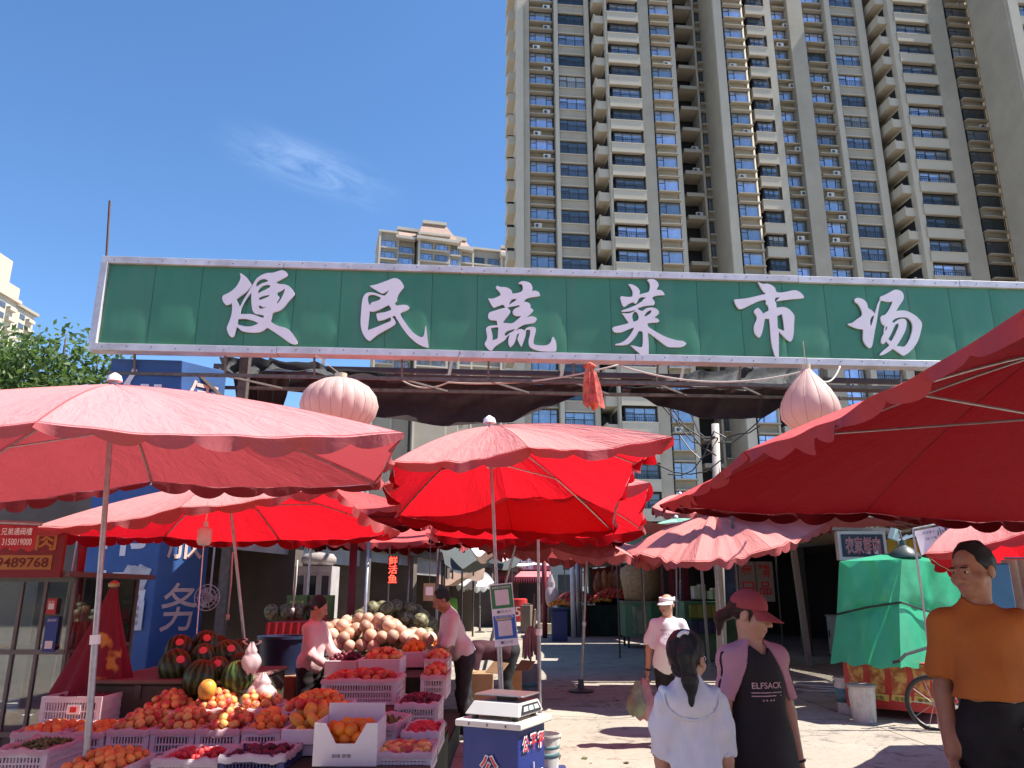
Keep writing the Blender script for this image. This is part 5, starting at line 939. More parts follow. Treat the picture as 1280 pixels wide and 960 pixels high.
b.build('blade', GREYP, t); b = MB(); b.tube([p + Vector((0, .1, 0)), p + Vector((0, .1, 1.4))], .012, 6); b.tube([p + Vector((0, .04, 0)), p + Vector((0, .13, 0))], .04, 10); b.build('stem', GREYP, t)
for k, (x, y0, y1, Y, lb) in enumerate(((291, 690, 768, 9.0, 'pale cord with a plug dangling in front of the dark shop mouth'), (372, 700, 760, 9.4, 'second pale cord dangling left of the seller'))):
    b = MB(); q = [P(x, y0, Y), P(x - 2, (y0 + y1) / 2, Y), P(x - 6, y1, Y)]; b.tube(q, .008, 5); b.tube([q[-1], q[-1] - Vector((0, 0, .06))], .02, 6); meta(b.build('dangling_cable', ROPE, None, org=q[0], smooth=True), lb, 'cord')
# fridge, cartons, red table, tubs behind the seller
p = P(388, 780, 13.2); t = thing('glass_door_fridge', 'white display fridge with three dark glass doors in the shop row', 'fridge', (p.x, 13.4, 0)); x0, x1 = P(365, 760, 13.2).x, P(412, 760, 13.2).x; b = MB(); b.bb((x0, 13.2, 0), (x1, 13.8, .35)); b.bb((x0, 13.2, 1.92), (x1, 13.8, 2.02)); b.bb((x0, 13.23, .35), (x0 + .03, 13.8, 1.92)); b.bb((x1 - .03, 13.23, .35), (x1, 13.8, 1.92)); b.bb((x0 + .03, 13.7, .35), (x1 - .03, 13.8, 1.92)); b.build('cabinet', M('fridge_white', (.5, .48, .48), .4), t)
for k in range(3):
    a = x0 + (x1 - x0) * (k + .5) / 3; wd = (x1 - x0) / 3; b = MB(); 
    for sx in (-1, 1): b.box((a + sx * (wd / 2 - .022), 13.21, 1.135), (.04, .03, 1.56))
    for z in (.38, 1.89): b.box((a, 13.21, z), (wd - .09, .03, .05))
    d_ = b.build('door', M('fridge_white', (0, 0, 0)), t); b = MB(); b.box((a, 13.222, 1.135), (wd - .09, .008, 1.45)); b.build('pane', PANED, d_)
SACK = M('white_sack', (.36, .32, .3), .85, var=.1, dirt=.3)
b = MB(); b.lathe([(0, 0), (.24, .01), (.3, .06), (.3, .13), (.24, .2), (.0, .23)], (p.x, 13.5, 2.03), 20, sx=1.0, sy=.7); meta(b.build('sack', SACK, None, org=(p.x, 13.5, 2.03), smooth=True), 'white sack lying on the display fridge', 'sack')
PRN = two_tone('printed_carton', (.1, .22, .06), (.55, .12, .08), 6, .5, .56, .7, .1); 
for k, (x0, x1, lb) in enumerate(((356, 385, 'printed green and red fruit gift box left of its twin behind the seller'), (386, 415, 'printed green and red fruit gift box right of its twin behind the seller'))):
    a, c = P(x0, 782, 11.2), P(x1, 744, 11.2); t = thing('gift_box', lb, 'box', ((a.x + c.x) / 2, 11.3, a.z), 'fruit gift boxes'); b = MB(); b.bb((a.x, 11.2, a.z), (c.x - .01, 11.45, c.z)); b.build('carton', M('gift_green', (.09, .17, .05), .6, var=.3, scale=14), t)
    b = MB(); m = Vector(((a.x + c.x) / 2, 11.2, (a.z * .65 + c.z * .35))); b.lathe([(.0, 0), (.1, .004), (.1, 0.008)], m, 18, Matrix.Rotation(R(90), 3, 'X')); b.build('fruit_print', M('gift_print', (.55, .1, .06), .6, var=.5, scale=22), t); b = MB(); b.text('精品水果', m + Vector((0, -.0, .17)), (1, 0, 0), (0, 0, 1), w=.2, h=.045, lift=.01); b.build('print', M('gift_lettering', (.6, .6, .2), .6), t)
a, c = P(330, 818, 10), P(392, 778, 10); t = thing('covered_table', 'table draped with a bright red cloth behind the seller', 'table', ((a.x + c.x) / 2, 10.5, 0)); rows = []; per = [(a.x, 11.2), (a.x, 10.0), (c.x, 10.0), (c.x, 11.2)]
b = MB(); b.bb((a.x, 10, c.z - .02), (c.x, 11.5, c.z)); b.build('table_top', REDP, t); b = MB(); b.grid([[Vector((a.x + (c.x - a.x) * s, 9.98 - .03 * math.sin(s * 40) * f, c.z + .002 - f * (c.z - .05))) for s in np.linspace(0, 1, 50)] for f in (0, .3, .6, 1)]); b.build('drape', M('red_cloth', (.4, .015, .02), .8, var=.2, scale=3), t, smooth=True)
for (x, y) in ((a.x + .05, 10.05), (c.x - .05, 10.05), (a.x + .05, 11.4), (c.x - .05, 11.4)): b = MB(); b.bb((x - .02, y - .02, 0), (x + .02, y + .02, c.z - .021)); b.build('leg', DARKM, t)
heap('net_melon', (P(350, 775, 10.6).x, 10.8, c.z), .5, .5, .1, 'dark melon on the red covered table', 'dark netted melons', .0, 4, 0, 92, 1, 1)
a, c = P(325, 838, 8.9), P(372, 812, 8.9); b = MB(); b.lathe([(.22, 0), (.27, .36), (.29, .37), (.29, .4), (.265, .4), (.21, .02), (0, .02)], (P(348, 840, 9).x, 9.1, a.z - .05), 20); t = meta(b.build('plastic_tub', M('navy_tub', (.015, .025, .07), .45), None, org=(P(348, 840, 9).x, 9.1, a.z - .05), smooth=True, angle=40), 'dark blue plastic tub on boxes left of the seller', 'tub')
bz = a.z - .05
meta(MB().bb((P(322, 860, 8.9).x, 8.75, 0), (P(374, 860, 8.9).x, 9.45, bz - .002)).build('carton', CARD, None, org=(P(348, 840, 9).x, 9.1, 0), bevel=.01), 'worn brown carton under the dark blue tub', 'box')
# LED sign, small pay card, hanging grapes
RLED = M('red_led', (1, .05, .03), .5, emit=2.5, var=0); a, c = P(484, 729, 14.5), P(498, 695, 14.5); t = thing('led_sign', 'narrow black sign with glowing red characters deep in the shop row', 'sign', a); b = MB(); b.bb((a.x, 14.5, a.z), (c.x, 14.58, c.z)); b.build('case', BLACK, t); b = MB()
for k, ch in enumerate('鲜活鱼'): b.text(ch, Vector(((a.x + c.x) / 2, 14.5, c.z - (k + .5) * (c.z - a.z) / 3)), (1, 0, 0), (0, 0, 1), w=.16, h=.15, off=.01)
b.build('glowing_lettering', RLED, t)
a, c = P(529, 751, 9.9), P(544, 729, 9.9); t = thing('pay_card', 'small yellowish payment card hanging at the stall beside the customer', 'sign', a); b = MB(); b.bb((a.x, 9.9, a.z), (c.x, 9.908, c.z)); b.build('card', M('kraft_card', (.35, .27, .17), .7), t); b = MB(); m = (a + c) / 2; b.bb((m.x - .045, 9.896, m.z - .04), (m.x + .045, 9.899, m.z + .06)); b.build('blank_square', WHITE, t); b = MB(); b.tube([(m.x, 9.904, c.z), (m.x, 9.904, c.z + .7)], .004, 4); b.build('cord', BLACK, t)
# stall poles (thin) between the shops
for k, (x, yt, yb, Y, mt, lb) in enumerate(((460, 690, 800, 10.2, GALV, 'thin steel stall post behind the pale melons'), (442, 690, 780, 12, M('red_post', (.22, .02, .03), .6), 'dark red stall post behind the melon mound'), (548, 690, 750, 12.5, GALV, 'thin steel post behind the customer'), (512, 680, 760, 16, GALV, 'thin steel post far back beside the red characters'))):
    p = P(x, yt, Y); b = MB(); b.tube([(p.x, Y, 0), p + Vector((0, 0, .3))], .022 if mt is GALV else .06, 8); meta(b.build('stall_post', mt, None, org=(p.x, Y, 0), smooth=True), lb, 'post')
# ---------------------------------------------------------------- snack kiosk at the far left
KX0, KX1, KY = P(-60, 800, 7.3).x, P(84, 800, 7.3).x, 7.3
t = thing('snack_kiosk', 'glass fronted snack kiosk with a dark red sign at the left edge', 'kiosk', ((KX0 + KX1) / 2, KY, 0)); ALU = M('aluminium_frame', (.16, .15, .15), .4, .5, dirt=.3); KG = G('kiosk_glass', (.8, .85, .85), .13)
zt = P(40, 722, KY).z; zm = P(40, 815, KY).z; zb = P(40, 918, KY).z
b = MB()
for x in (KX0, P(18, 800, KY).x, P(48, 800, KY).x, KX1): b.bb((x - .014, KY - .014, 0), (x + .014, KY + .014, zt))
for z in (zm, zb, zt - .02): b.bb((KX0, KY - .021, z - .02), (KX1, KY + .021, z + .02))
for y in (KY + 1.2,): b.bb((KX1 - .02, y - .02, 0), (KX1 + .02, y + .02, zt)); b.bb((KX0 - .02, y - .02, 0), (KX0 + .02, y + .02, zt))
b.bb((KX1 - .018, KY, zm - .018), (KX1 + .018, KY + 1.2, zm + .018)); b.build('frame', ALU, t)
b = MB(); b.bb((KX0, KY + .004, zb), (KX1, KY + .008, zt)); b.bb((KX1 - .002, KY + .02, zb), (KX1 + .002, KY + 1.2, zt)); b.build('glass_panel', KG, t)
b = MB(); b.bb((KX0, KY, 0.02), (KX1, KY + 1.2, zb - .02)); b.build('lower_cabinet', M('kiosk_panel', (.09, .085, .085), .5, .3, dirt=.4), t)
b = MB(); b.bb((KX0 + .02, KY + .1, zm - .01), (KX1 - .03, KY + .9, zm + .01)); b.build('shelf', ALU, t); b = MB(); b.bb((KX0, KY + 1.18, zb), (KX1, KY + 1.22, zt)); b.build('back_wall', M('kiosk_back', (.045, .035, .035), .8, var=.5, scale=6), t); b = MB(); b.bb((KX0, KY - .3, zt + .002), (KX1 + .1, KY + 1.4, zt + .05)); b.build('roof', ALU, t)
a, c = P(-40, 722, KY - .3), P(86, 664, KY - .3); b = MB(); b.bb((a.x, KY - .34, a.z), (c.x, KY - .3, c.z)); sg = b.build('sign_board', M('dark_red_board', (.2, .012, .018), .5), t); b = MB(); m0, m1 = P(-40, 712, KY - .345), P(66, 694, KY - .345); b.bb((m0.x, KY - .346, m0.z), (m1.x, KY - .341, m1.z)); b.build('gold_plate', M('gold_plate', (.42, .2, .045), .45), sg); b = MB(); b.text('9489768', P(28, 703, KY - .346), (1, 0, 0), (0, 0, 1), w=.46, h=.085, off=.015); b.build('phone_lettering', M('dark_red_ink', (.14, .01, .015), .6), sg); b = MB(); b.text('烤肉', P(42, 676, KY - .341), (1, 0, 0), (0, 0, 1), w=.42, h=.17, off=.02); b.build('gold_lettering', M('gold_plate', (0, 0, 0)), sg)
TRAY = M('orange_tray', (.75, .22, .03), .4)
for k, (x, y, lb) in enumerate(((62, 826, 'oval orange tray on the right of the kiosk shelf'), (0, 830, 'oval orange tray on the left of the kiosk shelf'))):
    p = P(x, y, KY + .35); p.z = zm + .012; b = MB(); b.lathe([(.0, .0), (.1, .005), (.13, .03), (.12, .03), (.0, .015)], p, 18, sy=.8); meta(b.build('serving_tray', TRAY, None, org=p, smooth=True), lb, 'tray')
rg = random.Random(9)
for k in range(9):
    p = Vector((KX0 + .15 + k * .14, KY + .5 + rg.uniform(-.2, .2), zb + .02)); b = MB(); b.lathe([(.0, 0), (.05, .0), (.07, .06), (.05, .1), (0, .11)], p, 12); meta(b.build('snack_bun', M('bun_crust', (.45, .27, .06), .6, vary=.3), None, org=p, smooth=True), 'yellow bun in the lower glass case of the snack kiosk', 'bun', 'buns in the kiosk')
for (x0, y0, x1, y1, mt, nm, lb) in ((57, 768, 72, 748, REDP, 'pay_poster', 'small red payment card on the kiosk glass'), (52, 815, 74, 771, M('poster_blue', (.03, .07, .3), .5), 'pay_poster', 'blue payment card with a white square on the kiosk glass')):
    a, c = P(x0, y0, KY - .03), P(x1, y1, KY - .03); t2 = thing(nm, lb, 'poster', a); b = MB(); b.bb((a.x, KY - .034, a.z), (c.x, KY - .03, c.z)); b.build('sheet', mt, t2); b = MB(); m = (a + c) / 2; w2 = (c.x - a.x) * .3; z_ = m.z - (.09 if y1 > 760 else 0); b.bb((m.x - w2, KY - .038, z_ - w2), (m.x + w2, KY - .035, z_ + w2)); b.build('blank_square', WHITE, t2)
    b = MB(); b.text('推荐使用' if y1 > 760 else '收款', Vector((m.x, KY - .036, c.z - .03)), (1, 0, 0), (0, 0, 1), w=(c.x - a.x) * .7, h=.022); b.build('print', WHITE, t2)
# folded maroon umbrella standing beside the kiosk, and two narrow flags behind it
FOLD = two_tone('flame_print_cloth', (.2, .015, .03), (.55, .28, .06), 2.6, .6, .63, .8, .05)
a = P(142, 735, 7.2); ft = P(115, 868, 7.2); t = thing('folded_umbrella', 'closed maroon umbrella with a yellow flame print leaning beside the kiosk', 'umbrella', (ft.x, 7.25, 0)); b = MB(); rows = []
for k in range(20):
    f = k / 19; cx = a.lerp(P(114, 874, 7.2), f); wd = .035 + .33 * f ** 1.15; rows.append([cx + Vector((wd * (1 + .1 * math.sin(9 * an)) * math.cos(an), wd * .5 * (1 + .14 * math.sin(9 * an)) * math.sin(an), .02 * math.sin(4 * an) * f)) for an in np.linspace(0, 2 * math.pi, 61)])
b.grid(rows); b.build('canopy', FOLD, t, smooth=True); b = MB(); b.tube([(ft.x - .03, 7.25, 0), a + Vector((0, .02, .06))], .02, 8); b.build('pole', GALV, t); b = MB(); b.lathe([(0, 0), (.045, .01), (.05, .04), (.02, .06), (0, .07)], a, 12); b.build('finial', M('brass_cap', (.4, .3, .15), .4, .6), t)
FLG = M('red_flag_cloth', (.5, .05, .06), .8, trans=.25, tcol=(.6, .05, .05))
for k, (q0, q1, q2, q3, lb) in enumerate((((98, 672), (110, 672), (100, 790), (84, 790), 'tall narrow red flag with white edges leaning beside the kiosk'), ((98, 757), (112, 757), (108, 845), (88, 845), 'pale red cloth hanging beside the narrow flag'))):
    t2 = thing('banner_flag', lb, 'flag', (P(*q3, 7.7).x, 7.7, 0)); tp, tq, bq, bp = [P(*q, 7.7) for q in (q0, q1, q2, q3)]; b = MB(); b.grid([[tp.lerp(tq, s).lerp(bp.lerp(bq, s), f) + Vector((0, .03 * math.sin(s * 9 + f * 4), 0)) for s in np.linspace(0, 1, 12)] for f in np.linspace(0, 1, 10)]); b.build('cloth', FLG if k == 0 else M('pale_red_cloth', (.6, .25, .22), .8, trans=.2), t2, smooth=True)
    b = MB(); b.tube([(bp.x - .1, 7.72, 0), tp + Vector((-.012, .02, .1))], .012, 6); b.build('pole', WHITE, t2)
# ================================================================ fair-weighing cart with scales, in front
NAVY = M('navy_panel', (.015, .035, .2), .4, var=.1, dirt=.15, dcol=(.1, .12, .25)); REDI = M('red_ink', (.6, .03, .04), .5)
cc = P(648, 905, 3.92); cw = .31; an = R(-27); e1 = Vector((-math.cos(an), -math.sin(an) * -1 * -1, 0)); e1 = Vector((-math.cos(R(27)), math.sin(R(27)), 0)); e2 = Vector((math.sin(R(27)), math.cos(R(27)), 0)); zt = cc.z
c0 = Vector((cc.x, cc.y, 0)); ctr = c0 + (e1 + e2) * (cw / 2)
t = thing('scale_cart', 'blue market weighing stand with a white top, standing nearest in the middle', 'weighing stand', (ctr.x, ctr.y, 0)); QC = Matrix((-e1, e2, Vector((0, 0, 1)))).transposed()
b = MB(); b.box((ctr.x, ctr.y, (zt - .03) / 2 + .03), (cw - .01, cw - .01, zt - .06), rot=QC); b.build('body', NAVY, t, bevel=.004)
b = MB(); b.box((ctr.x, ctr.y, zt - .012), (cw + .05, cw + .05, .03), rot=QC); b.build('top_slab', M('cream_top', (.66, .64, .58), .45, dirt=.2), t, bevel=.006, seg=2)
b = MB(); 
for k in range(3): b.box(ctr + (-e1) * ((k - 1) * .1) - e2 * (cw / 2 + .026) + Vector((0, 0, zt - .012)), (.006, .004, .012), rot=QC)
b.build('rivet', DARKM, t)
def faced(b, st, o, rt, w, h, off=.012, lift=.006): b.text(st, o, rt, (0, 0, 1), w=w, h=h, off=off, lift=lift)
nl = e1.cross(Vector((0, 0, 1))); L_o = c0 + e1 * (cw * .5); R_o = c0 + e2 * (cw * .5)
b = MB()
for k, ch in enumerate('公平秤'): faced(b, ch, L_o + Vector((0, 0, zt - .2 - k * .13)), -e1, .105, .11, .055, .004)
for k, ch in enumerate('公平秤'): faced(b, ch, R_o + e2 * ((k - 1) * .085) + Vector((0, 0, zt - .1)), e2, .075, .08, .055, .004)
q = R_o + Vector((0, 0, zt - .25)); rt = e2; nn = rt.cross(Vector((0, 0, 1)))
def rl(x, z): return q + rt * x + Vector((0, 0, z)) + nn * .005
for pts in ([(-.1, 0), (.1, .015)], [(0, .06), (0, -.14)], [(-.09, 0), (-.12, -.08)], [(-.09, 0), (-.055, -.08)], [(.09, .013), (.06, -.07)], [(.09, .013), (.12, -.07)], [(-.125, -.08), (-.05, -.08)], [(.055, -.07), (.125, -.07)]): b.tube([rl(*p) for p in pts], .0035, 4)
b.lathe([(0, 0), (.022, .002), (.022, .004), (0, .005)], rl(0, -.03), 14, Matrix((rt, Vector((0, 0, 1)), nn)).transposed())
b.build('white_print', WHITE, t); b = MB()
for k, ch in enumerate('公平秤'): faced(b, ch, L_o + Vector((0, 0, zt - .2 - k * .13)), -e1, .09, .095, .012, .007)
for k, ch in enumerate('公平秤'): faced(b, ch, R_o + e2 * ((k - 1) * .085) + Vector((0, 0, zt - .1)), e2, .064, .068, .012, .007)
b.build('red_print', REDI, t)
b = MB()
for sx in (-1, 1):
    for sy in (-1, 1): b.box(ctr + (-e1) * (sx * cw * .4) + e2 * (sy * cw * .4) + Vector((0, 0, .018)), (.03, .03, .036), rot=QC)
b.build('foot', BLACK, t)
# electronic scale on top
sc = thing('electronic_scale', 'grey electronic scale with a steel pan on top of the blue weighing stand', 'scale', ctr + Vector((0, 0, zt + .004))); z = zt + .004; SG = M('scale_case', (.5, .49, .46), .4, var=.05)
o = ctr + Vector((0, 0, z)); w_, d_, h_ = .15, .14, .05
def sq(x, y, zz): return o + (-e1) * x + e2 * y + Vector((0, 0, zz))
b = MB(); lo = [sq(-w_, -d_, .02), sq(w_, -d_, .02), sq(w_, d_, .02), sq(-w_, d_, .02)]; hi = [sq(-w_ * .86, -d_ * .62, .075), sq(w_ * .86, -d_ * .62, .075), sq(w_ * .86, d_ * .9, .075), sq(-w_ * .86, d_ * .9, .075)]; b.add(lo + hi, [(3, 2, 1, 0), (4, 5, 6, 7), (0, 1, 5, 4), (1, 2, 6, 5), (2, 3, 7, 6), (3, 0, 4, 7)]); b.build('case', SG, sc, bevel=.004)
b = MB()
for x in (-.11, .11):
    for y in (-.1, .1): b.lathe([(.016, 0), (.016, .02)], sq(x, y, 0), 10)
b.build('foot', BLACK, sc); b = MB(); b.box(sq(0, .03, .088), (.08, .08, .024), rot=QC); b.build('pan_support', BLACK, sc)
b = MB(); b.box(sq(0, .03, .104), (.27, .2, .008), rot=QC); b.build('pan', M('steel_pan', (.5, .48, .48), .3, .85, var=.1), sc, bevel=.003)
# display on the face towards the lane (right side)
rn = (-e1); b = MB(); 
fa = [sq(w_ * .99, -d_ * .8, .03), sq(w_ * .99, d_ * .8, .03), sq(w_ * .88, d_ * .72, .066), sq(w_ * .88, -d_ * .5, .066)]; b.prism(fa, rn * .004); b.build('display', BLACK, sc); b = MB()
for k in range(3):
    f0_, f1_ = .08 + k * .3, .08 + k * .3 + .24; lo0, lo1 = fa[0].lerp(fa[1], f0_), fa[0].lerp(fa[1], f1_); h0, h1 = fa[3].lerp(fa[2], f0_), fa[3].lerp(fa[2], f1_); b.prism([lo0.lerp(h0, .25) + rn * .0045, lo1.lerp(h1, .25) + rn * .0045, lo1.lerp(h1, .8) + rn * .0045, lo0.lerp(h0, .8) + rn * .0045], rn * .001)
b.build('lcd_window', M('lcd_grey', (.4, .45, .42), .3), sc)
# payment board tied to the pole of the central umbrella (left blank where the codes are)
tl, tr_, br, bl = P(611.5, 731, 6.06), P(640, 728, 6.06), P(648.5, 806, 6.02), P(619, 809, 6.02); pb_ = thing('payment_board', 'white payment board with a green half above a blue half, tied to the central pole', 'sign', (tl + br) / 2)
def on(u, v, lift=0): return tl.lerp(tr_, u).lerp(bl.lerp(br, u), v) + Vector((0, -.004 - lift, 0))
b = MB(); b.prism([on(0, 0) + Vector((0, .004, 0)), on(0, 1) + Vector((0, .004, 0)), on(1, 1) + Vector((0, .004, 0)), on(1, 0) + Vector((0, .004, 0))], (0, .004, 0)); b.build('board', WHITE, pb_)
for nm, v0, v1, mt in (('upper_panel', .02, .40, M('pay_green', (.03, .2, .06), .5)), ('lower_panel', .515, .885, M('pay_blue', (.03, .12, .42), .5))):
    b = MB(); b.prism([on(.04, v0), on(.04, v1), on(.96, v1), on(.96, v0)], (0, .002, 0)); b.build(nm, mt, pb_)
b = MB(); b.prism([on(.2, .1, .003), on(.2, .35, .003), on(.8, .35, .003), on(.8, .1, .003)], (0, .001, 0)); b.build('blank_square', M('pay_square', (.62, .56, .56), .6), pb_)
b = MB(); b.prism([on(.2, .6, .003), on(.2, .84, .003), on(.8, .84, .003), on(.8, .6, .003)], (0, .001, 0)); b.build('blank_square', M('pay_square', (0, 0, 0)), pb_)
b = MB(); b.prism([on(.15, .565, .003), on(.15, .59, .003), on(.8, .585, .003), on(.8, .56, .003)], (0, .001, 0)); b.build('yellow_strip', M('pay_yellow', (.5, .42, .1), .5), pb_)
rt = (tr_ - tl).normalized(); up = (tl - bl).normalized(); b = MB(); b.text('推荐使用 微信支付', on(.5, .06, .002), rt, up, w=.14, h=.018); b.text('支付就用支付宝', on(.5, .538, .002), rt, up, w=.14, h=.02); b.build('white_print', WHITE, pb_); b = MB(); b.text('微信支付', on(.55, .455, .002), rt, up, w=.1, h=.02); b.text('支付宝', on(.58, .94, .002), rt, up, w=.07, h=.022); b.lathe([(0, 0), (.011, .001), (0, .002)], on(.28, .455, .003), 10, Matrix.Rotation(R(90), 3, 'X')); b.box(on(.32, .94, .003), (.02, .002, .02)); b.build('small_print', M('grey_ink', (.15, .15, .16), .6), pb_)
b = MB(); z_ = on(.5, .05).z; cx = on(.4, .05); b.tube([cx + Vector((.03 * math.cos(a), .05 + .055 * math.sin(a), 0)) for a in np.linspace(0, 6.28, 12, endpoint=False)], .004, 4, closed=True); b.build('tie', BLACK, pb_)
# buckets, mop
BKT = M('bucket_white', (.58, .56, .52), .45, var=.15, dirt=.85, dcol=(.2, .19, .18), scale=11, dst=(4, 4, 1.2))
def bucket(label, p, r, h, mat, bands=None, name='bucket', lid=False):
    t = thing(name, label, 'bucket', p); b = MB(); b.lathe([(0, .006), (r * .84, 0), (r * .9, h * .4), (r * .98, h * .93), (r * 1.05, h * .94), (r * 1.05, h), (r * .97, h), (r * .82, .02), (0, .02)], p, 24); b.build('shell', mat, t, smooth=True, angle=35)
    b = MB(); b.tube([Vector(p) + Vector((r * 1.02 * math.cos(a), r * .6 * math.sin(a) - .0, h * .9 - r * .75 * math.sin(a) * .8)) for a in np.linspace(0, math.pi, 12)], .004, 5); b.build('bail_handle', DARKM, t)
    if bands:
        b = MB(); 
        for (z0, z1) in bands: b.lathe([(r * (.84 + .14 * z0) * 1.006 + .001, h * z0), (r * (.84 + .14 * z1) * 1.006 + .002, h * z1)], p, 24)
        b.build('band', M('bucket_band', (.08, .18, .2), .5, var=.4, scale=12), t, smooth=True)
    if lid: b = MB(); b.lathe([(0, h + .012), (r * 1.07, h + .01), (r * 1.08, h - .015)], p, 24); b.build('lid', M('bucket_lid', (.3, .28, .26), .5, dirt=.4), t, smooth=True, angle=40)
    return t
p = P(681, 917, 6.9); bucket('white bucket with dark bands, half hidden behind the weighing stand', P(681, 915, 6.95).xy.to_3d() + Vector((0, 0, .19)), .13, .27, BKT, [(.35, .5), (.6, .7)])
q0 = P(681, 915, 6.95); meta(MB().box((q0.x, q0.y, .094), (.36, .36, .186)).build('upturned_crate', CRB, None, org=(q0.x, q0.y, 0), bevel=.01), 'low dark crate carrying the banded white bucket', 'crate')
p = PZ(660, 864, 0); bucket('grey bucket with a blue stripe holding the pink mop', p, .2, .42, M('grey_bucket', (.2, .19, .2), .5), [(.18, .36)])
mp_ = thing('mop', 'mop stored upside down with a pink head in the lane', 'mop', p); hd = P(664, 800, p.y); b = MB(); b.tube([p + Vector((0, 0, .03)), hd + Vector((0, 0, -.2)), P(668, 742, p.y + .1)], .016, 8); b.build('handle', M('mop_stick', (.16, .1, .08), .7), mp_)
b = MB(); rg = random.Random(3)
for k in range(46):
    a = rg.uniform(0, 6.28); r0 = rg.uniform(.01, .04); r1 = rg.uniform(.06, .15); z0 = hd + Vector((0, 0, .22)); b.tube([z0 + Vector((r0 * math.cos(a), r0 * math.sin(a), 0)), z0 + Vector((r1 * math.cos(a), r1 * math.sin(a), -.18)), z0 + Vector((r1 * 1.1 * math.cos(a), r1 * 1.1 * math.sin(a), -.3 - rg.uniform(0, .24)))], .014, 4)
b.build('mop_head', M('pink_mop_yarn', (.45, .2, .2), .9, var=.3), mp_)
# cartons by the bent man
for k, (x0, x1, y0, y1, Y, lb, mt) in enumerate(((588, 616, 842, 882, 9.8, 'open brown carton left of the bent figure in maroon', CARD), (636, 652, 838, 870, 11.3, 'orange brown carton right of the bent figure in maroon', M('orange_carton_board', (.42, .17, .06), .8)))):
    a, c = P(x0, y1, Y), P(x1, y0, Y); t = thing('carton', lb, 'box', ((a.x + c.x) / 2, Y + .2, 0)); b = MB(); b.bb((a.x, Y, 0), (c.x, Y + .4, c.z)); b.build('shell', mt, t, bevel=.006); b = MB(); b.bar((a.x, Y + .02, c.z + .003), (a.x - .16, Y + .1, c.z + .1), .3, .006); b.bar((c.x, Y + .02, c.z + .003), (c.x + .1, Y + .1, c.z + .12), .3, .006); b.build('flap', mt, t)
# ================================================================ right shop row along the lane
g0 = Vector((8.7, 16.8, 0)); g1 = Vector((2.9, 43, 0)); gd = (g1 - g0).normalized(); gn = Vector((-gd.y, gd.x, 0)); GL_ = (g1 - g0).length
def RS(u, out, z): return g0 + gd * u + gn * out + Vector((0, 0, z))
GQ = Matrix((gd, gn, Vector((0, 0, 1)))).transposed()
def rbox(b, u0, u1, o0, o1, z0, z1): b.box(RS((u0 + u1) / 2, (o0 + o1) / 2, (z0 + z1) / 2), (abs(u1 - u0), abs(o1 - o0), z1 - z0), rot=GQ)
rs = thing('market_shop_row', 'dark open shopfronts with white cabinets along the right of the lane', 'shop row', RS(10, -2, 0)); b = MB(); rbox(b, -5.6, GL_, -5.2, -5, 0, 3.2); rbox(b, -5.6, GL_, -5, .5, 3.0, 3.2); rbox(b, -5.8, -5.6, -5.2, .1, 0, 3.2)
for u in (0, 4.5, 9, 13.5, 18, 22.5): rbox(b, u - .09, u + .09, -.1, .1, 0, 3.0)
rbox(b, -5.6, GL_, -.12, .12, 2.75, 2.99); b.build('wall', WALLD, rs); b = MB(); rbox(b, -5.5, GL_ - .2, -4.98, -4.9, 0, 2.98); b.build('shade_lining', INT, rs)  # dark lining takes the place of shade at the back
b = MB(); 
for i in range(60): rbox(b, -5.5 + i * .15, -5.42 + i * .15, -.1, 2.2, 2.78 - .0, 2.82 + (i % 2) * .03)
b.build('corrugated_canopy', M('beige_corrugated', (.34, .28, .2), .7, var=.15, dirt=.3), rs)
PST = M('red_curtain', (.2, .015, .02), .85, var=.3, scale=2)
b = MB(); b.grid([[RS(14 + 11.5 * s, -1.2 + .12 * math.sin(s * 70), z) for s in np.linspace(0, 1, 120)] for z in (1.1, 2.0, 2.8)]); meta(b.build('stall_curtain', PST, None, org=RS(20, -1.2, 1.1), smooth=True), 'long dark red curtain behind the tomato stall', 'curtain')
WCAB = M('white_cabinet', (.42, .4, .39), .45, dirt=.4, scale=3)
def cabinet(label, u0, u1, o0, o1, z1, mat, panes=0, name='counter_cabinet', group=None):
    t = thing(name, label, 'cabinet', RS((u0 + u1) / 2, (o0 + o1) / 2, 0), group); b = MB(); rbox(b, u0, u1, o0, o1, .12, z1 - .04); b.build('body', mat, t, bevel=.01); b = MB(); rbox(b, u0 - .02, u1 + .02, o0 - .02, o1 + .02, z1 - .036, z1); b.build('worktop', M('stained_worktop', (.3, .28, .26), .4, .3), t); b = MB(); rbox(b, u0 + .05, u1 - .05, o0 + .05, o1 - .06, 0, .118); b.build('plinth', BLACK, t)
    n = max(1, round((u1 - u0) / .7)); 
    for k in range(n): b = MB(); a = u0 + (u1 - u0) * k / n; c = u0 + (u1 - u0) * (k + 1) / n; rbox(b, a + .04, c - .04, o1, o1 + .015, .2, z1 - .12); dr = b.build('door', mat, t); b = MB(); rbox(b, c - .12, c - .09, o1 + .016, o1 + .04, z1 * .5, z1 * .65); b.build('handle', DARKM, dr)
    return t
cabinet('white counter cabinet nearest on the right, below the dark opening', -1.9, 0.4, -.6, .1, 1.05, WCAB); cabinet('white counter cabinet left of the leaning door post', .9, 3.4, -.6, .1, 1.05, WCAB)
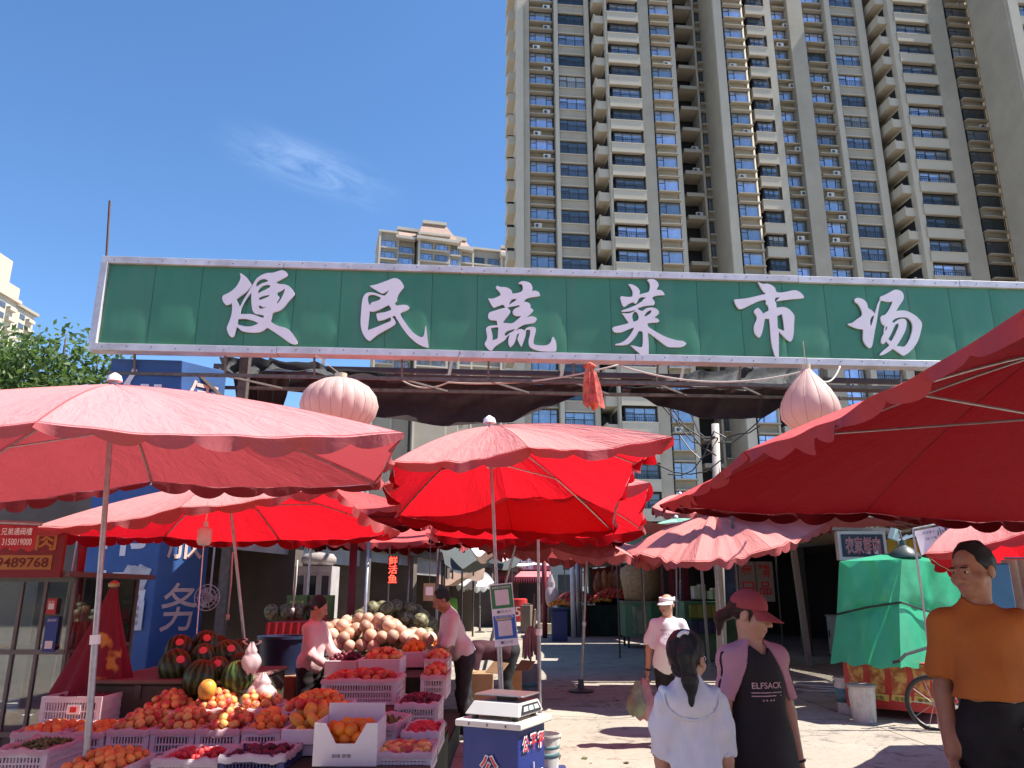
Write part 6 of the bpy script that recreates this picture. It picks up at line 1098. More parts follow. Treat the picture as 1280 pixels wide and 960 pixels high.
# white price panels with red characters
for k, (x0, x1, lb) in enumerate(((926, 944, 'narrow white panel with two red characters behind the woman in the cap'), (947, 965, 'second white panel with two red characters, nearer the door post'))):
    Y = 19.5; a, c = P(x0, 752, Y), P(x1, 702, Y); t = thing('price_panel', lb, 'sign', a); b = MB(); b.bb((a.x, Y, a.z), (c.x, Y + .03, c.z)); b.build('board', M('dim_panel', (.3, .28, .28), .6), t); b = MB()
    for j, ch in enumerate(('每日', '精品')[k]): b.text(ch, Vector(((a.x + c.x) / 2, Y, c.z - .22 - j * .42)), (1, 0, 0), (0, 0, 1), w=.3, h=.32, off=.02)
    b.build('lettering', REDI, t)
a, c = P(906, 760, 19.6), P(922, 700, 19.6); meta(MB().bb((a.x, 19.6, a.z), (c.x, 19.64, c.z)).build('wall_poster', M('blue_poster', (.05, .1, .22), .6, var=.5, scale=5), None, org=a), 'bluish poster on the wall behind the white counters', 'poster')
for k, (x0, y0, x1, y1, Y, lb) in enumerate(((988, 660, 1012, 832, 18.3, 'pale leaning door post at the dark shop opening'), (876, 700, 884, 790, 17, 'thin pole under the wrinkled pink umbrella'), (893, 700, 906, 800, 15.5, 'second thin pole leaning under the wrinkled pink umbrella'))):
    b = MB(); p, q = P(x0, y0, Y), P(x1, y1, Y); q.z = 0; b.bar(p, q, .12 if k == 0 else .05, .12 if k == 0 else .05); meta(b.build('door_post' if k == 0 else 'canopy_pole', M('pale_post', (.32, .3, .28), .6), None, org=q), lb, 'post')
# green stall cart and counter with boxes
GCART = M('green_cart_paint', (.06, .17, .085), .5, var=.25, scale=2, dirt=.5, dcol=(.2, .18, .12)); Y = 23.5
a, c = P(785, 808, Y), P(862, 752, Y); t = thing('stall_cart', 'green stall cart with streaked side panel behind the woman in the white shirt', 'cart', ((a.x + c.x) / 2, Y + .5, 0)); zb, zt = P(785, 797, Y).z, P(785, 754, Y).z; m_ = P(815, 790, Y).x
b = MB(); b.prism([(a.x, Y + .35, zb), (m_, Y, zb), (c.x, Y + .2, zb), (c.x, Y + 1.4, zb), (a.x, Y + 1.5, zb)], (0, 0, zt - zb)); b.build('body', GCART, t); b = MB(); b.prism([(a.x - .06, Y + .3, zt), (m_, Y - .06, zt), (c.x + .06, Y + .14, zt), (c.x + .06, Y + 1.46, zt), (a.x - .06, Y + 1.56, zt)], (0, 0, .06)); b.build('worktop', M('cart_top', (.13, .14, .1), .6), t)
b = MB(); a2 = Vector((a.x, Y + .35, 0)); m2 = Vector((m_, Y, 0)); 
for f, w2 in ((.35, .1), (.55, .16), (.75, .12)): p0 = a2.lerp(m2, f); b.box((p0.x, p0.y - .03, (zb + zt) / 2), (w2, .01, (zt - zb) * .8))
b.build('faded_print', M('faded_print', (.3, .3, .2), .6, var=.5, scale=4), t)
for (x, y) in ((a.x + .1, Y + .5), (m_, Y + .1), (c.x - .1, Y + .3), (c.x - .1, Y + 1.3), (a.x + .1, Y + 1.4)): b = MB(); b.bb((x - .03, y - .03, 0), (x + .03, y + .03, zb)); b.build('leg', DARKM, t)
p = Vector((P(802, 753, Y + .7).x, Y + .7, zt + .062)); b = MB(); b.lathe([(0, 0), (.5, .0), (.62, .7), (.6, .95), (.45, 1.05), (.2, 1.15), (.12, 1.3), (0, 1.3)], p, 20); meta(b.build('straw_sack', M('straw_weave', (.4, .27, .16), .9, var=.3, scale=12), None, org=p, smooth=True), 'bulging straw coloured sack on the green stall cart', 'sack')
Y = 19.5; a, c = P(858, 810, Y), P(910, 752, Y); t = thing('stall_counter', 'green counter stacked with boxes right of the woman in the white shirt', 'counter', ((a.x + c.x) / 2, Y + .5, 0)); b = MB(); b.bb((a.x, Y, .02), (c.x + .4, Y + 1, c.z)); b.build('body', GCART, t)
rg = random.Random(12)
for k in range(10):
    x = P(862 + (k % 5) * 9, 790, Y).x; z = 1.0 - (k // 5) * .36; mt = (M('box_yellow_green', (.2, .22, .03), .6, vary=.3), M('box_navy', (.03, .035, .09), .6))[k // 5]; b = MB(); b.bb((x, Y - .2, z), (x + .17, Y - .01, z + .3)); meta(b.build('stock_box', mt, None, org=(x, Y, z), bevel=.01), 'small stock box stacked before the green counter', 'box', 'stock boxes at the green counter')
for k in range(7):
    x = P(868 + k * 8, 742, 20).x; b = MB(); h = rg.uniform(.2, .45); b.bb((x, 20, c.z + .05), (x + rg.uniform(.12, .17), 20.4, c.z + .05 + h)); meta(b.build('goods_box', M('goods_pale', (.35, .3, .28), .7, vary=.5), None, org=(x, 20, c.z), bevel=.01), 'pale goods box in the row on the green counter', 'box', 'goods on the green counter')
# tomato stall
Y = 30; a, c = P(700, 778, Y), P(792, 752, Y); zt = P(740, 757, Y).z
stand('long stall table with a dark green cloth heaped with tomatoes', a.x, c.x, Y, Y + 2.2, zt, DKCL)
heap('tomato', (P(722, 752, Y).x, Y + .9, zt), P(745, 752, Y).x - P(698, 752, Y).x, 1.7, .085, 'red tomato in the left heap of the tomato stall', 'tomatoes on the far stall', .42, 120, 0, 101, 1.25, 1)
heap('tomato', (P(768, 750, Y).x, Y + .9, zt + .1), P(792, 752, Y).x - P(752, 752, Y).x, 1.7, .085, 'red tomato in the right heap of the tomato stall', 'tomatoes on the far stall', .42, 120, 0, 102, 1.25, 1)
heap('mango', (P(755, 753, Y - .1).x, Y + .1, zt + .02), .8, .4, .08, 'yellow fruit between the two tomato heaps', 'yellow fruits on the far stall', .12, 14, 0, 103, 1.4, 1)
Y = 27; a, c = P(690, 778, Y), P(709, 760, Y); zc = c.z; t = thing('fruit_stool', 'blue stool with a dish of oranges at the left end of the tomato stall', 'stool', ((a.x + c.x) / 2, Y + .3, 0)); b = MB(); b.prism([(a.x, Y, 0), (c.x, Y, 0), (c.x, Y + .5, 0), (a.x, Y + .5, 0)], (0, 0, zc - .08)); b.build('body', M('blue_stool', (.02, .03, .14), .5), t, bevel=.02); b = MB(); b.lathe([(0, 0), (.28, 0), (.4, .08), (.38, .08), (0, .02)], ((a.x + c.x) / 2, Y + .25, zc - .078), 18); b.build('dish', CRB, t)
heap('orange', ((a.x + c.x) / 2, Y + .25, zc - .04), .75, .6, .06, 'orange heaped in the dish on the blue stool', 'oranges on the blue stool', .22, 40, 0, 104, 1.35, 1)
for k in range(7):
    p = P(748 + k * 7.5, 730 - (k % 2) * 2, 31); bag('yellowish plastic bag hung in a row above the tomato stall', p - Vector((0, 0, .3)), .42, .75, .35, M('amber_bag', (.45, .22, .1), .5, vary=.3, trans=.2), 200 + k, False)['group'] = 'bags above the tomato stall'
sh = stand('shelf table behind the tomatoes under the row of bags', P(744, 740, 31).x, P(800, 740, 31).x, 30.9, 31.6, P(770, 737, 31).z - .32)
p = P(689, 738, 28); bag('white plastic bag hung on the post left of the tomato stall', p - Vector((0, 0, .55)), .45, 1.1, .35, seed=31)
p = P(720, 700, 30)
for k, (x, mt) in enumerate(((680, M('red_post', (0, 0, 0))), (715, WHITE), (722, GALV), (731, M('red_post', (0, 0, 0))))): q = P(x, 690, 29 + k * .3); b = MB(); b.tube([(q.x, q.y, 0), q + Vector((0, 0, .6))], .09 if k < 3 else .06, 8); meta(b.build('stall_post', mt, None, org=(q.x, q.y, 0), smooth=True), ('dark red post left of the tomato stall', 'white post behind the left heap of tomatoes', 'steel pipe behind the left heap of tomatoes', 'thin dark red post behind the tomato heaps')[k], 'post')
AWG = M('mint_awning', (.2, .42, .28), .8, trans=.3, tcol=(.25, .6, .4)); a, c = P(738, 702, 30), P(770, 688, 30); b = MB(); b.grid([[Vector((a.x + (c.x - a.x) * s, 30 + .6 * f, c.z + .3 - (c.z - a.z + .3) * (1 - f))) for s in np.linspace(0, 1, 8)] for f in (0, .5, 1)]); meta(b.build('awning', AWG, None, org=a), 'small mint green awning above the tomato stall', 'awning')
# ---------------------------------------------------------------- far end of the lane
fh = thing('market_hall', 'low grey market hall closing the far end of the lane', 'hall', (0, 62, 0)); b = MB(); b.bb((-9, 62, 0), (5.5, 68, 7.0)); b.bb((-9.3, 61.6, 7.0), (5.9, 68.4, 7.5)); b.build('wall', M('hall_wall', (.2, .215, .21), .8, var=.12, scale=.5, dirt=.3), fh); b = MB()
for k in range(7): b.bb((-8.4 + k * 2, 61.95, 0.02), (-6.8 + k * 2, 61.99, 2.9))
b.build('dark_opening', DARKIN, fh); b = MB()
for k in range(6): b.bb((-8.2 + k * 2.3, 61.94, 4.4), (-6.7 + k * 2.3, 61.99, 6.0))
b.build('window', PANED, fh)
Y = 46; a, c = P(612, 722, Y), P(688, 706, Y); zA = c.z; sf = thing('shop_fascia', 'pink red shop fascia with white characters at the far end of the lane', 'shop sign', (a.x, Y, 0)); b = MB(); b.prism([P(612, 712, Y), P(688, 712, Y), P(688, 690, Y), P(650, 696, Y), P(612, 707, Y)], (0, .1, 0)); b.build('board', M('fascia_pink', (.5, .1, .14), .5), sf)
b = MB(); b.text('鲜肉', P(664, 700, Y), (1, 0, 0), (0, 0, 1), w=1.3, h=.5, off=.02, lift=.02); b.text('蔬菜 水果', P(650, 709, Y), (1, 0, 0), (0, 0, 1), w=1.6, h=.28, off=.01, lift=.02); b.build('lettering', WHITE, sf); b = MB(); b.bb((P(612, 780, Y).x, Y + .12, 0.01), (P(688, 780, Y).x, Y + 4, P(612, 712, Y).z)); b.build('shop_body', DARKIN, sf)
STR = M('pink_stripe', (.62, .25, .27), .7, trans=.3); b = MB(); 
z0, z1 = P(640, 721, Y - 1).z, P(640, 714, Y - .1).z; b.grid([[Vector((a.x + (c.x - a.x) * s, Y - 1 + .95 * f, z0 + (z1 - z0) * f)) for s in np.linspace(0, 1, 3)] for f in (0, 1)]); aw = meta(b.build('awning', STR, None, org=a), 'pale pink awning with a zigzag red fringe under the far fascia', 'awning'); b = MB()
N = 26; x0 = a.x; dx = (c.x - a.x) / N
for i in range(N): b.add([(x0 + i * dx, Y - 1.01, z0), (x0 + (i + 1) * dx, Y - 1.01, z0), (x0 + (i + .5) * dx, Y - 1.03, z0 - .38)], [(0, 2, 1)])
fr_ = b.build('fringe', M('fringe_red', (.5, .06, .1), .7), aw); 
def sheet(name, label, pts, mat, cat, fold=.08, K=14):
    q = [P(*p) for p in pts]; rows = []
    for j in range(K + 1):
        f = j / K; row = []
        for i in range(K + 1): s = i / K; p = q[0].lerp(q[1], s).lerp(q[3].lerp(q[2], s), f); p.z -= .3 * fold * 4 * math.sin(math.pi * s) * math.sin(math.pi * f) ; p.z += fold * .5 * math.sin(s * 9 + f * 3); row.append(p)
        rows.append(row)
    b = MB(); b.grid(rows); return meta(b.build(name, mat, None, org=q[0], smooth=True), label, cat)
STRIPE = two_tone('red_white_stripe', (.6, .07, .07), (.7, .5, .48), 1.5, -.1, .1, .7, .05)
sheet('tarpaulin', 'torn red and white cloth stretched over the far lane', [(575, 678, 24), (640, 690, 24), (632, 697, 21), (590, 688, 21)], STRIPE, 'tarpaulin', .25)
sheet('tarpaulin', 'dark grey tarpaulin slung across the lane behind the customer', [(548, 682, 26), (655, 692, 27), (640, 706, 22), (556, 706, 22)], M('dark_tarp', (.07, .08, .08), .8, trans=.15), 'tarpaulin', .3)
sheet('tarpaulin', 'white sheet roof sloping in front of the far fascia', [(640, 706, 40), (686, 700, 40), (688, 706, 37), (645, 707, 37)], M('white_tarp', (.75, .75, .72), .8, trans=.3), 'tarpaulin', .05)
sheet('tarpaulin', 'brown cloth roof over the motorbikes at the far left of the lane', [(545, 716, 30), (606, 712, 32), (604, 722, 28), (548, 730, 28)], M('brown_tarp', (.25, .16, .12), .85, trans=.2, dirt=.3), 'tarpaulin', .2)
for k, (x, Y) in enumerate(((556, 27), (566, 30), (578, 27), (592, 30), (553, 24), (640, 34))): q = P(x, 700, Y); b = MB(); b.tube([(q.x, Y, 0), q], .035, 6); meta(b.build('lane_post', DARKM, None, org=(q.x, Y, 0)), 'thin dark post in the far left of the lane', 'post', 'thin posts far down the lane')
# motorbike, barrel, bag
def bike(label, p, s=1.0):
    t = thing('motor_scooter', label, 'scooter', p); p = Vector(p); b = MB()
    for x in (-.6, .6): b = MB(); b.tube([p + Vector((x * .5, x * .8 * s, .25)) + Vector((math.cos(a) * .25 * .5, math.cos(a) * .25 * .85, math.sin(a) * .25)) for a in np.linspace(0, 6.28, 18, endpoint=False)], .05, 6, closed=True); b.build('wheel', BLACK, t)
    b = MB(); b.tube([p + Vector((-.3, -.48, .28)), p + Vector((-.2, -.3, .45)), p + Vector((.05, .1, .4)), p + Vector((.3, .5, .55))], [.08, .14, .16, .16], 10); b.tube([p + Vector((-.3, -.48, .28)), p + Vector((-.22, -.36, .95))], .06, 8); b.build('body', M('scooter_grey', (.1, .1, .11), .4), t, smooth=True); b = MB(); b.tube([p + Vector((.05, .05, .7)), p + Vector((.3, .5, .74))], [.13, .16], 8); b.build('seat', BLACK, t); b = MB(); b.tube([p + Vector((-.5, -.25, 1.0)), p + Vector((-.22, -.36, .96)), p + Vector((.06, -.5, 1.0))], .02, 6); b.build('handlebar', DARKM, t)
    b = MB(); b.bb(p + Vector((-.36, -.55, .62)), p + Vector((-.14, -.5, .95))); b.build('front_shield', M('scooter_shield', (.5, .5, .48), .4), t); return t
bike('grey motor scooter parked under the brown cloth roof', PZ(582, 782, 0)); bike('second motor scooter standing further left in the lane', PZ(560, 779, 0))
p = P(561, 762, 30); b = MB(); b.lathe([(0, 0), (.28, 0), (.33, .5), (.3, .8), (.2, .85), (0, .86)], (p.x, 30, .55), 14); meta(b.build('green_bag', M('lime_bag', (.15, .4, .05), .6), None, org=(p.x, 30, .55), smooth=True), 'lime green bag standing on a carton in the far lane', 'bag'); meta(MB().bb((p.x - .35, 29.8, 0), (p.x + .35, 30.4, .548)).build('carton', CARD, None, org=(p.x, 30, 0)), 'brown carton under the lime green bag', 'box')
p = PZ(647, 777, 0); t = thing('red_barrel', 'red barrel marked with a white 5 far down the lane', 'barrel', p); b = MB(); b.lathe([(0, 0), (.5, 0), (.53, .1), (.5, .7), (.55, .75), (.55, 1.2), (.48, 1.25), (0, 1.25)], p, 20); b.build('shell', REDP, t, smooth=True, angle=40); b = MB(); b.text('5', p + Vector((0, -.54, .55)), (1, 0, 0), (0, 0, 1), w=.3, h=.5, lift=.01); b.build('numeral', WHITE, t)
rg = random.Random(77)
for k in range(16):   # clutter of cartons and sacks along the far right
    x = rg.uniform(620, 700); Y = rg.uniform(32, 40); p = P(x, 775, Y); w2 = rg.uniform(.3, .6); h = rg.uniform(.3, 1.1); b = MB(); b.box((p.x, Y, h / 2), (w2, .5, h), rz=rg.uniform(-.5, .5)); meta(b.build('stacked_carton', M('far_carton', (.22, .17, .13), .85, vary=.6), None, org=(p.x, Y, 0), bevel=.015), 'carton stacked among the clutter at the far end of the lane', 'box', 'cartons far down the lane')
# ================================================================ tarpaulin covered snack cart on the right
TARP = M('green_tarpaulin', (.07, .5, .29), .34, var=.12, scale=2.5, bump=.5, bscale=6, trans=.3, tcol=(.05, .6, .3), spec=.5); TARPB = None
cx = thing('snack_cart', 'red snack cart covered by a green tarpaulin on the right', 'cart', (5.2, 11, 0))
tL, tC, tR = P(1049, 702, 11.3), P(1127, 699, 10.35), P(1202, 706, 11.4); tB = P(1120, 690, 12.2); bL, bC, bR = P(1038, 828, 11.2), P(1126, 836, 10.2), P(1203, 828, 11.3); mL, mC, mR = P(1046, 768, 11.28), P(1124, 753, 10.37), P(1200, 772, 11.4)
def tface(q0, q1, m0, m1, b0, b1, n, sd):
    rows = []; rg = random.Random(sd); ph = [rg.uniform(0, 6) for _ in range(5)]; nn = (q1 - q0).cross(Vector((0, 0, 1))).normalized()
    for j in range(25):
        f = j / 24; row = []
        for i in range(29):
            s = i / 28; e = 4 * s * (1 - s); p = q0.lerp(q1, s).lerp(m0.lerp(m1, s), f * 2) if f < .5 else m0.lerp(m1, s).lerp(b0.lerp(b1, s), f * 2 - 1)
            d = .03 * math.sin(7 * s + 3 * f + ph[0]) + .018 * math.sin(15 * s - 9 * f + ph[1]) + .012 * abs(math.sin(9 * (s + .7 * f) + ph[3])) + .01 * abs(math.sin(13 * (s - .5 * f) + ph[4])) + .05 * max(0, 1 - abs((s if n == 0 else 1 - s) * 1.6 - f) * 6) * (1 - f); tie = math.exp(-((f - .5) / .05) ** 2); row.append(p + nn * ((d - .05 * tie) * e) + Vector((0, 0, (.02 * math.sin(s * 17 + ph[2])) * (f > .99))))
        rows.append(row)
    return rows
b = MB(); b.grid(tface(tL, tC, mL, mC, bL, bC, 1, 1), flip=True); b.grid(tface(tC, tR, mC, mR, bC, bR, 0, 2), flip=True); b.grid([[tL.lerp(tC, s).lerp(tB.lerp(tR, s), f) + Vector((0, 0, .0 - .05 * math.sin(math.pi * s) * math.sin(math.pi * f))) for s in np.linspace(0, 1, 12)] for f in np.linspace(0, 1, 12)]); b.build('tarpaulin', TARP, cx, smooth=True)
b = MB(); q = [mL, mL.lerp(mC, .5) + Vector((-.02, -.07, .02)), mC + Vector((0, -.05, 0)), mC.lerp(mR, .5) + Vector((.05, -.06, -.05)), mR]; b.tube(q, .014, 6); b.tube([P(1116, 828, 10.1), P(1124, 826, 10.05), P(1132, 818, 10.1), P(1165, 808, 10.3)], .02, 6); b.build('tie_strap', BLACK, cx)
pl_, pr_ = P(1053, 824, 11.15), P(1168, 824, 10.4); FOOD = two_tone('fried_food_print', (.42, .1, .04), (.62, .38, .12), 12, .42, .6, .5, .05); zb = P(1165, 893, 10.4).z
b = MB(); b.prism([(pl_.x, pl_.y, zb), (pr_.x, pr_.y, zb), (pr_.x + .9, pr_.y + 1.2, zb), (pl_.x + .9, pl_.y + 1.3, zb)], (0, 0, pl_.z - zb)); b.build('body', M('red_cart_panel', (.5, .035, .03), .4), cx)
fd2 = (Vector((pr_.x, pr_.y, 0)) - Vector((pl_.x, pl_.y, 0))); fl = fd2.length; fd2.normalize(); fn2 = Vector((fd2.y, -fd2.x, 0)); b = MB()
for k in range(4):
    o = Vector((pl_.x, pl_.y, 0)) + fd2 * (fl * (.13 + .235 * k)); w2 = fl * .088; b.prism([o - fd2 * w2 + Vector((0, 0, zb + .2)), o + fd2 * w2 * .85 + Vector((0, 0, zb + .2)), o + fd2 * w2 * 1.05 + Vector((0, 0, zb + .45)), o + fd2 * w2 + Vector((0, 0, pl_.z - .02)), o - fd2 * w2 + Vector((0, 0, pl_.z - .02)), o - fd2 * w2 * .8 + Vector((0, 0, zb + .42))], fn2 * .004)
b.build('food_picture', FOOD, cx); b = MB()
for k in range(4):
    o = Vector((pl_.x, pl_.y, 0)) + fd2 * (fl * (.13 + .235 * k)) + Vector((0, 0, zb + .12)); b.prism([o - fd2 * .12, o + fd2 * .12 - Vector((0, 0, .02)), o + fd2 * .13 + Vector((0, 0, .06)), o - fd2 * .1 + Vector((0, 0, .075))], fn2 * .006)
b.build('price_flash', M('yellow_flash', (.65, .5, .12), .5), cx); b = MB()
for k, st in enumerate(('炸串', '鱿鱼', '年糕', '薯条')): b.text(st, Vector((pl_.x, pl_.y, 0)) + fd2 * (fl * (.13 + .235 * k)) + Vector((0, 0, zb + .14)), fd2, (0, 0, 1), w=.14, h=.055, lift=.012)
b.build('price_print', BLACK, cx)
for o in (P(1166, 868, 9.95), P(1180, 868, 11.3), P(1085, 868, 11.8)):
    o.z = .3; wt = MB(); wt.tube([o + Vector((math.cos(a) * .3 * fd2.x, math.cos(a) * .3 * fd2.y, math.sin(a) * .3 - .0)) for a in np.linspace(0, 6.28, 28, endpoint=False)], .03, 8, closed=True); wo = wt.build('wheel', BLACK, cx, smooth=True); wt = MB()
    for k in range(10): a = k * .628; wt.tube([o, o + Vector((math.cos(a) * .28 * fd2.x, math.cos(a) * .28 * fd2.y, math.sin(a) * .28))], .004, 4)
    wt.build('spoke', GALV, wo)
p = PZ(1067, 893, 0); bucket('white paint bucket behind its twin beside the red snack cart', p + Vector((0, .15, 0)), .16, .46, BKT, [(.3, .7)])
p = PZ(1081, 902, 0); bucket('scuffed white paint bucket with a grey lid in front of the red snack cart', p, .17, .44, BKT, None, lid=True)
# hose
b = MB(); q = []
for k in range(90): a = k * .21; r = .45 + .12 * math.sin(k * .37); q.append(PZ(1016, 862, 0) + Vector((r * math.cos(a) * 1.0 + k * .004, r * .9 * math.sin(a), .015 + .0008 * k)))
q += [PZ(1035, 853, 0) + Vector((0, 0, .02)), PZ(1056, 853, 0) + Vector((0, 0, .02))]; b.tube(q, .014, 6); meta(b.build('hose', M('white_hose', (.55, .52, .5), .5), None, org=q[0], smooth=True), 'white hose coiled on the ground left of the buckets', 'hose')
# meat sign, lamp, white banner, boards above the cart
Y = 12.4; a, c = P(1050, 700, Y), P(1106, 664, Y); t = thing('meat_sign', 'dark framed sign with four pink characters above the green tarpaulin', 'sign', a); b = MB(); b.bb((a.x, Y, a.z), (c.x, Y + .12, c.z)); b.build('frame', M('sign_white_frame', (.55, .55, .55), .5), t); b = MB(); b.bb((a.x + .05, Y - .012, a.z + .05), (c.x - .05, Y - .002, c.z - .05)); b.build('board', M('sign_navy', (.02, .03, .06), .4), t); b = MB(); b.text('农家鲜肉', (a + c) / 2 + Vector((0, -.066, 0)) + Vector((0, .05, 0)), (1, 0, 0), (0, 0, 1), w=.56, h=.28, off=.035, lift=.0); b.build('white_outline', M('sign_outline', (.5, .5, .55), .5), t); b = MB(); b.text('农家鲜肉', (a + c) / 2 + Vector((0, -.02, 0)), (1, 0, 0), (0, 0, 1), w=.55, h=.27, off=.008); b.build('lettering', M('sign_pink', (.55, .14, .16), .5), t)
for x in (a.x + .06, c.x - .06): b = MB(); b.bb((x - .02, Y + .05, 0), (x + .02, Y + .09, a.z)); b.build('post', GALV, t)
b = MB(); b.bar(P(1036, 661, Y + .3), P(1122, 663, Y + .3), .05, .05); b.bar(P(1122, 663, Y + .3), P(1122, 663, Y + .3) * 1 + Vector((0, 0, -2.3)), .05, .05); meta(b.build('rail', GALV, None, org=P(1036, 661, Y + .3)), 'grey rail frame behind the sign with four pink characters', 'rail')
a, c = P(1106, 702, 13), P(1150, 674, 13); t = thing('yellow_board', 'yellow board behind the hanging lamp over the tarpaulin', 'board', a); b = MB(); b.bb((a.x, 13, a.z), (c.x, 13.05, c.z)); b.build('panel', M('yellow_panel', (.45, .32, .03), .5), t); b = MB()
for x in (a.x + .05, c.x - .05): b.bb((x - .02, 13.06, 0), (x + .02, 13.1, c.z))
b.build('support', GALV, t)
p = P(1130, 692, 11.9); t = thing('work_lamp', 'dark metal lamp hood hanging above the green tarpaulin', 'lamp', p); b = MB(); b.lathe([(.23, -.06), (.225, -.02), (.12, .08), (.05, .12), (.04, .2), (0, .2)], p, 22); b.build('lamp_shade', M('lamp_dark', (.06, .07, .07), .4), t, smooth=True, angle=50); b = MB(); b.lathe([(0, -.05), (.215, -.045)], p, 22); b.build('diffuser', M('lamp_diffuser', (.3, .36, .33), .4), t); b = MB(); b.tube([p + Vector((0, 0, .19)), p + Vector((0, .05, .34)), P(1112, 660, 12.3)], .015, 6); b.build('bracket', DARKM, t)
b = MB(); m = P(1118, 668, 12.0); b.box(m, (.12, .1, .17), rot=Euler((.2, .3, .4)).to_matrix()); b.box(m + Vector((.12, 0, -.07)), (.2, .05, .05), rot=Euler((0, -.5, .3)).to_matrix()); b.box(m + Vector((.28, .05, -.02)), (.2, .04, .04), rot=Euler((0, -.3, .2)).to_matrix()); b.build('wall_mount', WHITE, t)
tl, tr_, br, bl = P(1143, 664, 9.9), P(1224, 648, 9.9), P(1226, 672, 9.9), P(1152, 694, 9.9); t = thing('white_banner', 'slanting white banner with black characters above the tarpaulin cart', 'banner', bl); b = MB(); b.grid([[tl.lerp(tr_, s).lerp(bl.lerp(br, s), f) + Vector((0, .015 * math.sin(s * 9), 0)) for s in np.linspace(0, 1, 16)] for f in np.linspace(0, 1, 6)]); b.build('sheet', M('banner_sheet', (.7, .66, .72), .6), t, smooth=True); rt = (tr_ - tl).normalized(); up = Vector((-rt.z, 0, rt.x)); b = MB()
b.text('小杨烫染', tl.lerp(br, .58) + Vector((.0, -.02, .02)) + up * .04, rt, up, w=.42, h=.13, off=.015); b.text('小吃', tl.lerp(br, .18) + up * .1 + Vector((0, -.02, 0)), rt, up, w=.14, h=.05); b.text('煎饼果子', tl.lerp(br, .2) + Vector((0, -.02, 0)), rt, up, w=.16, h=.035); b.text('烤冷面', tl.lerp(br, .22) - up * .07 + Vector((0, -.02, 0)), rt, up, w=.15, h=.035); b.build('lettering', M('banner_ink', (.04, .03, .05), .6), t)
b = MB(); b.tube([tl + Vector((0, .03, .03)), tr_ + Vector((0, .03, .03))], .012, 6); b.tube([tr_ + Vector((0, .03, .03)), (tr_.x, 9.93, 0)], .02, 6); b.build('frame', GALV, t); b = MB(); b.tube([tl + Vector((0, .03, .03)), (tl.x, 9.93, 0)], .015, 6); b.build('post', GALV, t)
a, c = P(1180, 668, 12), P(1290, 640, 12); meta(MB().bb((a.x, 12, a.z - .2), (c.x, 12.1, c.z)).build('blue_fascia', M('blue_fascia', (.02, .06, .2), .5), None, org=a), 'dark blue fascia behind the white banner', 'fascia')
for k in range(2): x = a.x + .3 + k * 1.0; b = MB(); b.bb((x - .04, 12.02, 0), (x + .04, 12.08, a.z - .201)); meta(b.build('fascia_post', DARKM, None, org=(x, 12, 0)), ('left', 'right')[k] + ' post under the dark blue fascia', 'post')
a, c = P(1232, 800, 6.0), P(1262, 704, 6.0); t = thing('blue_screen_stand', 'bright blue panel behind the shoulder of the man in orange', 'panel', (a.x, 6, 0)); b = MB(); b.bb((a.x, 6, a.z), (c.x, 6.04, c.z)); b.build('panel', M('sky_blue_panel', (.05, .22, .5), .4), t, bevel=.01); b = MB(); b.bb((a.x + .05, 6.045, 0), (c.x - .05, 6.08, c.z - .1)); b.build('support', DARKM, t)
CLH = M('hung_clothes', (.3, .22, .2), .85, var=.5, scale=3)
for k in range(4):
    p = P(1262 + k * 12, 700, 6.6); b = MB(); rows = [[p + Vector((.07 * math.cos(a) * (1 + .3 * f), .05 * math.sin(a) * (1 + .3 * math.sin(a * 3)), -.6 * f)) for a in np.linspace(0, 6.28, 17)] for f in np.linspace(0, 1, 6)]; b.grid(rows); meta(b.build('hung_cloth', CLH, None, org=p, smooth=True), 'cloth strip hanging behind the man in orange', 'cloth', 'cloths hanging at the right edge')
b = MB(); b.tube([P(1255, 698, 6.6), P(1330, 698, 6.6)], .01, 5); b.tube([P(1330, 698, 6.6), (P(1330, 698, 6.6).x, 6.6, 0)], .02, 6); meta(b.build('clothes_rail', GALV, None, org=P(1255, 698, 6.6)), 'thin rail carrying the cloth strips at the right edge', 'rail')
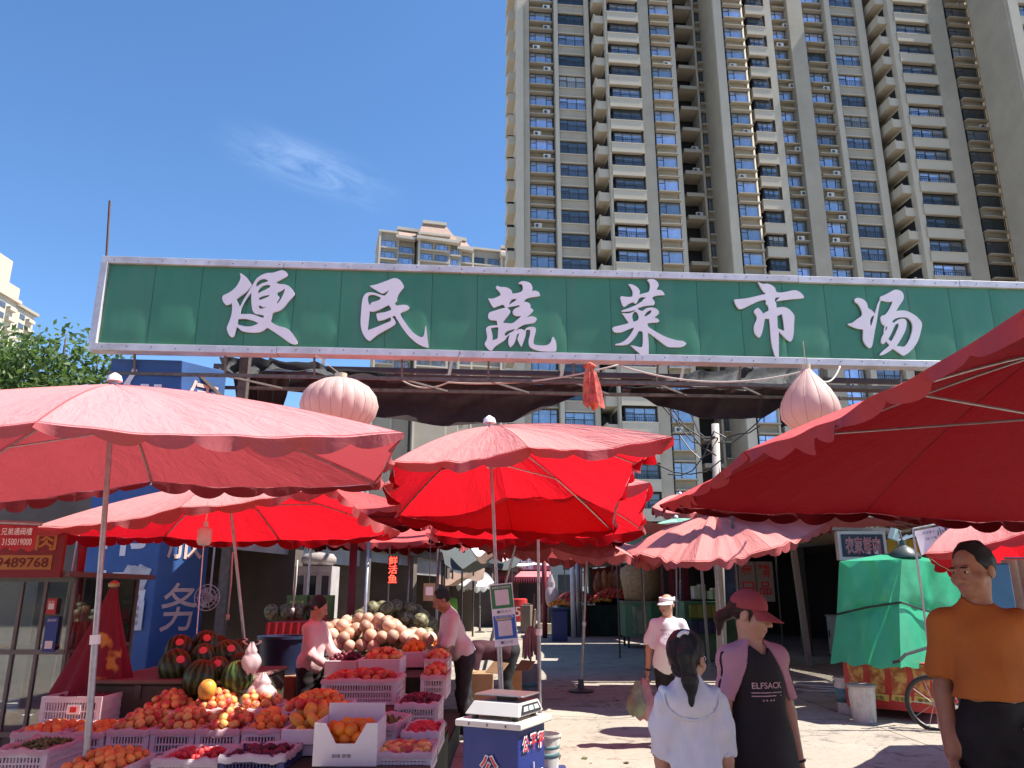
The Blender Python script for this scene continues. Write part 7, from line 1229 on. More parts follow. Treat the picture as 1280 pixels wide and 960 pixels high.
# ================================================================ people: distance fields blended into one skin each
class Field:
    def __init__(s, lo, hi, h):
        s.h = h; s.lo = np.array(lo, float); n = np.ceil((np.array(hi) - s.lo) / h).astype(int) + 1; s.n = n; s.F = np.full(n, 1.0, np.float32); s.ax = [(s.lo[i] + h * np.arange(n[i])).astype(np.float32) for i in range(3)]
    def sub(s, lo, hi):
        a = np.clip(np.floor((np.array(lo) - s.lo) / s.h).astype(int), 0, s.n - 1); b = np.clip(np.ceil((np.array(hi) - s.lo) / s.h).astype(int) + 1, 1, s.n); sl = tuple(slice(x, y) for x, y in zip(a, b)); return sl, s.ax[0][sl[0]][:, None, None], s.ax[1][sl[1]][None, :, None], s.ax[2][sl[2]][None, None, :]
    def mix(s, sl, d, k, op):
        f = s.F[sl]
        if op == 'sub': d = -d; h = np.maximum(k - abs(f - d), 0) / k; s.F[sl] = np.maximum(f, d) + h * h * k * .25
        else: h = np.maximum(k - abs(f - d), 0) / k; s.F[sl] = np.minimum(f, d) - h * h * k * .25
    def cone(s, a, b, ra, rb, k=.03, op='add', sq=None):
        a, b = np.array(a, float), np.array(b, float); m = max(ra, rb) + k + 2 * s.h; sl, x, y, z = s.sub(np.minimum(a, b) - m, np.maximum(a, b) + m); d = b - a; L = d.dot(d) + 1e-9
        t = np.clip(((x - a[0]) * d[0] + (y - a[1]) * d[1] + (z - a[2]) * d[2]) / L, 0, 1); s.mix(sl, np.sqrt((x - a[0] - t * d[0]) ** 2 + (y - a[1] - t * d[1]) ** 2 + (z - a[2] - t * d[2]) ** 2) - (ra + (rb - ra) * t), k, op)
    def ell(s, c, r, Q=None, k=.03, op='add'):
        c = np.array(c, float); r = np.array(r, float); m = r.max() + k + 2 * s.h; sl, x, y, z = s.sub(c - m, c + m); X, Y, Z = x - c[0], y - c[1], z - c[2]
        if Q is not None: Q = np.array(Q); X, Y, Z = Q[0, 0] * X + Q[1, 0] * Y + Q[2, 0] * Z, Q[0, 1] * X + Q[1, 1] * Y + Q[2, 1] * Z, Q[0, 2] * X + Q[1, 2] * Y + Q[2, 2] * Z
        k0 = np.sqrt((X / r[0]) ** 2 + (Y / r[1]) ** 2 + (Z / r[2]) ** 2); k1 = np.sqrt((X / r[0] ** 2) ** 2 + (Y / r[1] ** 2) ** 2 + (Z / r[2] ** 2) ** 2) + 1e-6; s.mix(sl, k0 * (k0 - 1) / k1, k, op)
    def plane(s, n, p):   # keep the side the normal points away from
        n = np.array(n, float); n /= np.linalg.norm(n); x, y, z = s.ax[0][:, None, None], s.ax[1][None, :, None], s.ax[2][None, None, :]; s.F = np.maximum(s.F, (n[0] * (x - p[0]) + n[1] * (y - p[1]) + n[2] * (z - p[2])).astype(np.float32))
    def folds(s, amp, fr, seed, vert=False):
        rg = np.random.default_rng(seed); x, y, z = s.ax[0][:, None, None], s.ax[1][None, :, None], s.ax[2][None, None, :]; acc = 0
        for i in range(5):
            d = rg.normal(size=3); d[2] *= .25 if vert else 1.0; d /= np.linalg.norm(d); acc = acc + np.sin((d[0] * x + d[1] * y + d[2] * z) * fr * rg.uniform(.6, 1.5) + rg.uniform(0, 6) + .8 * np.sin(z * fr * .4 + rg.uniform(0, 6)))
        s.F = s.F + (amp * acc / 2.2).astype(np.float32)
    def mesh(s):
        F = s.F; S = F < 0; n = s.n; cnt = np.zeros(n - 1, np.float32); P_ = np.zeros((*(n - 1), 3), np.float32); A = (slice(0, -1), slice(1, None))
        c = [(i, j, k) for i in (0, 1) for j in (0, 1) for k in (0, 1)]
        for a in c:
            for ax in range(3):
                if a[ax]: continue
                b = list(a); b[ax] = 1; fa = F[A[a[0]], A[a[1]], A[a[2]]]; fb = F[A[b[0]], A[b[1]], A[b[2]]]; cr = (fa < 0) != (fb < 0); t = np.where(cr, fa / np.where(cr, fa - fb, 1), 0); cnt += cr
                for q in range(3): P_[..., q] += cr * (a[q] + (t if q == ax else 0))
        on = cnt > 0; idx = -np.ones(n - 1, int); idx[on] = np.arange(on.sum()); I = np.argwhere(on); V = (I + P_[on] / cnt[on][:, None]) * s.h + s.lo; faces = []
        for ax in range(3):
            o1, o2 = [(1, 2), (2, 0), (0, 1)][ax]; sa = [slice(0, None)] * 3; sa[ax] = slice(0, -1); sb = [slice(0, None)] * 3; sb[ax] = slice(1, None); e = np.argwhere(S[tuple(sa)] != S[tuple(sb)]); inside = S[tuple(sa)][tuple(e.T)]
            ok = (e[:, o1] > 0) & (e[:, o2] > 0) & (e[:, o1] < n[o1] - 1) & (e[:, o2] < n[o2] - 1); e = e[ok]; inside = inside[ok]; u = np.zeros(3, int); v = np.zeros(3, int); u[o1] = 1; v[o2] = 1
            q = np.stack([idx[tuple((e - u - v).T)], idx[tuple((e - v).T)], idx[tuple(e.T)], idx[tuple((e - u).T)]], 1); q[~inside] = q[~inside][:, ::-1]; faces.append(q)
        return V, np.concatenate(faces)
    def at(s, p):
        i = np.clip(np.round((np.array(p) - s.lo) / s.h).astype(int), 0, s.n - 1); return s.F[tuple(i)]
def field_obj(fl, name, mat, tr, parent=None, label=None, keep=None):
    V, Fc = fl.mesh(); me = bpy.data.meshes.new(name); me.vertices.add(len(V)); me.vertices.foreach_set('co', V.astype(np.float32).ravel()); me.loops.add(Fc.size); me.loops.foreach_set('vertex_index', Fc.ravel().astype(np.int32)); me.polygons.add(len(Fc)); me.polygons.foreach_set('loop_start', np.arange(0, Fc.size, 4, dtype=np.int32)); me.polygons.foreach_set('use_smooth', np.ones(len(Fc), bool)); me.update(); me.validate(); me.materials.append(mat)
    o = bpy.data.objects.new(name, me); COL.objects.link(o)
    if parent is not None: o.parent = parent
    else: o.location, o.rotation_euler.z = tr
    sm = o.modifiers.new('smooth', 'CORRECTIVE_SMOOTH') if False else o.modifiers.new('smooth', 'SMOOTH'); sm.factor = .5; sm.iterations = 3
    return o
SKIN = M('skin', (.48, .27, .185), .5, var=.1, bump=.12, bscale=90, scale=14, spec=.35); SKINT = M('tanned_skin', (.36, .185, .115), .5, var=.12, bump=.15, bscale=90, scale=14, spec=.35); HAIRM = hair_mat('black_hair', (.01, .008, .008)); HAIRB = hair_mat('brown_hair', (.045, .02, .015)); 
for m_ in (SKIN, SKINT): b_ = m_.node_tree.nodes['Principled BSDF']; b_.inputs['Subsurface Weight'].default_value = .15; b_.inputs['Subsurface Radius'].default_value = (.012, .004, .002)
EYEW = M('eye_white', (.6, .58, .55), .3); EYED = M('eye_dark', (.015, .01, .008), .2); LIP = M('lip_skin', (.4, .13, .11), .5); BROW = HAIRM
def rotv(v, ax, a): return Matrix.Rotation(a, 3, ax) @ Vector(v)
class Body:
    def __init__(s, H, wide=1.0, lean=0, hyaw=0, hpitch=0, arms=None, legs=None, headscale=1.0, belly=0):
        s.H = H; s.w = wide; hip = Vector((0, 0, .52 * H)); s.lean = R(lean); s.belly = belly
        def up(p): return hip + rotv(Vector(p) * H - hip, 'X', s.lean)
        s.up = up; s.j = {'pelvis': hip + Vector((0, 0, .01 * H)), 'waist': up((0, 0, .615)), 'chest': up((0, -.002, .73)), 'neck': up((0, .012, .822)), 'head': up((0, -.004, .925))}
        Q = Matrix.Rotation(s.lean * .6, 3, 'X') @ Matrix.Rotation(R(hyaw), 3, 'Z') @ Matrix.Rotation(R(hpitch), 3, 'X'); s.Q = Q; s.hs = headscale
        for sd, nm in ((1, 'L'), (-1, 'R')):
            sh = up((sd * .09 * wide, .004, .789)); s.j['sh' + nm] = sh; u, f = (arms or {}).get(nm, ((sd * .12, .05, -1), (sd * .02, -.25, -1)))
            e = sh + Vector(u).normalized() * .178 * H; wr = e + Vector(f).normalized() * .148 * H; s.j['el' + nm] = e; s.j['wr' + nm] = wr; s.j['hd' + nm] = Vector(f).normalized()
            hp = Vector((sd * .05 * H * wide, 0, .51 * H)); u, f = (legs or {}).get(nm, ((sd * .01, -.02, -1), (0, .06, -1))); k = hp + Vector(u).normalized() * .235 * H; an = k + Vector(f).normalized() * .232 * H; s.j['hip' + nm] = hp; s.j['kn' + nm] = k; s.j['an' + nm] = an
    def hp(s, x, y, z): return s.j['head'] + s.Q @ (Vector((x, y, z)) * s.H * s.hs)      # head-space point, in units of H
    def bounds(s, m=.14):
        a = np.array([tuple(v) for k, v in s.j.items() if k[:2] != 'hd' ]); lo = a.min(0) - m; hi = a.max(0) + m; lo[2] = -.01; hi[2] += .06; return lo, hi
    def torso(s, f, g=0.0, low=True):
        H, w, j = s.H, s.w, s.j; Q = Matrix.Rotation(s.lean, 3, 'X')
        f.ell(s.up((0, -.004, .735)), np.array((.094 * w, .062 * w, .095)) * H + g, Q, .05); f.ell(s.up((0, -.006 - s.belly * .02, .64)), np.array((.078 * w, .056 * w + s.belly * .02, .09)) * H + g, Q, .06); f.ell(s.up((0, .004, .545)), np.array((.088 * w, .064 * w, .065)) * H + g, Q, .06)
        f.cone(j['shL'], j['shR'], .029 * H + g, .029 * H + g, .035); f.cone(s.up((0, .012, .8)), s.up((0, .008, .85)), .042 * H + g * .7, .029 * H + g * .4, .06)
    def arm(s, f, nm, g=0.0, part=1.0):
        H, j = s.H, s.j; f.cone(j['sh' + nm], j['el' + nm], .03 * H + g, .0235 * H + g, .02)
        if part > .99: f.cone(j['el' + nm], j['wr' + nm], .025 * H + g, .0165 * H + g, .025)
    def leg(s, f, nm, g=0.0):
        H, j, w = s.H, s.j, s.w; f.cone(j['hip' + nm], j['kn' + nm], .052 * H * w + g, .033 * H + g, .04); f.cone(j['kn' + nm], j['an' + nm], .033 * H + g, .021 * H + g, .03); f.cone(s_mid(j['kn' + nm], j['an' + nm], .3) + Vector((0, .012 * H, 0)), s_mid(j['kn' + nm], j['an' + nm], .5), .028 * H + g, .02 * H + g, .04)
    def foot(s, f, nm, g=0): a = s.j['an' + nm]; sd = 1 if nm == 'L' else -1; f.cone((a.x, a.y + .02, max(a.z - .045, .03) if a.z < .2 else a.z - .05), (a.x + sd * .02, a.y - .13, (.028 if a.z < .2 else a.z - .07)), .034 + g, .03 + g, .02); f.cone(a, (a.x, a.y + .015, a.z - .04), .03 + g, .034 + g, .02)
    def hand(s, f, nm, curl=.5, n=None):
        w = s.j['wr' + nm]; d = s.j['hd' + nm].copy(); sc = s.H / 1.7; n = Vector(n or ((-1 if nm == 'L' else 1), 0, 0)); n = (n - d * n.dot(d)).normalized(); sd = d.cross(n)   # n: the way the palm faces
        if sd.y > 0: sd = -sd                                                                         # thumb side points forward
        c = w + d * .05 * sc; Q = Matrix((sd, n, d)).transposed(); f.ell(c, np.array((.04, .016, .055)) * sc, Q, .015)
        for i, L in enumerate((.068, .076, .071, .056)):
            o = w + (d * .088 + sd * (.029 - i * .0195)) * sc; o2 = o + (d * math.cos(curl * .7) + n * math.sin(curl * .7) + sd * (.06 - .04 * i)).normalized() * L * .55 * sc; o3 = o2 + (d * math.cos(curl * 1.8) + n * math.sin(curl * 1.8)).normalized() * L * .5 * sc; f.cone(o - d * .02 * sc, o2, .0095 * sc, .0085 * sc, .006); f.cone(o2, o3, .0085 * sc, .0072 * sc, .006)
        o = w + (d * .03 + sd * .03) * sc; o2 = o + (d * .7 + sd * .62 + n * .25).normalized() * .045 * sc; f.cone(o, o2, .0125 * sc, .0105 * sc, .01); f.cone(o2, o2 + (d * .9 + sd * .15 + n * .4).normalized() * .034 * sc, .0105 * sc, .008 * sc, .006)
    def head(s, f):
        H = s.H * s.hs; Q = s.Q; E = lambda c, r, k, op='add', q=None: f.ell(s.hp(*c), np.array(r) * H, q or Q, k, op)
        f.cone(s.j['neck'] - Vector((0, 0, .02)), s.hp(0, .012, -.03), .033 * s.H, .031 * s.H, .03)
        E((0, .01, .022), (.0445, .055, .049), .02); E((0, -.012, -.018), (.037, .043, .05), .03); E((0, -.036, -.05), (.018, .016, .014), .03)
        for sd in (1, -1):
            E((sd * .026, -.028, -.018), (.018, .018, .016), .025); E((sd * .017, -.0545, .0035), (.0125, .009, .0085), .012, 'sub'); E((sd * .0165, -.046, .003), (.0095, .0085, .0075), .006); E((sd * .0455, .012, -.004), (.006, .014, .02), .006); E((sd * .016, -.05, .0145), (.014, .007, .005), .012)
        f.cone(s.hp(0, -.053, .006), s.hp(0, -.0665, -.0165), .0065 * H, .0085 * H, .012); 
        for sd in (1, -1): E((sd * .0085, -.058, -.0195), (.006, .007, .005), .008)
        E((0, -.051, -.0335), (.017, .009, .0045), .008); E((0, -.05, -.041), (.014, .009, .005), .008); E((0, -.062, -.0368), (.02, .006, .0013), .004, 'sub')
    def face_parts(s, root, eyes=True):
        H = s.H * s.hs
        for sd in (1, -1):
            for (nm, c, r, m) in (('eye', (sd * .0165, -.0495, .0035), (.0076, .006, .0031), EYEW), ('iris', (sd * .0165, -.0545, .0033), (.0036, .0018, .0031), EYED), ('eyebrow', (sd * .017, -.0565, .0155), (.012, .003, .0022), BROW)):
                b = MB(); b.lathe([(math.sin(a), -math.cos(a)) for a in np.linspace(.02, math.pi - .02, 9)], n=12); p = s.hp(*c); q = s.Q; b.v = [tuple(p + q @ Vector((v[0] * r[0] * H, v[1] * r[1] * H, v[2] * r[2] * H))) for v in b.v]; b.build(nm, m, root, smooth=True, local=True)
        b = MB(); b.lathe([(math.sin(a), -math.cos(a)) for a in np.linspace(.02, math.pi - .02, 9)], n=14); r = (.0145, .0065, .0052); p = s.hp(0, -.0535, -.0372); b.v = [tuple(p + s.Q @ Vector((v[0] * r[0] * H, v[1] * r[1] * H, v[2] * r[2] * H))) for v in b.v]; b.build('lips', LIP, root, smooth=True, local=True)
def s_mid(a, b, t): return a.lerp(b, t)
def make(s, label, x, y, yaw, h, skin=SKIN, hands=None, barefoot=True, face=True, group=None):
    lo, hi = s.bounds(); f = Field(lo, hi, h); s.torso(f, -.006)
    for nm in 'LR': s.arm(f, nm); s.leg(f, nm, -.004); s.foot(f, nm); s.hand(f, nm, *(hands or {}).get(nm, (.5, None)))
    s.head(f); o = field_obj(f, 'person', skin, ((x, y, 0), R(yaw))); meta(o, label, 'person', group); WORG[o] = Vector()
    if face: s.face_parts(o)
    return o
def cloth(s, root, name, mat, h, fn, folds=(.004, 60, 1), cuts=(), vert=False, label=None):
    lo, hi = s.bounds(.24); f = Field(lo, hi, h); fn(f); f.folds(*folds, vert=vert)
    for n, p in cuts: f.plane(n, p)
    o = field_obj(f, name, mat, None, root); o['_'] = 0; del o['_']
    if label: o['label'] = label
    return o, f
def shoes(s, root, mat, h=.009):
    for nm in 'LR':
        a = s.j['an' + nm]; f = Field((a.x - .12, a.y - .26, -.01), (a.x + .12, a.y + .16, a.z + .1), h); s.foot(f, nm, .008); f.plane((0, 0, 1), (0, 0, a.z + .0)); field_obj(f, 'shoe', mat, None, root)
def trousers(s, root, mat, h=.011, g=.016, seed=1, top=.6, cut=None, name='trousers'):
    def fn(f):
        Q = Matrix.Rotation(s.lean * .5, 3, 'X'); f.ell((0, .004 * s.H, .535 * s.H), np.array((.088 * s.w, .066 * s.w, .07)) * s.H + g, Q, .05)
        if top > .6: s.torso(f, g - .008)
        for nm in 'LR': s.leg(f, nm, g)
    cuts = [((0, 0, -1), (0, 0, cut if cut else .05))] + [((0, 0, 1), (0, 0, top * s.H))]
    return cloth(s, root, name, mat, h, fn, (.005, 45, seed), cuts)
def front_text(s, root, f, st, zc, w, hh, mat, name, xc=0, off=.0, lift=.004, ylo=-.4):
    vs, fs = text_geo(st, off, 0); a = np.array(vs); l0, h0 = a.min(0), a.max(0); sx = w / (h0[0] - l0[0]); sy = hh / (h0[1] - l0[1]); b = MB(); V = []; smp = []
    for x in np.linspace(-w / 2, w / 2, 13):
        for z in np.linspace(-hh / 2, hh / 2, 4):
            y = ylo
            while y < .3 and f.at((xc + x, y, zc + z)) > 0: y += f.h * .25
            smp.append((x, z, y))
    smp = np.array(smp); Am = np.stack([np.ones(len(smp)), smp[:, 0], smp[:, 0] ** 2, smp[:, 1]], 1); cf = np.linalg.lstsq(Am, smp[:, 2], rcond=None)[0]; sh = (smp[:, 2] - Am @ cf).min() - lift
    for v in vs:
        x = (v[0] - (l0[0] + h0[0]) / 2) * sx; z = (v[1] - (l0[1] + h0[1]) / 2) * sy; V.append((xc + x, cf[0] + cf[1] * x + cf[2] * x * x + cf[3] * z + sh, zc + z))
    # the text runs left to right for someone looking at the chest
    b.add(V, fs); return b.build(name, mat, root, local=True)
def hair_cap(s, f, c=(0, .017, .018), r=(.0505, .0605, .063)): f.ell(s.hp(*c), np.array(r) * s.H * s.hs, s.Q, .02)
# ---- woman in the dusty red cap ----------------------------------------------
B_ = Body(1.60, .98, 0, 48, 14, arms={'L': ((.16, .02, -1), (.12, -.08, -1)), 'R': ((-.25, -.1, -1), (-.1, -.3, -1))}); py = 4.3; px_ = P(940, 800, py).x
A = make(B_, 'person in a dusty red cap and black and pink dress with chest lettering', px_, py, 14, .0065)
BLKC = M('black_jersey', (.012, .009, .011), .8, var=.15, bump=.15, bscale=60); PNKC = M('dusty_pink_jersey', (.5, .25, .3), .8, var=.06, bump=.5, bscale=9)
H = B_.H
def dress(f):
    B_.torso(f, .016); 
    for k, (z, rx, ry) in enumerate(((.54, .108, .082), (.46, .125, .095), (.38, .14, .107), (.3, .15, .118), (.24, .155, .122))): f.ell((0, .004, z * H), np.array((rx * H, ry * H, .09 * H)), None, .08)
    f.cone(B_.j['shL'], B_.j['shL'].lerp(B_.j['elL'], .15), .03 * H + .012, .027 * H + .012, .03); f.cone(B_.j['shR'], B_.j['shR'].lerp(B_.j['elR'], .15), .03 * H + .012, .027 * H + .012, .03)
nk = B_.j['neck']
o, fd_ = cloth(B_, A, 'dress', BLKC, .009, lambda f: (dress(f), f.cone(nk + Vector((0, -.05, .03)), nk + Vector((0, -.105, -.1)), .062, .012, .01, 'sub'), f.cone(nk + Vector((0, .02, .02)), nk + Vector((0, .0, .12)), .062, .09, .01, 'sub')), (.005, 26, 4), [((0, 0, -1), (0, 0, .3 * H))] + [((sd * .17, 0, .07), (sd * .06, 0, nk.z + .0)) for sd in (1, -1)], True)
for nm, sd in (('L', 1), ('R', -1)):
    def slv(f, nm=nm, sd=sd):
        sh, el = B_.j['sh' + nm], B_.j['el' + nm]; f.cone(sh + Vector((-sd * .035, 0, .012)), sh.lerp(el, .78), .031 * H + .008, .028 * H + .02, .03); f.cone(nk + Vector((sd * .055, .0, -.03)), sh, .02, .031 * H + .006, .03)
        B_.torso(f, .0165); f.plane(el - sh, sh.lerp(el, .74)); f.plane((-sd * .17, 0, -.07), (sd * .059, 0, nk.z)); f.cone(nk + Vector((0, .02, .02)), nk + Vector((0, .0, .12)), .062, .09, .01, 'sub')
    o2, _ = cloth(B_, A, 'sleeve', PNKC, .008, slv, (.0022, 50, 7 + sd))
    b = MB(); sh, el = B_.j['sh' + nm], B_.j['el' + nm]; q = []
    for t in np.linspace(-.1, .73, 12):
        c = sh.lerp(el, t) if t > 0 else sh + Vector((-sd * .3 * -t, 0, 0)); dv = Vector((sd * .75, -.35, .35 if t < .2 else .1)).normalized(); r = .14
        while r > 0 and _.at(tuple(c + dv * r)) > 0: r -= .003
        q.append(c + dv * (r + .001))
    b.tube(q, .0065, 6); b.build('sleeve_stripe', BLKC, A, smooth=True, local=True)
b = MB(); q = [nk + Vector((.06, -.02, .018)), nk + Vector((.042, -.068, -.045)), nk + Vector((.0, -.108, -.112)), nk + Vector((-.042, -.068, -.045)), nk + Vector((-.06, -.02, .018)), nk + Vector((-.035, .045, .04)), nk + Vector((.035, .045, .04))]; q = [Vector(c) for c in catmull([tuple(v) for v in q], 4)]; b.tube(q, .0115, 6, closed=True); b.build('collar', PNKC, A, smooth=True, local=True)
PRT = M('pink_print', (.55, .36, .38), .7)
front_text(B_, A, fd_, 'ELFSACK', .712 * H, .17, .03, PRT, 'chest_lettering', off=.012)
b = MB()
for z in (.690, .680):
    q = []
    for x in np.linspace(-.085, .085, 9):
        y = -.4
        while y < .2 and fd_.at((x, y, z * H)) > 0: y += .004
        q.append((x, y - .002, z * H))
    b.tube(q, .0028, 5)
b.build('chest_stripe', PRT, A, local=True)
front_text(B_, A, fd_, '★★ ★★', .668 * H, .075, .013, PRT, 'chest_star')
f = Field(B_.hp(0, 0, 0) - Vector((.2, .25, .3)), B_.hp(0, 0, 0) + Vector((.2, .25, .2)), .006); hair_cap(B_, f, (0, .02, .02), (.049, .056, .05)); f.cone(B_.hp(0, .06, .0), B_.hp(.01, .1, -.035), .035, .03, .03); f.cone(B_.hp(.01, .1, -.035), B_.hp(.005, .092, -.085), .03, .012, .02); 
for sd in (1, -1): f.cone(B_.hp(sd * .043, -.004, .02), B_.hp(sd * .0445, -.006, -.02), .011, .006, .012)
f.ell(B_.hp(0, -.06, .0), np.array((.04, .04, .045)) * H, B_.Q, .012, 'sub'); f.folds(.003, 120, 3); field_obj(f, 'hair', HAIRB, None, A)
CAPM = M('dusty_red_cap', (.33, .05, .055), .8, var=.1, bump=.2, bscale=80)
f = Field(B_.hp(0, 0, 0) - Vector((.25, .25, .2)), B_.hp(0, 0, 0) + Vector((.25, .25, .25)), .006); f.ell(B_.hp(0, .012, .03), np.array((.0525, .0625, .053)) * H, B_.Q, .02); qn = B_.Q @ Vector((0, -.1, -1)); f.plane(qn, B_.hp(0, 0, .018)); field_obj(f, 'cap', CAPM, None, A)
b = MB(); rows = []
for t in np.linspace(0, 1, 8): rows.append([B_.hp(.05 * math.sin(a) * (1 + .1 * t), .012 - .058 * math.cos(a) * (1 + .85 * t) - .012 * t, .02 - .022 * t - .014 * (1 - math.cos(a)) * t + .004) for a in np.linspace(-1.25, 1.25, 20)])
b.grid(rows); bo = b.build('cap_brim', CAPM, A, smooth=True, local=True, solid=.004)
trousers(B_, A, BLKC, top=.45); shoes(B_, A, WHITE)
b = MB(); c = B_.j['wrL'] - B_.j['hdL'] * .01; n1 = B_.j['hdL'].orthogonal().normalized(); n2 = B_.j['hdL'].cross(n1); b.tube([c + (n1 * math.cos(a) + n2 * math.sin(a)) * .031 for a in np.linspace(0, 6.28, 16, endpoint=False)], .006, 6, closed=True); b.build('bracelet', BLACK, A, smooth=True, local=True)
# ---- girl in white, seen from behind --------------------------------------------
G_ = Body(1.40, .9, 0, -28, 6, arms={'L': ((.1, -.02, -1), (.05, -.12, -1)), 'R': ((-.14, -.05, -1), (-.05, -.3, -1))}, headscale=1.2); gy = 3.85; gx = P(858, 800, gy).x; H = G_.H
A = make(G_, 'person with a black ponytail in a white dress with a round collar, seen from behind', gx, gy, 176, .0065)
WDR = M('white_cotton_dress', (.66, .69, .73), .85, var=.04, scale=20, bump=.6, bscale=14)
def gd_(f):
    G_.torso(f, .012); 
    for (z, rx, ry) in ((.62, .09, .07), (.56, .105, .085), (.48, .125, .105), (.4, .145, .12), (.33, .155, .13)): f.ell((0, .0, z * H), np.array((rx * H, ry * H, .07 * H)), None, .05)
    for nm in 'LR': sh, el = G_.j['sh' + nm], G_.j['el' + nm]; f.cone(sh, sh.lerp(el, .45), .038 * H, .047 * H, .02); f.cone(sh.lerp(el, .45), sh.lerp(el, .86), .047 * H, .042 * H, .02)
cutp = [((0, 0, -1), (0, 0, .36 * H))]
f_ = lambda f: (gd_(f), [f.cone(G_.j['el' + nm] + (G_.j['el' + nm] - G_.j['sh' + nm]).normalized() * .045, G_.j['el' + nm] + (G_.j['el' + nm] - G_.j['sh' + nm]).normalized() * .1, .075, .075, .006, 'sub') for nm in 'LR'])
o, fg = cloth(G_, A, 'dress', WDR, .0085, f_, (.006, 60, 14), cutp, True)
nk = G_.j['neck']; f = Field(fg.lo, fg.lo + (fg.n - 1) * fg.h, fg.h); x, y, z = f.ax[0][:, None, None], f.ax[1][None, :, None], f.ax[2][None, None, :]
f.F = np.maximum(fg.F[:f.n[0], :f.n[1], :f.n[2]] - .014, np.maximum(np.sqrt((x / 1.3) ** 2 + (y * .95) ** 2 + ((z - nk.z + .01) * .72) ** 2) - .112, 0 * x + (nk.z - .16 - z) + 0 * y).astype(np.float32)); field_obj(f, 'collar', WDR, None, A)
b = MB(); q = []
for a_ in np.linspace(-.25, math.pi + .25, 40):
    x_, z_ = .125 * math.cos(a_), nk.z - .025 - .085 * math.sin(a_); y_ = .35
    while y_ > -.05 and fg.at((x_, y_, z_)) > 0: y_ -= .002
    q.append((x_, y_ + .01, z_))
b.tube(q, .0055, 6); b.build('collar_edge', WDR, A, smooth=True, local=True)
b = MB(); q = []
for a_ in np.linspace(0, 2 * math.pi, 60, endpoint=False):
    d = Vector((math.cos(a_), math.sin(a_), 0)); r = .35
    while r > .02 and fg.at((d.x * r, d.y * r, .585 * H)) > 0: r -= .003
    q.append(Vector((d.x * (r + .001), d.y * (r + .001), .585 * H + .003 * math.sin(a_ * 13))))
b.tube(q, .006, 6, closed=True); b.build('waist_seam', WDR, A, smooth=True, local=True)
for nm in 'LR':
    sh, el = G_.j['sh' + nm], G_.j['el' + nm]; c = sh.lerp(el, .88); d = (el - sh).normalized(); n1 = d.orthogonal().normalized(); n2 = d.cross(n1); b = MB(); b.tube([c + (n1 * math.cos(a) + n2 * math.sin(a)) * (.044 + .004 * math.sin(a * 9)) for a in np.linspace(0, 6.28, 36, endpoint=False)], .012, 6, closed=True); b.build('cuff', WDR, A, smooth=True, local=True)
f = Field(G_.hp(0, 0, 0) - Vector((.22, .25, .3)), G_.hp(0, 0, 0) + Vector((.22, .25, .2)), .006); hair_cap(G_, f, (0, .016, .022), (.0515, .062, .057)); f.ell(G_.hp(0, -.062, -.012), np.array((.042, .045, .055)) * H, G_.Q, .012, 'sub'); f.ell(G_.hp(0, .03, -.03), np.array((.042, .035, .03)) * H, G_.Q, .02)
f.cone(G_.hp(-.02, .068, .035), G_.hp(-.03, .09, .005), .026, .036, .02); f.cone(G_.hp(-.03, .09, .005), G_.hp(-.036, .082, -.06), .036, .032, .03); f.cone(G_.hp(-.036, .082, -.06), G_.hp(-.036, .075, -.12), .032, .01, .03); f.folds(.003, 130, 6, True); field_obj(f, 'hair', HAIRM, None, A)
b = MB(); c = G_.hp(-.02, .068, .05); b.tube([c + Vector((.03 * math.cos(a), -.01, .028 * math.sin(a))) for a in np.linspace(.2, 2.2, 8)], .009, 6); b.build('hair_clip', WHITE, A, smooth=True, local=True)
b = MB()
for sd in (1, -1): c = G_.hp(sd * .019, -.062, .003); b.tube([c + G_.Q @ Vector((.021 * math.cos(a), -.003, .018 * math.sin(a))) for a in np.linspace(0, 6.28, 18, endpoint=False)], .0022, 5, closed=True); b.tube([c + G_.Q @ Vector((sd * .021, 0, .006)), G_.hp(sd * .049, .008, .012)], .002, 5)
b.build('glasses', M('silver_wire', (.6, .6, .62), .3, .8), A, local=True); shoes(G_, A, WHITE)
# ---- man in the orange T-shirt ----------------------------------------------
O_ = Body(1.84, .94, -2, -42, 10, arms={'R': ((-.13, .06, -1), (-.03, -.28, -1)), 'L': ((.62, .42, -1), (-.55, -.62, -.72))}, belly=1.0); oy = 3.9; ox = P(1229, 800, oy).x; H = O_.H
A = make(O_, 'person in an orange T-shirt and black trousers, hand on hip at the right edge', ox, oy, -22, .0065, SKINT, hands={'L': (1.0, (-1, .5, .2)), 'R': (1.1, None)})
ORG = M('orange_jersey', (.43, .135, .022), .85, var=.06, bump=.6, bscale=7)
def tee(B, g=.016, slv=.62, wid=.0):
    def fn(f):
        B.torso(f, g)
        f.ell(B.up((0, -.004, .56)), np.array((.1 * B.w, .078 * B.w, .09)) * B.H + g + (.012 if B.belly else 0), Matrix.Rotation(B.lean, 3, 'X'), .05)
        for nm in 'LR': sh, el = B.j['sh' + nm], B.j['el' + nm]; f.cone(sh, sh.lerp(el, slv), .0305 * B.H + g, .031 * B.H + g + .004 + wid, .022)
        for nm in 'LR': sh, el = B.j['sh' + nm], B.j['el' + nm]; d = (el - sh).normalized(); c = sh.lerp(el, slv); f.cone(c + d * .075, c + d * .13, .075 + wid, .075 + wid, .006, 'sub')
        f.ell(B.up((0, -.004, .862)), (.072, .068, .065), None, .012, 'sub')
    return fn
o, ft_ = cloth(O_, A, 'shirt', ORG, .0085, tee(O_, .012, .66, .006), (.006, 30, 21), [(O_.up((0, 0, -1)) - O_.up((0, 0, 0)), O_.up((0, 0, .605)))])
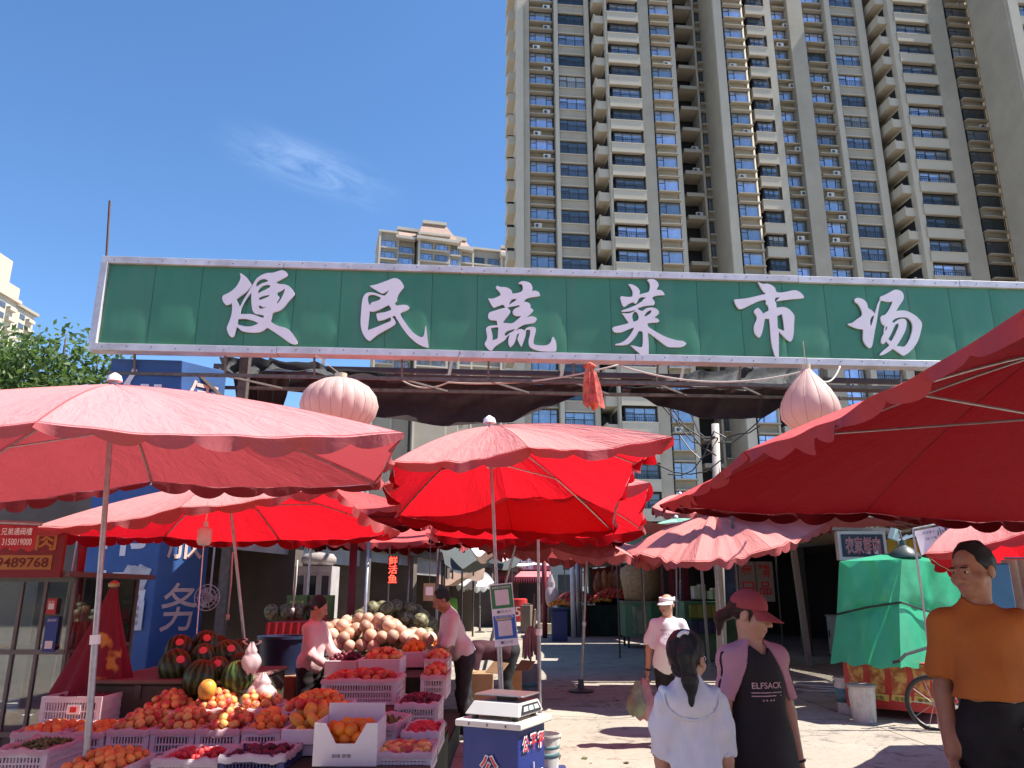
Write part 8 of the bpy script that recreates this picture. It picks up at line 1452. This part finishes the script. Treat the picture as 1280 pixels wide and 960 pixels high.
nk = O_.j['neck']; b = MB(); b.tube([O_.up((.043 * math.cos(a), .006 - .04 * math.sin(a), .826 - .013 * math.sin(a))) for a in np.linspace(0, 6.28, 24, endpoint=False)], .008, 6, closed=True); b.build('neckband', ORG, A, smooth=True, local=True)
trousers(O_, A, M('black_trousers', (.008, .008, .01), .85, var=.2), top=.607, g=.008, seed=23); shoes(O_, A, BLACK)
def short_hair(B, root, mat=HAIRM, back=True):
    c = B.hp(0, 0, 0); f = Field(c - Vector((.2, .2, .2)), c + Vector((.2, .2, .2)), .006); f.ell(B.hp(0, .016, .018), np.array((.0495, .0575, .061)) * B.H * B.hs, B.Q, .02); f.plane(B.Q @ Vector((0, -.75, -.66)), B.hp(0, -.03, .034)); f.plane(B.Q @ Vector((0, .1, -1)), B.hp(0, .04, -.03)); f.ell(B.hp(0, -.05, -.008), np.array((.053, .042, .042)) * B.H, B.Q, .01, 'sub'); f.folds(.0035, 110, 8); return field_obj(f, 'hair', mat, None, root)
short_hair(O_, A)
b = MB(); w_ = O_.j['wrR'] + O_.j['hdR'] * .085; b.box(w_ + Vector((.0, -.02, -.03)), (.012, .07, .14), rot=Euler((.3, 0, .3)).to_matrix()); meta(b.build('phone', BLACK, None, org=(0, 0, 0), bevel=.004), 'black phone held low by the man in the orange T-shirt', 'phone'); ph_ = bpy.data.objects['phone']; ph_.location = (ox, oy, 0); ph_.rotation_euler.z = R(-22)
# ---- woman in the white T-shirt with a visor ----------------------------------
W_ = Body(1.58, .98, 0, -24, 4, arms={'R': ((-.28, .0, -1), (-.12, -.12, -1)), 'L': ((.3, .05, -1), (.0, -.35, -1))}, legs={'L': ((.02, -.22, -1), (0, .05, -1)), 'R': ((-.02, .12, -1), (0, .35, -1))}, belly=1.4); wy = 9.0; wx = P(834, 770, wy).x; H = W_.H
A = make(W_, 'person in a loose white T-shirt and white visor walking with a plastic bag', wx, wy, -14, .0095, hands={'R': (1.3, None)})
WTS = M('white_jersey', (.72, .7, .72), .85, var=.04, bump=.5, bscale=8)
o, fw = cloth(W_, A, 'shirt', WTS, .011, lambda f: (tee(W_, .016, .85, .016)(f), f.ell((0, -.01, .53 * H), (.15, .115, .12), None, .06)), (.008, 30, 31), [((0, 0, -1), (0, 0, .46 * H))])
INK = M('dark_ink', (.06, .06, .1), .6)
for k, st in enumerate(('ALWAYS MAKE', 'YOUR LIFE', 'SIMPLE')): front_text(W_, A, fw, st, (.755 - .028 * k) * H, (.2, .15, .12)[k], .022, INK, 'shirt_lettering', xc=.02)
trousers(W_, A, M('black_leggings', (.012, .012, .014), .85), top=.55, seed=33); shoes(W_, A, WHITE)
c = W_.hp(0, 0, 0); f = Field(c - Vector((.2, .2, .2)), c + Vector((.2, .2, .2)), .009); hair_cap(W_, f, (0, .02, .018), (.05, .055, .05)); f.cone(W_.hp(0, .06, .01), W_.hp(0, .07, -.03), .03, .02, .02); f.ell(W_.hp(0, -.055, -.005), np.array((.042, .04, .05)) * H, W_.Q, .012, 'sub'); field_obj(f, 'hair', HAIRB, None, A)
b = MB(); b.grid([[W_.hp(.052 * math.sin(a), .014 - .066 * math.cos(a), z) for a in np.linspace(-2.6, 2.6, 30)] for z in (.022, .052)]); b.grid([[W_.hp(.054 * math.sin(a) * (1 + .05 * t), .01 - .062 * math.cos(a) * (1 + .75 * t), .022 - .018 * t) for a in np.linspace(-1.3, 1.3, 18)] for t in np.linspace(0, 1, 5)]); b.build('visor', WHITE, A, smooth=True, local=True, solid=.005)
b = MB(); c = W_.j['wrR'] - W_.j['hdR'] * .02; n1 = W_.j['hdR'].orthogonal().normalized(); n2 = W_.j['hdR'].cross(n1); b.tube([c + (n1 * math.cos(a) + n2 * math.sin(a)) * .034 for a in np.linspace(0, 6.28, 16, endpoint=False)], .012, 6, closed=True); b.build('watch', BLACK, A, smooth=True, local=True)
hw = Matrix.Rotation(R(-14), 3, 'Z') @ (W_.j['wrR'] + W_.j['hdR'] * .09) + Vector((wx, wy, 0)); bag('pinkish plastic bag of vegetables carried by the woman in the white T-shirt', hw - Vector((.03, .0, .4)), .3, .42, .2, M('pink_carrier_bag', (.6, .35, .38), .35, trans=.4, var=.2, scale=9), 41, False)
bag('clear plastic bag of greens beside the pinkish carrier bag', hw - Vector((.12, .05, .36)), .22, .36, .18, M('clear_greens_bag', (.3, .35, .24), .35, trans=.35, var=.4, scale=9), 42, False)
# ---- the seller ------------------------------------------------------------------
S_ = Body(1.56, .98, 6, 18, 22, arms={'L': ((.12, -.45, -1), (-.1, -1, -.35)), 'R': ((-.14, -.3, -1), (.2, -.9, -.5))}); sy = 8.65; sx = P(389, 800, sy).x; H = S_.H
A = make(S_, 'person in a pale pink long sleeved top behind the fruit boxes, looking down', sx, sy, 72, .0095)
PTOP = M('pale_pink_top', (.66, .46, .46), .85, var=.05, bump=.5, bscale=9)
def lsl(B, g):
    def fn(f):
        B.torso(f, g); f.ell(B.up((0, -.004, .56)), np.array((.098 * B.w, .076 * B.w, .08)) * B.H + g, None, .05)
        for nm in 'LR': B.arm(f, nm, g); f.cone(B.j['wr' + nm] + B.j['hd' + nm] * .05, B.j['wr' + nm] + B.j['hd' + nm] * .12, .06, .06, .004, 'sub')
        f.ell(B.up((0, -.004, .862)), (.066, .064, .06), None, .012, 'sub')
    return fn
cloth(S_, A, 'top', PTOP, .011, lsl(S_, .014), (.005, 40, 41), [((0, 0, -1), (0, 0, .49 * H))]); trousers(S_, A, BLKC, top=.54, seed=43); shoes(S_, A, BLACK)
c = S_.hp(0, 0, 0); f = Field(c - Vector((.25, .25, .3)), c + Vector((.25, .25, .2)), .009); hair_cap(S_, f); f.cone(S_.hp(0, .065, -.01), S_.hp(0, .085, -.05), .03, .025, .02); f.cone(S_.hp(0, .085, -.05), S_.hp(0, .07, -.11), .025, .01, .02); f.ell(S_.hp(0, -.06, -.012), np.array((.04, .042, .055)) * H, S_.Q, .012, 'sub'); field_obj(f, 'hair', HAIRM, None, A)
# ---- the customer --------------------------------------------------------------------
C_ = Body(1.70, 1.0, 24, -10, 16, arms={'L': ((.1, -.2, -1), (.0, -.55, -1)), 'R': ((-.12, -.05, -1), (-.02, -.3, -1))}, legs={'L': ((.01, -.1, -1), (0, .12, -1)), 'R': ((-.01, .1, -1), (0, .14, -1))}); cy_ = 9.45; cx_ = P(580, 830, cy_).x; H = C_.H
A = make(C_, 'person in a pale shirt and dark trousers leaning over the fruit at the lane side', cx_, cy_, -72, .0095, SKINT)
cloth(C_, A, 'shirt', M('pale_rose_shirt', (.6, .5, .5), .85, var=.05, bump=.5, bscale=8), .011, tee(C_, .02, .95, .008), (.007, 32, 51), [(C_.up((0, 0, -1)) - C_.up((0, 0, 0)), C_.up((0, 0, .52)))]); trousers(C_, A, M('dark_trousers', (.018, .016, .02), .85), top=.56, g=.022, seed=53); shoes(C_, A, BLACK); short_hair(C_, A)
b = MB(); b.tube([C_.up((.09 * math.cos(a), .072 * math.sin(a), .55)) for a in np.linspace(0, 6.28, 24, endpoint=False)], .014, 6, closed=True); b.build('belt', M('grey_belt', (.15, .14, .14), .6), A, local=True)
# ---- the bent figure in maroon -----------------------------------------------------------
M_ = Body(1.66, 1.0, 88, 0, 30, arms={'L': ((.1, -.25, -1), (0, -.1, -1)), 'R': ((-.1, -.15, -1), (0, -.2, -1))}, legs={'L': ((.04, -.18, -1), (0, .2, -1)), 'R': ((-.04, -.1, -1), (0, .22, -1))}); my = 10.6; mx_ = P(637, 850, my).x; H = M_.H
A = make(M_, 'person in a maroon top bent double over the cartons behind the payment board', mx_, my, -80, .0095, SKINT)
cloth(M_, A, 'top', M('maroon_top', (.05, .01, .02), .85, var=.1), .011, tee(M_, .024, .95, .01), (.006, 32, 61), [(M_.up((0, 0, -1)) - M_.up((0, 0, 0)), M_.up((0, 0, .52)))]); trousers(M_, A, M('black_work_trousers', (.012, .012, .014), .85), top=.6, g=.02, seed=63); shoes(M_, A, BLACK); short_hair(M_, A)
